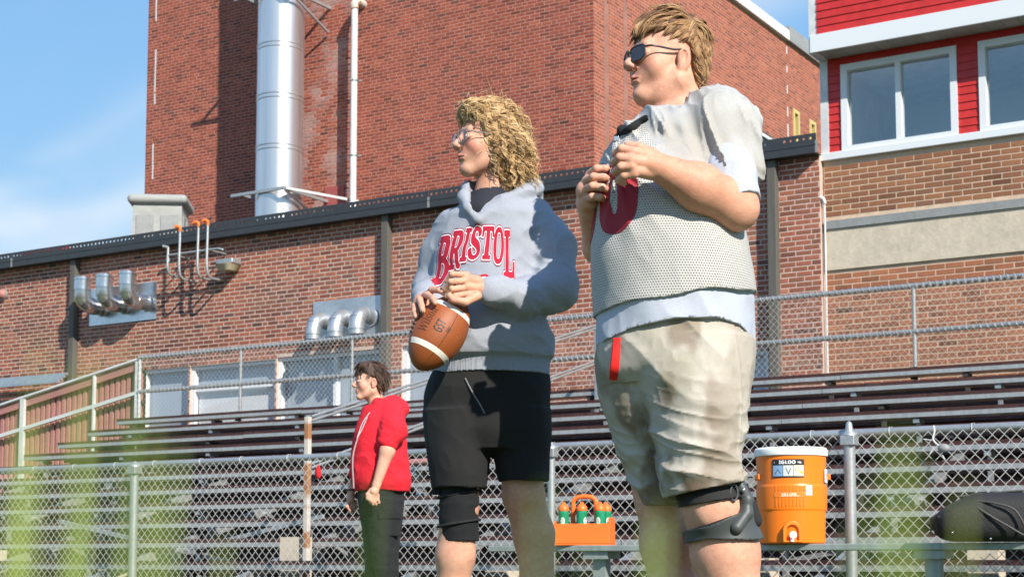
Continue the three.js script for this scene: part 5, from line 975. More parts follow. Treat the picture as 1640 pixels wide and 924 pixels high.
  const cuff = [cap(L(800, 468, 0.235), L(784, 467, 0.252), 0.042, 0.041)];
  const hood = [...chain([L(762, 352, 0.14), L(749, 334, 0.115), L(743, 314, 0.06), L(750, 301, -0.01), L(785, 290, -0.085), L(828, 290, -0.09), L(850, 300, -0.05), L(840, 310, 0.02), L(806, 324, 0.085), L(768, 352, 0.14)], [0.009, 0.012, 0.015, 0.019, 0.025, 0.031, 0.030, 0.027, 0.019, 0.010]), ell(L(836, 322, -0.10), [0.078, 0.078, 0.06]), ell(L(846, 300, -0.05), [0.045, 0.035, 0.05])];
  const T = uni([torso, ...sleeves, ...cuff], 0.035), HD = uni(hood, 0.022), neckHole = uni([cap(L(772, 340, 0.06), H.W(0, -0.12, -0.015), 0.046, 0.064), cap(L(763, 340, 0.13), L(764, 322, 0.11), 0.012, 0.03)], 0.01);
  const pkt0 = L(712, 575, 0.12), hemY = L(785, 599, 0.012).y, elb = eR, belly = L(800, 540, 0.15);
  const hoodie = (x, y, z) => {
    let d = T(x, y, z); const dh = HD(x, y, z); d = smin(d, dh, 0.02);
    if (Math.abs(d) < 0.05) {
      const de = Math.hypot(x - elb.x, y - elb.y, z - elb.z), we = Math.exp(-de * de / 0.020);
      const n1 = ridge(noise3(x * 9 + y * 4, y * 13 - x * 5, z * 9)), n2 = ridge(noise3(x * 21 + 3, y * 30 + x * 9, z * 20));
      let k = 0.010 * (n1 - 0.55) + 0.0035 * (n2 - 0.5);
      k += we * 0.012 * (ridge(noise3(x * 15 + y * 22, y * 12 - z * 14, z * 14 + x * 10)) - 0.5);
      const low = Math.exp(-(((y - hemY - 0.075) / 0.055) ** 2)); k += low * 0.010 * (ridge(noise3(x * 7, y * 34 + x * 10, z * 7)) - 0.45);
      if (y < hemY + 0.052 && Math.hypot(x - L0.x, z) < 0.35) k = k * 0.3 + 0.0008 * Math.sin(Math.atan2(x - L0.x, z) * 110);
      const pk = Math.min(segDist(x, y, z, P1, P2), segDist(x, y, z, P2, P3)); k -= 0.0045 * Math.exp(-((pk / 0.006) ** 2));
      d -= k;
    }
    const nh = neckHole(x, y, z); d = Math.max(d, -nh);
    return d;
  };
  const L0 = L(787, 500, 0), P1 = L(762, 520, 0.16), P2 = L(838, 538, 0.14), P3 = L(850, 580, 0.13); void pkt0; void belly;
  const [a0, a1] = boundsOf([L(655, 275, -0.24), L(938, 604, 0.32)], 0.03);
  const hg = netMesh(hoodie, a0, a1, 0.0062, { uv: { cx: L0.x, cz: 0, r: 0.2 } });
  const sweat = mesh('sweatshirt', hg, M.fleece_grey, t); sweat.userData.label = 'heather grey hooded sweatshirt with red varsity lettering';
  // red varsity lettering, arched, and the small line under it
  const print = canvasTex(1024, 1024, (g, w, h) => {
    g.clearRect(0, 0, w, h); g.textAlign = 'center'; g.lineJoin = 'round';
    const word = 'BRISTOL', sx = [105, 245, 352, 462, 606, 752, 905], hs = [2.55, 2.0, 1.74, 1.68, 1.70, 1.86, 2.45], ws = [1.06, 0.92, 0.86, 1.06, 1.02, 0.9, 1.06], top = [150, 118, 104, 98, 98, 106, 128];
    for (const [lw, c] of [[44, '#7d0f2a'], [30, '#f1eef0'], [0, '#a30f2e']]) [...word].forEach((ch, i) => {
      g.save(); g.translate(sx[i], top[i] + 168 * hs[i]); g.scale(ws[i], hs[i]); g.font = 'bold 230px serif';
      if (lw) { g.lineWidth = lw / Math.sqrt(hs[i]); g.strokeStyle = c; g.strokeText(ch, 0, 0); } else { g.lineWidth = 12; g.strokeStyle = c; g.fillStyle = c; g.strokeText(ch, 0, 0); g.fillText(ch, 0, 0); }
      g.restore();
    });
    g.fillStyle = '#b01330'; g.beginPath(); g.ellipse(560, 560, 90, 30, -0.25, 0, 7); g.fill(); g.fillStyle = '#eceaf0'; g.beginPath(); g.ellipse(566, 566, 60, 16, -0.25, 0, 7); g.fill();
    g.fillStyle = '#7c1a33'; g.save(); g.translate(540, 740); g.scale(1, 1.3); g.font = 'bold 76px sans-serif'; g.fillText('F O O T B A L L', 60, 0); g.restore();
  });
  const yaw = 0.52, pn = V(-Math.sin(yaw), 0.02, Math.cos(yaw)).normalize();
  const pg = printOn(hg, { o: L(771, 440, 0.14), n: pn, up: V(0, 1, 0).addScaledVector(pn, -pn.y).normalize(), w: 0.25, h: 0.40, r: 0.155, only: (x, y, z) => torso(x, y, z) - 0.022 });
  mesh('lettering', pg, std('varsity_print', [1, 1, 1], 0.9, { map: print, transparent: true, alphaTest: 0.4, side: THREE.DoubleSide }), sweat);
  { const un = uni([cap(L(776, 338, 0.035), neckT.clone().lerp(neckB, 0.62), 0.07, 0.067), ell(L(774, 338, 0.05), [0.07, 0.04, 0.06])], 0.02), e = (x, y, z) => Math.max(un(x, y, z), -(limbs(x, y, z) - 0.0015)); void e; const q = L(776, 330, 0.03); mesh('undershirt', netMesh(un, [q.x - 0.13, q.y - 0.13, q.z - 0.13], [q.x + 0.13, q.y + 0.13, q.z + 0.13], 0.006, { keep: (x, y, z) => y - lerp(L(752, 308, 0.03).y, L(800, 300, 0.03).y, clamp((x - q.x) / 0.1 + 0.5)) }), std('undershirt_navy', [0.012, 0.014, 0.022], 0.85), t); }

  // shorts
  const waist = loft([sec(585, 700, 876, 0.135, 0.012), sec(610, 688, 881, 0.146, 0.01), sec(640, 680, 881, 0.150, 0.01), sec(690, 681, 880, 0.148, 0.01), sec(722, 690, 874, 0.125, 0.01)]);
  const lgL = loft([sec(660, 681, 790, 0.135, 0.02), sec(700, 683, 786, 0.128, 0.03), sec(740, 687, 782, 0.122, 0.04), sec(781, 693, 778, 0.112, 0.045)]), lgR = loft([sec(660, 776, 881, 0.13, 0.005), sec(700, 784, 881, 0.122, 0.005), sec(740, 793, 879, 0.112, 0.005), sec(770, 800, 879, 0.110, 0.005)]);
  const SH = uni([waist, lgL, lgR], 0.018), hL = L(736, 781, 0.045).y, hR = L(838, 770, 0.005).y, split = L(786, 740, 0.03).x;
  const shorts = (x, y, z) => { let d = SH(x, y, z); if (Math.abs(d) < 0.04) { d -= 0.009 * (ridge(noise3(x * 8 + y * 3 + 2, y * 7, z * 8)) - 0.5) + 0.004 * (ridge(noise3(x * 18 + 7, y * 16 + x * 12, z * 18)) - 0.5); } const hy = x < split ? hL : hR; return hollow(d, y - (hy + 0.09), 0.012); };
  const [b0, b1] = boundsOf([L(672, 580, -0.22), L(888, 788, 0.25)], 0.02);
  const sg = netMesh(shorts, b0, b1, 0.0065, { uv: { cx: L(785, 650).x, cz: 0, r: 0.2 } }), sh = mesh('shorts', sg, M.shorts_black, t); sh.userData.label = 'plain black athletic shorts';
  mesh('drawstring', tubeGeo(sm([[745, 606], [752, 620], [760, 634], [769, 648], [776, 662]].map(([x, y]) => A.hit(shorts, x, y, 0.004)), 20), 0.003, 6), std('cord_grey', [0.16, 0.16, 0.17], 0.8), sh);
  // knee sleeve
  const kn = loft([sec(768, 706, 766, 0.070, 0.04), sec(800, 704, 767, 0.074, 0.05), sec(830, 703, 766, 0.072, 0.045), sec(866, 705, 766, 0.070, 0.035)]), ky = L(736, 866, 0.035).y;
  const knee = (x, y, z) => { let d = kn(x, y, z); if (Math.abs(d) < 0.03) d -= 0.004 * (ridge(noise3(x * 16, y * 34, z * 16)) - 0.5); return d; };
  const [c0, c1] = boundsOf([L(690, 765, -0.08), L(780, 870, 0.16)], 0.02), ks = mesh('knee_sleeve', netMesh(knee, c0, c1, 0.0055), M.neoprene, t);
  for (const [y, r] of [[792, 0.077], [838, 0.075]]) { const q = L(735, y, 0.046), pts = []; for (let i = 0; i <= 28; i++) { const a = i / 28 * 6.2832; pts.push(V(q.x + Math.sin(a) * (r * 0.94), q.y + 0.012 * Math.sin(a), q.z + Math.cos(a) * r)); } const st = tubeGeo(pts, 0.0045, 6, false); st.scale(1, 1, 1); mesh('strap', st, M.brace_strap, ks); }
  { const q = L(702, 782, 0.06); mesh('strap_end', rbx(q.x - 0.022, q.y - 0.022, q.z - 0.01, q.x + 0.01, q.y + 0.016, q.z + 0.012, 0.006, 2), M.brace_strap, ks); }
  for (const [p, dr] of [[L(719, 1040, -0.01), [-0.8, 0.6]], [L(870, 1040, 0), [-0.3, 1]]]) { const f = shoe(p, dr); mesh('shoe', netMesh((x, y, z) => Math.max(f(x, y, z), 0.004 - y), [p.x - 0.36, -0.02, p.z - 0.36], [p.x + 0.36, 0.2, p.z + 0.36], 0.008), M.shoe_dark, t); }

  // curly hair
  const cut = (q) => { // skin showing: face in front of a line from the forehead to behind the cheek
    const front = q[2] - (0.052 - 0.25 * Math.max(0, 0.062 - q[1]) * 1.0); return q[1] < 0.082 - Math.abs(q[0]) * 0.25 ? front : -1; };
  const vol = uni([ell(V(0, 0.048, -0.022), [0.096, 0.108, 0.112]), ell(V(0, -0.005, -0.062), [0.112, 0.095, 0.092]), ell(V(0, -0.062, -0.072), [0.104, 0.072, 0.078]), ell(V(0.0, 0.112, 0.052), [0.055, 0.032, 0.045])], 0.03);
  const hv = (x, y, z) => { const q = H.loc(x, y, z); let d = vol(...q) - 0.012 * (fbm(q[0] * 30, q[1] * 30, q[2] * 30, 2) - 0.5); const c = cut(q); d = Math.max(d, c > -0.5 ? c : d); return Math.max(d, -0.16 - q[1]); };
  const HC = [[0.50, 0.32, 0.15], [0.66, 0.47, 0.26], [0.39, 0.235, 0.10], [0.58, 0.40, 0.20], [0.28, 0.16, 0.07]];
  const base = netMesh(hv, [H.c.x - 0.24, H.c.y - 0.24, H.c.z - 0.24], [H.c.x + 0.24, H.c.y + 0.24, H.c.z + 0.24], 0.0055, { color: (x, y, z) => { const k = noise3(x * 60, y * 60, z * 60); return [0.30 + 0.2 * k, 0.18 + 0.13 * k, 0.075 + 0.06 * k]; } });
  const R = rng(2024), locks = [base], bp = base.attributes.position, bn = base.attributes.normal;
  for (let k = 0; k < 1000; k++) {
    const i = Math.floor(R() * bp.count), p = V().fromBufferAttribute(bp, i), n = V().fromBufferAttribute(bn, i), q = H.loc(p.x, p.y, p.z);
    if (n.dot(H.fwd) > 0.75 && q[1] < 0.07) continue;
    const back = H.fwd.clone().negate(), dir = UPV.clone().negate().addScaledVector(back, 0.35 + (q[1] > 0.06 ? 0.8 : 0)).addScaledVector(n, 0.22); if (q[1] > 0.10) dir.addScaledVector(H.side, (q[0] >= 0 ? 1 : -1) * 0.6); dir.addScaledVector(n, -dir.dot(n) * 0.8).add(V(R() - 0.5, R() - 0.5, R() - 0.5).multiplyScalar(0.7)).normalize();
    const u = n.clone().cross(dir).normalize(), len = 0.055 + R() * 0.06, amp = 0.0045 + R() * 0.004, turns = len / (0.030 + R() * 0.016), ph = R() * 6.28, pts = []; const N = 13;
    const c = HC[Math.floor(R() * HC.length)];
    for (let m = 0; m < 4; m++) {
      const ou = (R() - 0.5) * 0.009, on = (R() - 0.5) * 0.006, pp = ph + (R() - 0.5) * 0.5, lf = 0.8 + 0.4 * R(), pts2 = [];
      for (let s = 0; s < N; s++) { const f = s / (N - 1), a = pp + f * turns * 6.28, w = amp * Math.min(1, 0.35 + f * 2), fall = -0.35 * f * f * len * sstep(0.0, 0.08, q[1]); pts2.push(p.clone().addScaledVector(n, -0.004 + on + 0.003 * Math.sin(f * 3.1) + fall).addScaledVector(dir, f * len * lf).addScaledVector(n, w * Math.cos(a) * 0.8 + w * 0.5).addScaledVector(u, ou + w * Math.sin(a) * 1.2)); }
      const f = 0.75 + 0.5 * R(); locks.push(lockGeo(pts2, 0.0012 + R() * 0.0009, c.map((v) => v * f)));
    }
  }
  for (let k = 0; k < 260; k++) { const i = Math.floor(R() * bp.count), p = V().fromBufferAttribute(bp, i), n = V().fromBufferAttribute(bn, i), q = H.loc(p.x, p.y, p.z); if (q[2] > 0.04 && q[1] < 0.09) continue; const d = n.clone().multiplyScalar(0.5).add(V(R() - 0.5, R() - 0.7, R() - 0.5)).normalize(), l = 0.02 + R() * 0.03, w = V(R() - 0.5, R() - 0.5, R() - 0.5).multiplyScalar(0.02), pts = []; for (let s = 0; s < 8; s++) { const f = s / 7; pts.push(p.clone().addScaledVector(n, 0.006).addScaledVector(d, f * l).addScaledVector(w, Math.sin(f * 5))); } locks.push(lockGeo(pts, 0.0009, [0.6, 0.44, 0.24])); }
  const hm = mesh('hair', locks, M.hair, t); hm.userData.label = 'shoulder-length curly blond hair';

  // ------------------------------------------------------------ football
  const c = L(703, 533, 0.262), top = L(742, 474, 0.235), bot = L(671, 592, 0.285), ax = top.clone().sub(bot).normalize();
  const ballT = canvasTex(1024, 1024, (g, w, h) => {
    g.fillStyle = '#8f4a20'; g.fillRect(0, 0, w, h);
    const R2 = rng(31); for (let i = 0; i < 5000; i++) { g.fillStyle = R2() < 0.5 ? 'rgba(60,24,8,0.10)' : 'rgba(190,110,60,0.08)'; const s = 2 + R2() * 7; g.fillRect(R2() * w, R2() * h, s, s); }
    for (let i = 0; i < 60; i++) { g.strokeStyle = 'rgba(235,205,180,0.5)'; g.lineWidth = 1.5; const x = 560 + R2() * 240, y = 330 + R2() * 240; g.beginPath(); g.moveTo(x, y); g.lineTo(x + R2() * 26 - 13, y + R2() * 26 - 13); g.stroke(); }
    g.fillStyle = '#3d1c0b'; for (const x of [0, 256, 512, 768]) g.fillRect(x - 2, 0, 4, h);
    for (const [y, k] of [[205, 0], [748, 1]]) { g.fillStyle = '#e2ddd2'; g.fillRect(270, y, 500, 62); void k; }
    // lettering runs along the ball
    g.save(); g.translate(385, 512); g.rotate(-Math.PI / 2); g.textAlign = 'center'; g.fillStyle = '#46220f'; g.font = 'italic bold 92px serif'; g.fillText('Wilson', 0, 0); g.fillStyle = '#1c0f08'; g.font = 'bold 84px sans-serif'; g.fillText('GST', -10, 92); g.font = 'bold 34px sans-serif'; g.fillText('1003', 0, 134); g.restore();
    g.fillStyle = '#2a2320'; g.font = 'bold 30px sans-serif'; g.fillText('1003', 650, 792);
  });
  const prof = []; for (let i = 0; i <= 44; i++) { const v = i / 44 * 2 - 1; prof.push([Math.max(0.0004, 0.0865 * Math.pow(Math.max(0, 1 - v * v), 0.62)), v * 0.1415]); }
  const bg = lathe(prof, 64); // uv: u around, v along
  const world = c.clone().multiplyScalar(A.K).applyAxisAngle(UPV, YAW).add(t.position);
  const ball = thing('football', 'worn brown leather football with white stripes held in two hands', 'football', world.toArray(), YAW); ball.scale.setScalar(A.K);
  const q0 = new THREE.Quaternion().setFromUnitVectors(UPV, ax), spin = new THREE.Quaternion().setFromAxisAngle(UPV, Math.PI * 2 * (-0.43));
  bg.applyQuaternion(spin).applyQuaternion(q0);
  mesh('leather', bg, std('football_leather', [1, 1, 1], 0.52, { map: ballT, bumpMap: scaled(bumpT, 9), bumpScale: 0.0006 }), ball);
  const laceDir = V(-0.93, 0, 0.36).addScaledVector(ax, -V(-0.93, 0, 0.36).dot(ax)).normalize(), cr = ax.clone().cross(laceDir).normalize();
  for (let k = 0; k < 8; k++) { const v = (k - 3.5) * 0.0135, rr = 0.0865 * Math.pow(1 - (v / 0.1415) ** 2, 0.62); const p = laceDir.clone().multiplyScalar(rr + 0.002).addScaledVector(ax, v); mesh('lace', tubeGeo([p.clone().addScaledVector(cr, -0.014).addScaledVector(laceDir, -0.003), p.clone(), p.clone().addScaledVector(cr, 0.014).addScaledVector(laceDir, -0.003)], 0.0032, 6), std('lace_tan', [0.16, 0.11, 0.08], 0.8), ball); }
}

// ================================================================ player in shoulder pads
{
  const A = makePerson({ label: 'person in sunglasses, dirty white football jersey and pants gripping the collar', D: 4.38, K: 4.38 / 4.3, basePx: 1090 }), { t, L, sec } = A;
  const H = headFrame(L(1066, 99, 0.0), 0.40, 0.05, 1.03);
  const hf = H.field(headField({ jaw: 0.010, cheek: 0.007 }));
  const sN = L(1156, 215, 0.09), eN = L(1178, 333, 0.17), wN = L(1056, 268, 0.295), sF = L(1010, 270, -0.12), eF = L(962, 395, -0.06), wF = L(942, 325, 0.06);
  const handN = [cap(wN, L(1040, 262, 0.31), 0.030, 0.030), cap(L(1044, 250, 0.31), L(1014, 246, 0.33), 0.021, 0.018), cap(L(1042, 262, 0.31), L(1012, 258, 0.335), 0.022, 0.018), cap(L(1040, 275, 0.305), L(1014, 272, 0.33), 0.021, 0.017),
    ...fingers([[L(1016, 243, 0.335), L(996, 238, 0.33), L(986, 246, 0.305), L(992, 254, 0.285)], [L(1012, 254, 0.34), L(993, 252, 0.338), L(984, 260, 0.312), L(991, 268, 0.29)], [L(1012, 266, 0.34), L(995, 267, 0.335), L(986, 275, 0.312), L(993, 282, 0.29)], [L(1016, 278, 0.33), L(1000, 281, 0.325), L(992, 288, 0.305), L(999, 293, 0.285)]], 0.0112),
    ...chain([L(1042, 246, 0.30), L(1024, 236, 0.295), L(1006, 233, 0.285)], [0.017, 0.0135, 0.0115])];
  const handF = [cap(wF, L(940, 305, 0.09), 0.027, 0.030), cap(L(942, 322, 0.085), L(946, 290, 0.10), 0.026, 0.022),
    ...fingers([[L(944, 279, 0.10), L(956, 270, 0.135), L(970, 270, 0.135), L(979, 275, 0.115)], [L(938, 290, 0.105), L(951, 283, 0.145), L(968, 284, 0.150), L(979, 289, 0.130)], [L(937, 304, 0.105), L(949, 298, 0.148), L(965, 300, 0.155), L(976, 305, 0.135)], [L(939, 318, 0.10), L(949, 315, 0.138), L(962, 316, 0.145), L(971, 320, 0.125)]], 0.0108)];
  const kN = L(1146, 815, 0.10), kF = L(1053, 800, -0.085);
  const legN = chain([L(1125, 620, 0.03), kN, L(1162, 885, 0.085), L(1176, 960, 0.085), L(1186, 1070, 0.10)], [0.085, 0.080, 0.088, 0.072, 0.048]);
  const legF = chain([L(1020, 620, -0.06), kF, L(1070, 870, -0.10), L(1080, 945, -0.10), L(1086, 1062, -0.08)], [0.085, 0.058, 0.074, 0.064, 0.046]);
  const limbs = uni([hf, cap(H.W(0, -0.065, -0.038), L(1086, 200, -0.01), 0.066, 0.085), ell(H.W(0.0, -0.104, 0.008), [0.052, 0.032, 0.052]), cap(L(1080, 250, 0), L(1085, 520, 0), 0.13, 0.15), ...chain([sN, eN, L(1120, 300, 0.235), wN], [0.066, 0.058, 0.060, 0.037]), ...chain([sF, eF, wF], [0.06, 0.046, 0.032]), ...legN, ...legF, ell(L(1140, 812, 0.165), [0.045, 0.05, 0.03])], 0.03);
  const hands = uni([...handN, ...handF], 0.0042), body = (x, y, z) => smin(limbs(x, y, z), hands(x, y, z), 0.012);
  const base = skinColor(H, [0.60, 0.315, 0.215], { flush: [0.58, 0.20, 0.15], flushK: 0.5, lip: [0.46, 0.17, 0.14] });
  const armMid = L(1120, 300, 0.235), col = (x, y, z) => { const c = base(x, y, z), k = 0.30 * sstep(0.22, 0.10, Math.hypot(x - armMid.x, y - armMid.y)) * (0.7 + 0.5 * fbm(x * 40, y * 40, z * 40, 2)); return [lerp(c[0], 0.52, k), lerp(c[1], 0.20, k), lerp(c[2], 0.115, k)]; };
  const [lo, hi] = boundsOf([L(930, 10, -0.3), L(1230, 1090, 0.42)], 0.05);
  const headBox = (x, y, z) => Math.hypot(x - H.c.x, y - H.c.y, z - H.c.z) - 0.18, ball = (c, r) => (x, y, z) => Math.hypot(x - c.x, y - c.y, z - c.z) - r;
  const cN = L(1014, 262, 0.315), cF = L(956, 298, 0.12), b1 = ball(cN, 0.10), b2 = ball(cF, 0.10), box = (c, r) => [[c.x - r, c.y - r, c.z - r], [c.x + r, c.y + r, c.z + r]];
  const coarse = netMesh(body, [lo[0], 0.06, lo[2]], hi, 0.0085, { color: col, keep: (x, y, z) => Math.max(-headBox(x, y, z), -b1(x, y, z), -b2(x, y, z)) - 0.018 });
  const bm = mesh('body', [coarse, netMesh(body, ...box(H.c, 0.19), 0.003, { color: col, keep: headBox }), netMesh(body, ...box(cN, 0.115), 0.0033, { color: col, keep: b1 }), netMesh(body, ...box(cF, 0.115), 0.0033, { color: col, keep: b2 })], M.skin, t);
  addEyes(H, bm);
  buildGlasses(H, t, { rim: M.frame_dark, lens: M.lens_dark, name: 'sunglasses', w: 0.056, h: 0.041, corner: 0.35, z: 0.110, wrap: 0.30, r: 0.0022, temple: 0.005 });

  // pads under the jersey shoulders, jersey body of open mesh
  const hemA = L(955, 506, 0.03), hemB = L(1211, 471, 0.03), hemAt = (x) => lerp(hemA.y, hemB.y, (x - hemA.x) / (hemB.x - hemA.x));
  const torso = loft([sec(225, 990, 1140, 0.12, 0.0), sec(250, 968, 1168, 0.155, 0.01), sec(300, 957, 1188, 0.175, 0.02), sec(350, 951, 1190, 0.188, 0.03), sec(400, 949, 1197, 0.200, 0.035), sec(450, 950, 1206, 0.205, 0.035), sec(515, 953, 1213, 0.205, 0.03)]);
  const arm = uni(chain([sN, eN, L(1120, 300, 0.235), wN], [0.066, 0.058, 0.060, 0.037]), 0.03);
  const jersey = (x, y, z) => {
    let d = torso(x, y, z);
    if (Math.abs(d) < 0.06) {
      let k = 0.008 * (ridge(noise3(x * 6 + y * 5, y * 6 - x * 4, z * 6)) - 0.5) + 0.003 * (ridge(noise3(x * 17, y * 14 + x * 9, z * 17)) - 0.5);
      // cloth pulled up towards the gripping hands
      const dx = x - grip.x, dy = y - grip.y, dz = z - grip.z, rr = Math.hypot(dx, dy, dz), an = Math.atan2(dx, -dy); k += 0.010 * Math.exp(-rr * rr / 0.03) * ridge(0.5 + 0.5 * Math.sin(an * 9 + 2 * noise3(x * 9, y * 9, z * 9))); k += 0.03 * Math.exp(-rr * rr / 0.008);
      d -= k;
    }
    d = Math.max(d, hemAt(x) + 0.004 * Math.sin(x * 30) - y);
    return d;
  };
  const grip = L(985, 262, 0.20), ax0 = L(1082, 400, 0.0);
  const yk = [ell(L(1146, 208, 0.03), [0.098, 0.108, 0.14]), cap(L(1062, 228, 0.05), L(1140, 204, 0.03), 0.084, 0.092), cap(L(1010, 250, 0.06), L(1062, 224, 0.05), 0.060, 0.084), cap(L(1156, 215, 0.08), L(1172, 284, 0.13), 0.090, 0.076), cap(L(1100, 194, -0.08), L(1150, 196, -0.05), 0.075, 0.082)];
  const Y = uni(yk, 0.05), nk = cap(L(1072, 214, 0.03), H.W(0, -0.10, -0.02), 0.076, 0.090), L1 = L(1150, 150), slA = L(1100, 262, 0.16), slB = L(1226, 291, 0.12), sleeveCut = (x) => lerp(slA.y, slB.y, (x - slA.x) / (slB.x - slA.x));
  const yoke = (x, y, z) => {
    let d = Y(x, y, z);
    if (Math.abs(d) < 0.05) { const w = sstep(0.0, 0.16, L1.y - y) * 0.6 + 0.4; d -= w * (0.024 * (Math.pow(ridge(noise3(x * 15 + y * 5, y * 3.0, z * 15)), 3) - 0.25) + 0.012 * (Math.pow(ridge(noise3(x * 34 + y * 8, y * 5, z * 34)), 2) - 0.3)); }
    const c = sleeveCut(x), b = c - y; if (b > -0.03) d += 0.010 * sstep(-0.03, -0.008, b); return Math.max(d, b);
  };
  const whole = (x, y, z) => Math.max(smin(jersey(x, y, z), yoke(x, y, z), 0.022), -nk(x, y, z));
  const seamA = L(1030, 196, 0.12), seamB = L(1062, 262, 0.2), seamX = (y) => lerp(seamA.x, seamB.x, clamp((y - seamA.y) / (seamB.y - seamA.y), -0.6, 1.2)), lowSeam = L(1100, 268, 0.15).y;
  const [a0, a1] = boundsOf([L(930, 120, -0.27), L(1240, 515, 0.32)], 0.03);
  const dirt = (x, y, z) => { const k = sstep(0.50, 0.70, fbm(x * 7 + 3, y * 7, z * 7, 4)) * 0.45; return [1 - 0.16 * k, 1 - 0.26 * k, 1 - 0.40 * k]; };
  const both = netMesh(whole, a0, a1, 0.0056, { color: dirt, uv: { cx: ax0.x, cz: 0.02, r: 0.21 } });
  const plain = (x, y, z) => x > seamX(y) + 0.002 * Math.sin(y * 300) && y > lowSeam - (x > slA.x ? 0.2 : 0) && !(y < sleeveCut(x) - 0.004) || (z < -0.08 && y > lowSeam);
  const [gy, jg] = splitGeo(both, plain);
  const jm = mesh('jersey', jg, M.jersey_mesh, t); jm.userData.label = 'dirty white open-mesh football jersey with red numerals';
  mesh('shoulder_yoke', gy, M.jersey_plain, jm);
  // numerals
  const num = canvasTex(512, 512, (g, w, h) => { g.clearRect(0, 0, w, h); g.textAlign = 'center'; g.font = 'bold 470px sans-serif'; for (const [lw, c] of [[46, '#8e1226'], [0, '#8e1226']]) for (const [ch, x] of [['6', 120], ['0', 392]]) { g.save(); g.translate(x, 425); g.scale(0.86, 1.06); if (lw) { g.lineWidth = lw; g.lineJoin = 'miter'; g.strokeStyle = c; g.strokeText(ch, 0, 0); } g.fillStyle = c; g.fillText(ch, 0, 0); g.restore(); } });
  const ny = 1.12, pn = V(-Math.sin(ny), 0.0, Math.cos(ny));
  mesh('numerals', printOn(jg, { o: L(955, 326, 0.10), n: pn, up: V(0, 1, 0), w: 0.30, h: 0.25, r: 0.19, minDot: -0.3 }), std('numeral_print', [1, 1, 1], 0.7, { map: num, transparent: true, alphaTest: 0.5, side: THREE.DoubleSide }), jm);
  mesh('black_collar', tubeGeo(sm([[985, 221], [996, 211], [1010, 202], [1024, 193], [1038, 185]].map(([x, y]) => A.hit(whole, x, y + 3, 0.003)), 20), [0.006, ...Array(19).fill(0.0105), 0.008], 8), M.neoprene, t);
  { const q = A.hit(whole, 996, 212, 0.014).add(V(0.001, 0.006, 0)), s = new THREE.SphereGeometry(0.0150, 18, 14); const p = s.attributes.position; for (let i = 0; i < p.count; i++) { const k = 1 + 0.12 * (hash3(i, 3, 5) - 0.5); p.setXYZ(i, p.getX(i) * k, p.getY(i) * k, p.getZ(i) * k); } s.translate(q.x, q.y, q.z); const mic = mesh('clip_microphone', s, M.brace_strap, t); mesh('clip', rbx(q.x - 0.024, q.y - 0.032, q.z - 0.006, q.x - 0.008, q.y - 0.017, q.z + 0.006, 0.003, 2), M.bright_steel, mic); }

  // pale t-shirt under the jersey: lower band and sleeve
  const ts = loft([sec(425, 956, 1196, 0.190, 0.03), sec(480, 956, 1204, 0.196, 0.03), sec(520, 957, 1206, 0.196, 0.03), sec(575, 957, 1208, 0.196, 0.03)]);
  const hp = [[958, 552], [1010, 534], [1071, 523], [1140, 520], [1180, 528], [1212, 552]].map(([x, y]) => L(x, y, 0.08)), hemT = (x) => { let i = 0; while (i < hp.length - 2 && hp[i + 1].x < x) i++; return lerp(hp[i].y, hp[i + 1].y, clamp((x - hp[i].x) / (hp[i + 1].x - hp[i].x))); };
  const tee = (x, y, z) => { let d = ts(x, y, z); if (Math.abs(d) < 0.04) d -= 0.010 * (ridge(noise3(x * 11 + y * 6, y * 5, z * 11)) - 0.5) + 0.003 * (ridge(noise3(x * 26, y * 16, z * 26)) - 0.5); d = Math.max(d, (z > -0.05 ? hemT(x) : hemT(x) - 0.01) - y); return hollow(d, y - hemT(x) - 0.06, 0.016); };
  const [t0, t1] = boundsOf([L(948, 425, -0.2), L(1222, 560, 0.28)], 0.02);
  const tm = mesh('tshirt', netMesh(tee, t0, t1, 0.0062, { uv: { cx: ax0.x, cz: 0.02, r: 0.21 } }), M.tshirt_pale, t);
  const slv = uni(chain([L(1156, 225, 0.09), L(1168, 280, 0.13), L(1178, 330, 0.172)], [0.070, 0.069, 0.070]), 0.02), sdir = L(1184, 345, 0.18).sub(L(1168, 225, 0.10)).normalize(), send = L(1180, 332, 0.172);
  const sleeve = (x, y, z) => { let d = slv(x, y, z); if (Math.abs(d) < 0.04) d -= 0.010 * (ridge(noise3(x * 14 + y * 8, y * 13, z * 14)) - 0.5) + 0.003 * (ridge(noise3(x * 32, y * 30, z * 32)) - 0.5); const e = (x - send.x) * (sdir.x + 0.35) + (y - send.y) * sdir.y + (z - send.z) * sdir.z; d = Math.max(d, e); return hollow(d, -e - 0.07, 0.012); };
  const [s0, s1] = boundsOf([L(1120, 215, 0.0), L(1230, 360, 0.28)], 0.02); mesh('sleeve', netMesh(sleeve, s0, s1, 0.006), M.tshirt_pale, tm);

  // football pants with grass and mud stains
  const hips = loft([sec(515, 962, 1200, 0.178, 0.03), sec(560, 957, 1206, 0.188, 0.025), sec(596, 956, 1204, 0.184, 0.015), sec(618, 962, 1200, 0.165, 0.0)]);
  const pF = loft([sec(560, 957, 1090, 0.16, -0.01), sec(610, 956, 1085, 0.15, -0.03), sec(650, 963, 1076, 0.142, -0.04), sec(700, 980, 1068, 0.128, -0.06), sec(750, 1000, 1074, 0.115, -0.08), sec(790, 1014, 1086, 0.106, -0.085), sec(812, 1021, 1093, 0.102, -0.088)]);
  const pN = loft([sec(548, 978, 1206, 0.178, 0.035), sec(590, 996, 1206, 0.180, 0.05), sec(650, 1030, 1200, 0.168, 0.07), sec(700, 1044, 1193, 0.148, 0.085), sec(740, 1052, 1189, 0.138, 0.095), sec(775, 1060, 1193, 0.132, 0.10), sec(798, 1066, 1193, 0.128, 0.10)]);
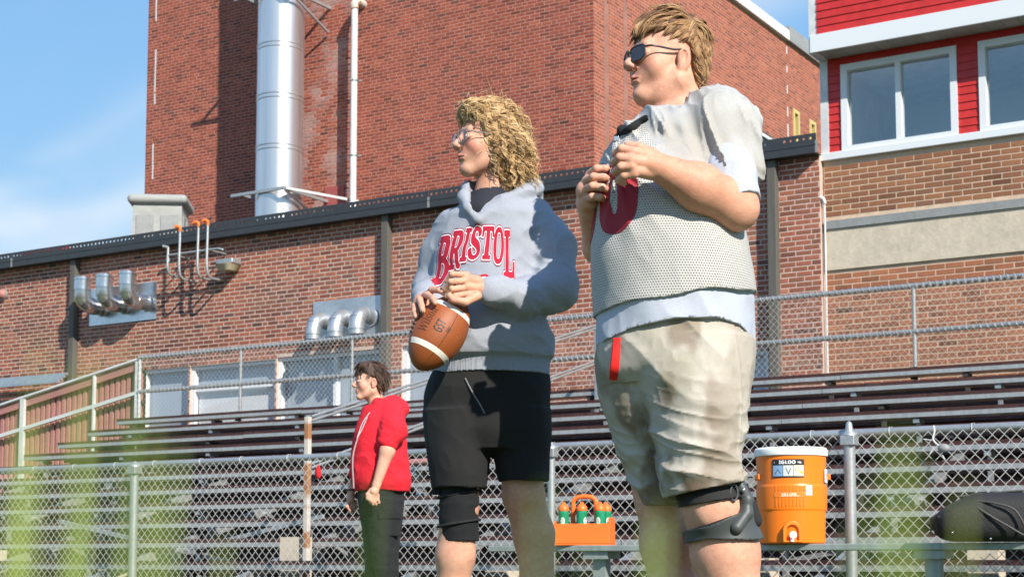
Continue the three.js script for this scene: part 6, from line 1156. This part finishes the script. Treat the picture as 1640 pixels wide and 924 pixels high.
  const PT = uni([hips, pF, pN], 0.009), hN0 = L(1064, 797, 0.10), hN1 = L(1196, 771, 0.10), hF = L(1058, 811, -0.088).y, nc = L(1122, 700, 0.085), fc = L(1045, 700, -0.06), mid = L(1062, 790, 0.0).x;
  const isN = (x, y, z) => Math.hypot(x - nc.x - (nc.y - y) * 0.06, z - nc.z) < Math.hypot(x - fc.x - (fc.y - y) * 0.12, z - fc.z);
  const pants = (x, y, z) => {
    let d = PT(x, y, z); const near = isN(x, y, z);
    if (Math.abs(d) < 0.05) {
      const lowK = sstep(L(0, 590).y, L(0, 740).y, y), up = 1 - lowK, a = near ? Math.atan2(x - nc.x, z - nc.z) : Math.atan2(x - fc.x, z - fc.z);
      const wv = y + 0.035 * Math.sin(a * 1.4 + 1) + 0.05 * (noise3(x * 6, y * 6, z * 6) - 0.5);
      let k = lowK * (0.015 * (Math.pow(ridge(noise3(a * 0.7, wv * 15, near ? 3 : 9)), 2) - 0.45) + 0.006 * (Math.pow(ridge(noise3(a * 1.1 + 4, wv * 38, near ? 5 : 11)), 2) - 0.4));
      k += up * 0.009 * (Math.pow(ridge(noise3(x * 11 + y * 9, y * 6, z * 11)), 2) - 0.4); k += 0.002 * (ridge(noise3(x * 40, y * 36, z * 40)) - 0.5);
      d -= k + 0.004 * Math.exp(-(((near ? a - 0.75 : 9) / 0.03) ** 2));
    }
    const hy = near ? lerp(hN0.y, hN1.y, (x - hN0.x) / (hN1.x - hN0.x)) : hF; d = Math.max(d, hy - y); return hollow(d, y - hy - 0.05, 0.013);
  };
  void mid;
  const stainCol = (x, y, z) => {
    let c = [0.52, 0.475, 0.405]; const n1 = fbm(x * 7, y * 4.5, z * 7, 4), n2 = fbm(x * 14 + 5, y * 12, z * 14, 4), ty = sstep(L(0, 600).y, L(0, 700).y, y) * 0.35 + 0.65;
    const near = isN(x, y, z), a = near ? Math.atan2(x - nc.x, z - nc.z) : Math.atan2(x - fc.x, z - fc.z), front = near ? 0.3 + 0.7 * Math.exp(-(((a + 0.55) / 0.8) ** 2)) : 0.8;
    const mud = ty * front * sstep(0.38, 0.52, n1 * 0.6 + n2 * 0.4); c = [lerp(c[0], 0.17, mud), lerp(c[1], 0.108, mud), lerp(c[2], 0.055, mud)];
    const gr = sstep(0.58, 0.72, fbm(x * 6 + 8, y * 5, z * 6 + 2, 3)) * 0.3 * front; c = [lerp(c[0], 0.22, gr), lerp(c[1], 0.21, gr), lerp(c[2], 0.08, gr)]; return c;
  };
  const [p0, p1] = boundsOf([L(945, 510, -0.24), L(1215, 818, 0.27)], 0.03);
  const pm = mesh('football_pants', netMesh(pants, p0, p1, 0.0052, { color: stainCol, uv: { cx: ax0.x, cz: 0.0, r: 0.2 } }), M.pants_beige, t); pm.userData.label = 'off-white football pants with brown mud stains';
  { const both2 = (x, y, z) => Math.min(pants(x, y, z), tee(x, y, z)), pts = sm([[991, 541], [990, 556], [988, 575], [986, 592], [985, 608]].map(([x, y]) => A.hit(both2, x, y, 0.004)), 24), g = tubeGeo(pts.map((p) => V(p.x / 6, p.y, p.z)), 0.0026, 10); g.scale(6, 1, 1); g.computeVertexNormals(); mesh('red_belt_end', g, M.red_strap, pm); mesh('stitch_tab', rbx(pts[3].x + 0.017, pts[3].y - 0.045, pts[3].z - 0.006, pts[3].x + 0.028, pts[3].y + 0.012, pts[3].z - 0.002, 0.002, 1), M.tshirt_pale, pm); }
  // knee brace on the near leg
  const legD = uni([...legN, ell(L(1140, 812, 0.165), [0.045, 0.05, 0.03])], 0.03);
  const band = (c, n, w, off, th = 0.010) => (x, y, z) => { const d = legD(x, y, z); return Math.max(d - off - th, off - 0.004 - d, Math.abs((x - c.x) * n.x + (y - c.y) * n.y + (z - c.z) * n.z) - (typeof w === 'function' ? w(x, y, z) : w)); };
  const bc = L(1150, 815, 0.1), bb = [[bc.x - 0.16, bc.y - 0.16, bc.z - 0.16], [bc.x + 0.16, bc.y + 0.16, bc.z + 0.16]];
  const br = mesh('knee_brace', netMesh(band(L(1150, 850, 0.16), V(-0.20, 1, 0.0).normalize(), (x, y, z) => 0.024 + 0.020 * clamp((x - bc.x) / 0.09, -0.4, 1), 0.004, 0.010), ...bb, 0.0042), M.brace_grey, t);
  mesh('strap', netMesh(band(L(1140, 793, 0.17), V(-0.16, 1, 0).normalize(), 0.017, 0.002, 0.010), ...bb, 0.0045), M.brace_strap, br);
  mesh('pad', netMesh(band(L(1150, 838, 0.16), V(-0.34, 1, 0).normalize(), 0.007, 0.001, 0.010), ...bb, 0.0045), M.brace_strap, br);
  mesh('hinge', netMesh(uni([...chain([L(1186, 778, 0.15), L(1197, 800, 0.165), L(1196, 822, 0.17), L(1180, 845, 0.19)], [0.016, 0.015, 0.016, 0.018])], 0.012), ...bb, 0.004), M.brace_grey, br);
  mesh('hinge_pad', netMesh(uni(chain([L(1202, 806, 0.12), L(1210, 834, 0.12)], [0.017, 0.019]), 0.01), ...bb, 0.004), M.brace_strap, br);
  for (const [x, y] of [[1191, 785], [1198, 822]]) { const q = L(x, y, 0.182); mesh('rivet', new THREE.SphereGeometry(0.006, 10, 8).translate(q.x, q.y, q.z), M.bright_steel, br); }
  { const pts = []; const q = L(1176, 789, 0.188); for (let i = 0; i <= 18; i++) { const a = i / 18 * 6.2832; pts.push(V(q.x + Math.cos(a) * 0.010, q.y + Math.sin(a) * 0.021, q.z - Math.cos(a) * 0.004)); } mesh('buckle', tubeGeo(pts, 0.003, 6, false), M.brace_grey, br); }
  for (const [p, dr] of [[L(1186, 1070, 0.10), [-0.7, 0.7]], [L(1086, 1062, -0.08), [-0.9, 0.3]]]) { const f = shoe(p, dr, 0.31); mesh('shoe', netMesh((x, y, z) => Math.max(f(x, y, z), 0.004 - y), [p.x - 0.36, -0.02, p.z - 0.36], [p.x + 0.36, 0.2, p.z + 0.36], 0.008), M.shoe_dark, t); }

  // short tousled hair
  const vol = uni([ell(V(0, 0.042, -0.022), [0.085, 0.100, 0.106]), ell(V(0, -0.01, -0.062), [0.074, 0.07, 0.062])], 0.03);
  const line = (q) => { // keeps hair off the face, the ears and the neck
    const f = q[1] - (0.074 - Math.max(0, 0.05 - q[2]) * 0.55 - (q[2] < -0.035 ? (-0.035 - q[2]) * 2.2 : 0)); return -f; };
  const hv = (x, y, z) => { const q = H.loc(x, y, z); return Math.max(vol(...q) - 0.006 * (fbm(q[0] * 40, q[1] * 40, q[2] * 40, 2) - 0.5), line(q) + 0.012 * (noise3(q[0] * 90, q[1] * 90, q[2] * 90) - 0.5)); };
  const hb = netMesh(hv, [H.c.x - 0.2, H.c.y - 0.2, H.c.z - 0.2], [H.c.x + 0.2, H.c.y + 0.2, H.c.z + 0.2], 0.0048, { color: (x, y, z) => { const k = noise3(x * 70, y * 70, z * 70); return [0.14 + 0.10 * k, 0.07 + 0.055 * k, 0.03 + 0.02 * k]; } });
  const HC = [[0.30, 0.165, 0.07], [0.40, 0.25, 0.12], [0.20, 0.10, 0.045], [0.15, 0.075, 0.035], [0.33, 0.19, 0.085]], R = rng(777), locks = [hb], bp = hb.attributes.position, bn = hb.attributes.normal;
  const swirl = (p) => V(noise3(p.x * 18, p.y * 18, p.z * 18) - 0.5, noise3(p.x * 18 + 9, p.y * 18, p.z * 18) - 0.5, noise3(p.x * 18, p.y * 18 + 9, p.z * 18) - 0.5);
  for (let k = 0; k < 900; k++) {         // clumps of strands that lie on one another
    const i = Math.floor(R() * bp.count), p = V().fromBufferAttribute(bp, i), n = V().fromBufferAttribute(bn, i), q = H.loc(p.x, p.y, p.z); if (n.y < -0.5) continue;
    const crown = sstep(0.06, 0.12, q[1]), dir = V().addScaledVector(UPV, -0.9).addScaledVector(H.fwd, q[2] > -0.05 && q[1] > 0.04 ? 1.1 : -0.35).addScaledVector(H.side, Math.sign(q[0]) * 0.3 * crown).addScaledVector(swirl(p), 2.4 * (0.4 + crown)); dir.addScaledVector(n, -dir.dot(n)).normalize();
    const u = n.clone().cross(dir).normalize(), len = 0.026 + R() * 0.016 + crown * (0.02 + R() * 0.022), lift = 0.004 + crown * R() * 0.016, c = HC[Math.floor(R() * HC.length)], curl = (R() - 0.5) * 0.6;
    for (let m = 0; m < 12; m++) {
      const ou = (R() - 0.5) * 0.015, od = (R() - 0.5) * 0.012, ll = len * (0.75 + 0.4 * R()), pts = [], f0 = 0.75 + 0.5 * R();
      for (let s = 0; s < 7; s++) { const f = s / 6; pts.push(p.clone().addScaledVector(u, ou * (1 - 0.75 * f) + curl * f * f * ll).addScaledVector(dir, od * (1 - f) + f * ll).addScaledVector(n, -0.0005 + lift * Math.sin(Math.min(1, f * 1.15) * 2.4) - f * f * ll * 0.28)); }
      locks.push(lockGeo(pts, 0.0009 + R() * 0.0008, c.map((v) => v * f0)));
    }
  }
  const hm = mesh('hair', locks, M.hair, t); hm.userData.label = 'short tousled light brown hair';
}

// ================================================================ person in red by the fence
{
  const A = makePerson({ label: 'person in red zip hooded sweatshirt standing by the chain-link fence', D: 11.3, basePx: 612 }), { t, L, sec } = A;
  const H = headFrame(L(591, 612, 0.0), 0.34, 0.0, 1.04), hf = H.field(headField({ jaw: 0.006, cheek: 0.004 }));
  const sN = L(628, 668, 0.14), eN = L(620, 722, 0.25), wN = L(603, 776, 0.27), wF = L(562, 785, -0.08), eF = L(580, 725, -0.20), sF = L(598, 672, -0.14);
  const handN = [cap(wN, L(599, 789, 0.275), 0.028, 0.03), cap(L(598, 787, 0.285), L(600, 795, 0.270), 0.028, 0.022), ...fingers([[L(593, 792, 0.290), L(591, 800, 0.295), L(593, 805, 0.285)], [L(597, 794, 0.290), L(595, 803, 0.297), L(597, 808, 0.285)], [L(601, 795, 0.280), L(600, 804, 0.285), L(602, 808, 0.275)], [L(605, 793, 0.265), L(605, 801, 0.270), L(607, 805, 0.262)]], 0.011), ...chain([L(594, 785, 0.280), L(588, 792, 0.290), L(588, 799, 0.290)], [0.016, 0.013, 0.011])];
  const handF = [cap(wF, L(561, 800, -0.06), 0.026, 0.03), ...fingers([[L(558, 804, -0.05), L(556, 812, -0.04), L(560, 818, -0.05)], [L(562, 806, -0.06), L(561, 815, -0.055), L(564, 820, -0.065)], [L(566, 805, -0.07), L(566, 813, -0.068), L(568, 817, -0.075)], [L(569, 803, -0.08), L(570, 809, -0.08), L(571, 813, -0.085)]], 0.011)];
  const limbs = uni([hf, cap(H.W(0, -0.075, -0.03), L(606, 655, -0.01), 0.058, 0.066), cap(L(608, 680, 0), L(610, 770, 0), 0.12, 0.12), ...chain([sN, eN, wN], [0.06, 0.05, 0.03]), ...chain([sF, eF, wF], [0.055, 0.044, 0.028]), ...chain([L(622, 790, 0.06), L(618, 870, 0.07), L(624, 975, 0.05)], [0.07, 0.05, 0.04]), ...chain([L(596, 790, -0.06), L(600, 870, -0.05), L(598, 975, -0.09)], [0.07, 0.05, 0.04])], 0.03), hands = uni([...handN, ...handF], 0.006), body = (x, y, z) => smin(limbs(x, y, z), hands(x, y, z), 0.012);
  const col = skinColor(H, [0.60, 0.33, 0.235], {}), headBox = (x, y, z) => Math.hypot(x - H.c.x, y - H.c.y, z - H.c.z) - 0.175;
  const [lo, hi] = boundsOf([L(550, 585, -0.3), L(660, 975, 0.35)], 0.06);
  const bm = mesh('body', [netMesh(body, [lo[0], 0.06, lo[2]], hi, 0.0085, { color: col, keep: (x, y, z) => -headBox(x, y, z) - 0.018 }), netMesh(body, [H.c.x - 0.19, H.c.y - 0.19, H.c.z - 0.19], [H.c.x + 0.19, H.c.y + 0.19, H.c.z + 0.19], 0.0042, { color: col, keep: headBox })], M.skin, t);
  addEyes(H, bm); brows(H, [0.05, 0.03, 0.02], bm, 12);
  const torso = loft([sec(643, 594, 628, 0.08, -0.02), sec(655, 580, 642, 0.13, -0.01), sec(672, 573, 647, 0.165, 0.0), sec(700, 566, 650, 0.18, 0.01), sec(740, 562, 654, 0.19, 0.015), sec(772, 563, 657, 0.19, 0.01), sec(786, 568, 655, 0.175, 0.0)]);
  const F1 = uni([torso, ...chain([L(628, 664, 0.08), L(630, 690, 0.20), L(621, 709, 0.235)], [0.085, 0.088, 0.070]), ...chain([L(594, 668, -0.12), L(582, 715, -0.18), L(570, 760, -0.12)], [0.075, 0.065, 0.05]), ell(L(635, 654, -0.07), [0.092, 0.078, 0.10]), cap(L(606, 646, 0.06), L(628, 646, -0.06), 0.028, 0.05), cap(L(594, 668, 0.14), L(606, 646, 0.06), 0.022, 0.03)], 0.035), nk = cap(L(600, 655, 0.02), H.W(0, -0.11, -0.02), 0.058, 0.066), el = L(622, 708, 0.16);
  const hoodie = (x, y, z) => { let d = F1(x, y, z); if (Math.abs(d) < 0.05) { const e = Math.hypot(x - el.x, y - el.y, z - el.z); d -= 0.014 * (ridge(noise3(x * 8 + y * 6, y * 8 - x * 6, z * 8)) - 0.5) + 0.012 * Math.exp(-e * e / 0.02) * (ridge(noise3(x * 10, y * 30 + x * 14, z * 10)) - 0.5) + 0.004 * (ridge(noise3(x * 24, y * 20, z * 24)) - 0.5); } return Math.max(d, -nk(x, y, z)); };
  const [h0, h1] = boundsOf([L(552, 632, -0.28), L(668, 790, 0.28)], 0.03), rm = mesh('sweatshirt', netMesh(hoodie, h0, h1, 0.0085, { uv: { cx: L(610, 700).x, cz: 0, r: 0.2 } }), M.fleece_red, t); rm.userData.label = 'bright red zip hooded sweatshirt with sleeves pushed up';
  for (const pts of [[L(592, 660, 0.175), L(580, 678, 0.18), L(572, 700, 0.185)], [L(588, 668, 0.19), L(577, 692, 0.195), L(571, 702, 0.195)]]) mesh('drawstring', tubeGeo(sm(pts, 10), 0.0032, 5), M.white_paint, rm);
  mesh('zip', tubeGeo(sm([L(576, 690, 0.17), L(565, 730, 0.17), L(566, 782, 0.15)], 14), 0.006, 5), std('zip_grey', [0.4, 0.3, 0.3], 0.5), rm);
  const PT = uni([loft([sec(775, 572, 648, 0.16, 0), sec(800, 573, 646, 0.165, 0), sec(825, 578, 642, 0.15, 0)]), loft([sec(800, 588, 646, 0.125, 0.06), sec(850, 592, 642, 0.11, 0.07), sec(900, 598, 637, 0.098, 0.065), sec(968, 606, 642, 0.085, 0.05)]), loft([sec(800, 573, 620, 0.12, -0.05), sec(850, 580, 620, 0.105, -0.05), sec(900, 585, 615, 0.09, -0.06), sec(968, 584, 612, 0.08, -0.09)])], 0.02);
  const trousers = (x, y, z) => { let d = PT(x, y, z); if (Math.abs(d) < 0.04) d -= 0.010 * (ridge(noise3(x * 9 + y * 5, y * 9, z * 9)) - 0.5) + 0.004 * (ridge(noise3(x * 22, y * 30, z * 22)) - 0.5); return d; };
  const [p0, p1] = boundsOf([L(566, 770, -0.24), L(655, 968, 0.24)], 0.03), pm = mesh('trousers', netMesh(trousers, p0, p1, 0.009, { uv: { cx: L(610, 850).x, cz: 0, r: 0.16 } }), M.cargo_black, t);
  { const q = L(624, 838, 0.175); mesh('cargo_pocket', rbx(q.x - 0.075, q.y - 0.09, q.z - 0.012, q.x + 0.075, q.y + 0.075, q.z + 0.008, 0.008, 2), M.cargo_black, pm); mesh('pocket_flap', rbx(q.x - 0.08, q.y + 0.03, q.z + 0.003, q.x + 0.08, q.y + 0.08, q.z + 0.016, 0.006, 2), M.cargo_black, pm); }
  mesh('bracelet', tubeGeo(Array.from({ length: 17 }, (_, i) => { const q = L(562, 786, -0.075), a = i / 16 * 6.2832; return V(q.x + Math.cos(a) * 0.034, q.y + 0.006 * Math.sin(a), q.z + Math.sin(a) * 0.034); }), 0.005, 6, false), M.brace_strap, t);
  for (const [p, dr] of [[L(624, 975, 0.05), [-0.9, 0.4]], [L(598, 975, -0.09), [-1, 0.1]]]) { const f = shoe(p, dr); mesh('shoe', netMesh((x, y, z) => Math.max(f(x, y, z), 0.004 - y), [p.x - 0.36, -0.02, p.z - 0.36], [p.x + 0.36, 0.2, p.z + 0.36], 0.010), M.shoe_white, t); }
  const vol = uni([ell(V(0, 0.048, -0.02), [0.090, 0.102, 0.110]), ell(V(0, 0.0, -0.066), [0.080, 0.072, 0.062]), ell(V(0.03, 0.105, 0.055), [0.05, 0.03, 0.04])], 0.03);
  const hv = (x, y, z) => { const q = H.loc(x, y, z); const f = q[1] - (0.066 - Math.max(0, 0.055 - q[2]) * 0.62 - (q[2] < -0.03 ? (-0.03 - q[2]) * 2.0 : 0)); return Math.max(vol(...q) - 0.007 * (fbm(q[0] * 30, q[1] * 30, q[2] * 30, 2) - 0.5), -f); };
  const hb = netMesh(hv, [H.c.x - 0.2, H.c.y - 0.2, H.c.z - 0.2], [H.c.x + 0.2, H.c.y + 0.2, H.c.z + 0.2], 0.006, { color: (x, y, z) => { const k = noise3(x * 60, y * 60, z * 60); return [0.035 + 0.03 * k, 0.018 + 0.016 * k, 0.012 + 0.01 * k]; } });
  const R = rng(55), locks = [hb], bp = hb.attributes.position, bn = hb.attributes.normal;
  for (let k = 0; k < 420; k++) { const i = Math.floor(R() * bp.count), p = V().fromBufferAttribute(bp, i), n = V().fromBufferAttribute(bn, i), q = H.loc(p.x, p.y, p.z); if (n.y < -0.5) continue; const dir = V(0, -0.8, 0).addScaledVector(H.fwd, q[2] > 0 ? 0.35 : -0.4).addScaledVector(H.side, Math.sign(q[0]) * 0.5).addScaledVector(n, 0.2).add(V(R() - 0.5, R() - 0.5, R() - 0.5).multiplyScalar(0.3)); dir.addScaledVector(n, -dir.dot(n) * 0.75).normalize(); const len = 0.04 + R() * 0.045, pts = []; for (let s = 0; s < 6; s++) { const f = s / 5; pts.push(p.clone().addScaledVector(n, 0.004 * Math.sin(f * 3) - 0.001).addScaledVector(dir, f * len)); } const f = 0.7 + 0.9 * R(); locks.push(lockGeo(pts, 0.004, [0.06 * f, 0.03 * f, 0.018 * f])); }
  const hm = mesh('hair', locks, M.hair, t); hm.userData.label = 'dark brown swept hair';
}

// ---------------------------------------------------------------- grass close to the lens, and the field
{
  const blade = (base, h, lean, w, R) => { const n = 6, pos = [], idx = [], side = camR.clone().applyAxisAngle(UPV, (R() - 0.5) * 1.3); for (let i = 0; i <= n; i++) { const f = i / n, c = base.clone().add(V(lean.x * f * f * h, h * f * (1 - 0.15 * f * lean.length()), lean.z * f * f * h)), ww = w * (1 - f * f * 0.9) / 2; pos.push(c.x - side.x * ww, c.y, c.z - side.z * ww, c.x + side.x * ww, c.y, c.z + side.z * ww); if (i) { const a = (i - 1) * 2; idx.push(a, a + 1, a + 2, a + 1, a + 3, a + 2); } } const g = new THREE.BufferGeometry(); g.setAttribute('position', new THREE.Float32BufferAttribute(pos, 3)); g.setIndex(idx); g.computeVertexNormals(); const k = 0.75 + 0.5 * R(); return paint(g, [k * (0.85 + 0.4 * R()), k, k * 0.9]); };
  const gm = M.grass_blade.clone(); gm.vertexColors = true; gm.name = 'tall_grass';
  const clump = (label, spots, seed) => {
    const R = rng(seed), g = [];
    for (const [px, py, D, w] of spots) { const tip = atD(px, py, D), base = tip.clone().addScaledVector(camR, -0.003 - R() * 0.014).addScaledVector(camF0, (R() - 0.3) * 0.02).setY(0), lean = V(tip.x - base.x, 0, tip.z - base.z).multiplyScalar(1 / tip.y); g.push(blade(base, tip.y * 1.02, lean, w, R)); }
    const b = new THREE.Box3(); const m = merge(g); m.computeBoundingBox(); const c = m.boundingBox.getCenter(V()); m.translate(-c.x, 0, -c.z); void b;
    const o = mesh('tall_grass', m, gm, scene, [c.x, 0, c.z]); tag(o, label, 'grass', null, 'stuff'); return o;
  };
  clump('blurred tall green grass close to the lens at the left edge', [[60, 610, 0.182, 0.0034], [150, 640, 0.189, 0.0037], [30, 740, 0.196, 0.0043], [130, 720, 0.204, 0.0043], [255, 850, 0.227, 0.0034], [130, 660, 0.151, 0.0043], [205, 655, 0.159, 0.0037], [50, 780, 0.151, 0.0050]], 3);
  clump('blurred green grass tips in front of the fence below the stair railing', [[600, 830, 0.196, 0.0034], [355, 920, 0.227, 0.0034], [270, 800, 0.151, 0.0037], [230, 750, 0.151, 0.0034]], 4);
  clump('blurred pale grass stem in front of the bare shin', [[866, 858, 0.151, 0.0030]], 5);
  clump('blurred grass tip in front of the player between the legs', [[1060, 883, 0.182, 0.0043], [1042, 915, 0.196, 0.0034], [935, 920, 0.227, 0.0034]], 6);
  clump('blurred green grass in front of the fence and black bag', [[1440, 795, 0.144, 0.0046], [1455, 820, 0.137, 0.0043], [1400, 850, 0.182, 0.0030], [1545, 865, 0.174, 0.0034], [1365, 900, 0.196, 0.0030]], 7);
  // the field round the people: short turf
  const R = rng(99), one = blade(V(0, 0, 0), 0.075, V(0.35, 0, 0.1), 0.005, R), N = 26000, im = new THREE.InstancedMesh(one, gm, N), m4 = new THREE.Matrix4(), e = new THREE.Euler(), q = new THREE.Quaternion(), s = V();
  for (let i = 0; i < N; i++) { const d = 0.5 + 12 * Math.pow(R(), 0.7), a = YAW + (R() - 0.5) * 1.9, p = V(-Math.sin(a) * d, 0, -Math.cos(a) * d); e.set(0, R() * 6.28, 0); const k = 0.5 + R() * 0.8; m4.compose(p, q.setFromEuler(e), s.set(k * 1.4, k, k * 1.4)); im.setMatrixAt(i, m4); }
  im.name = 'turf'; im.castShadow = im.receiveShadow = true; scene.add(im); tag(im, 'short green turf of the field underfoot', 'grass', null, 'stuff');
}

renderer.render(scene, camera);
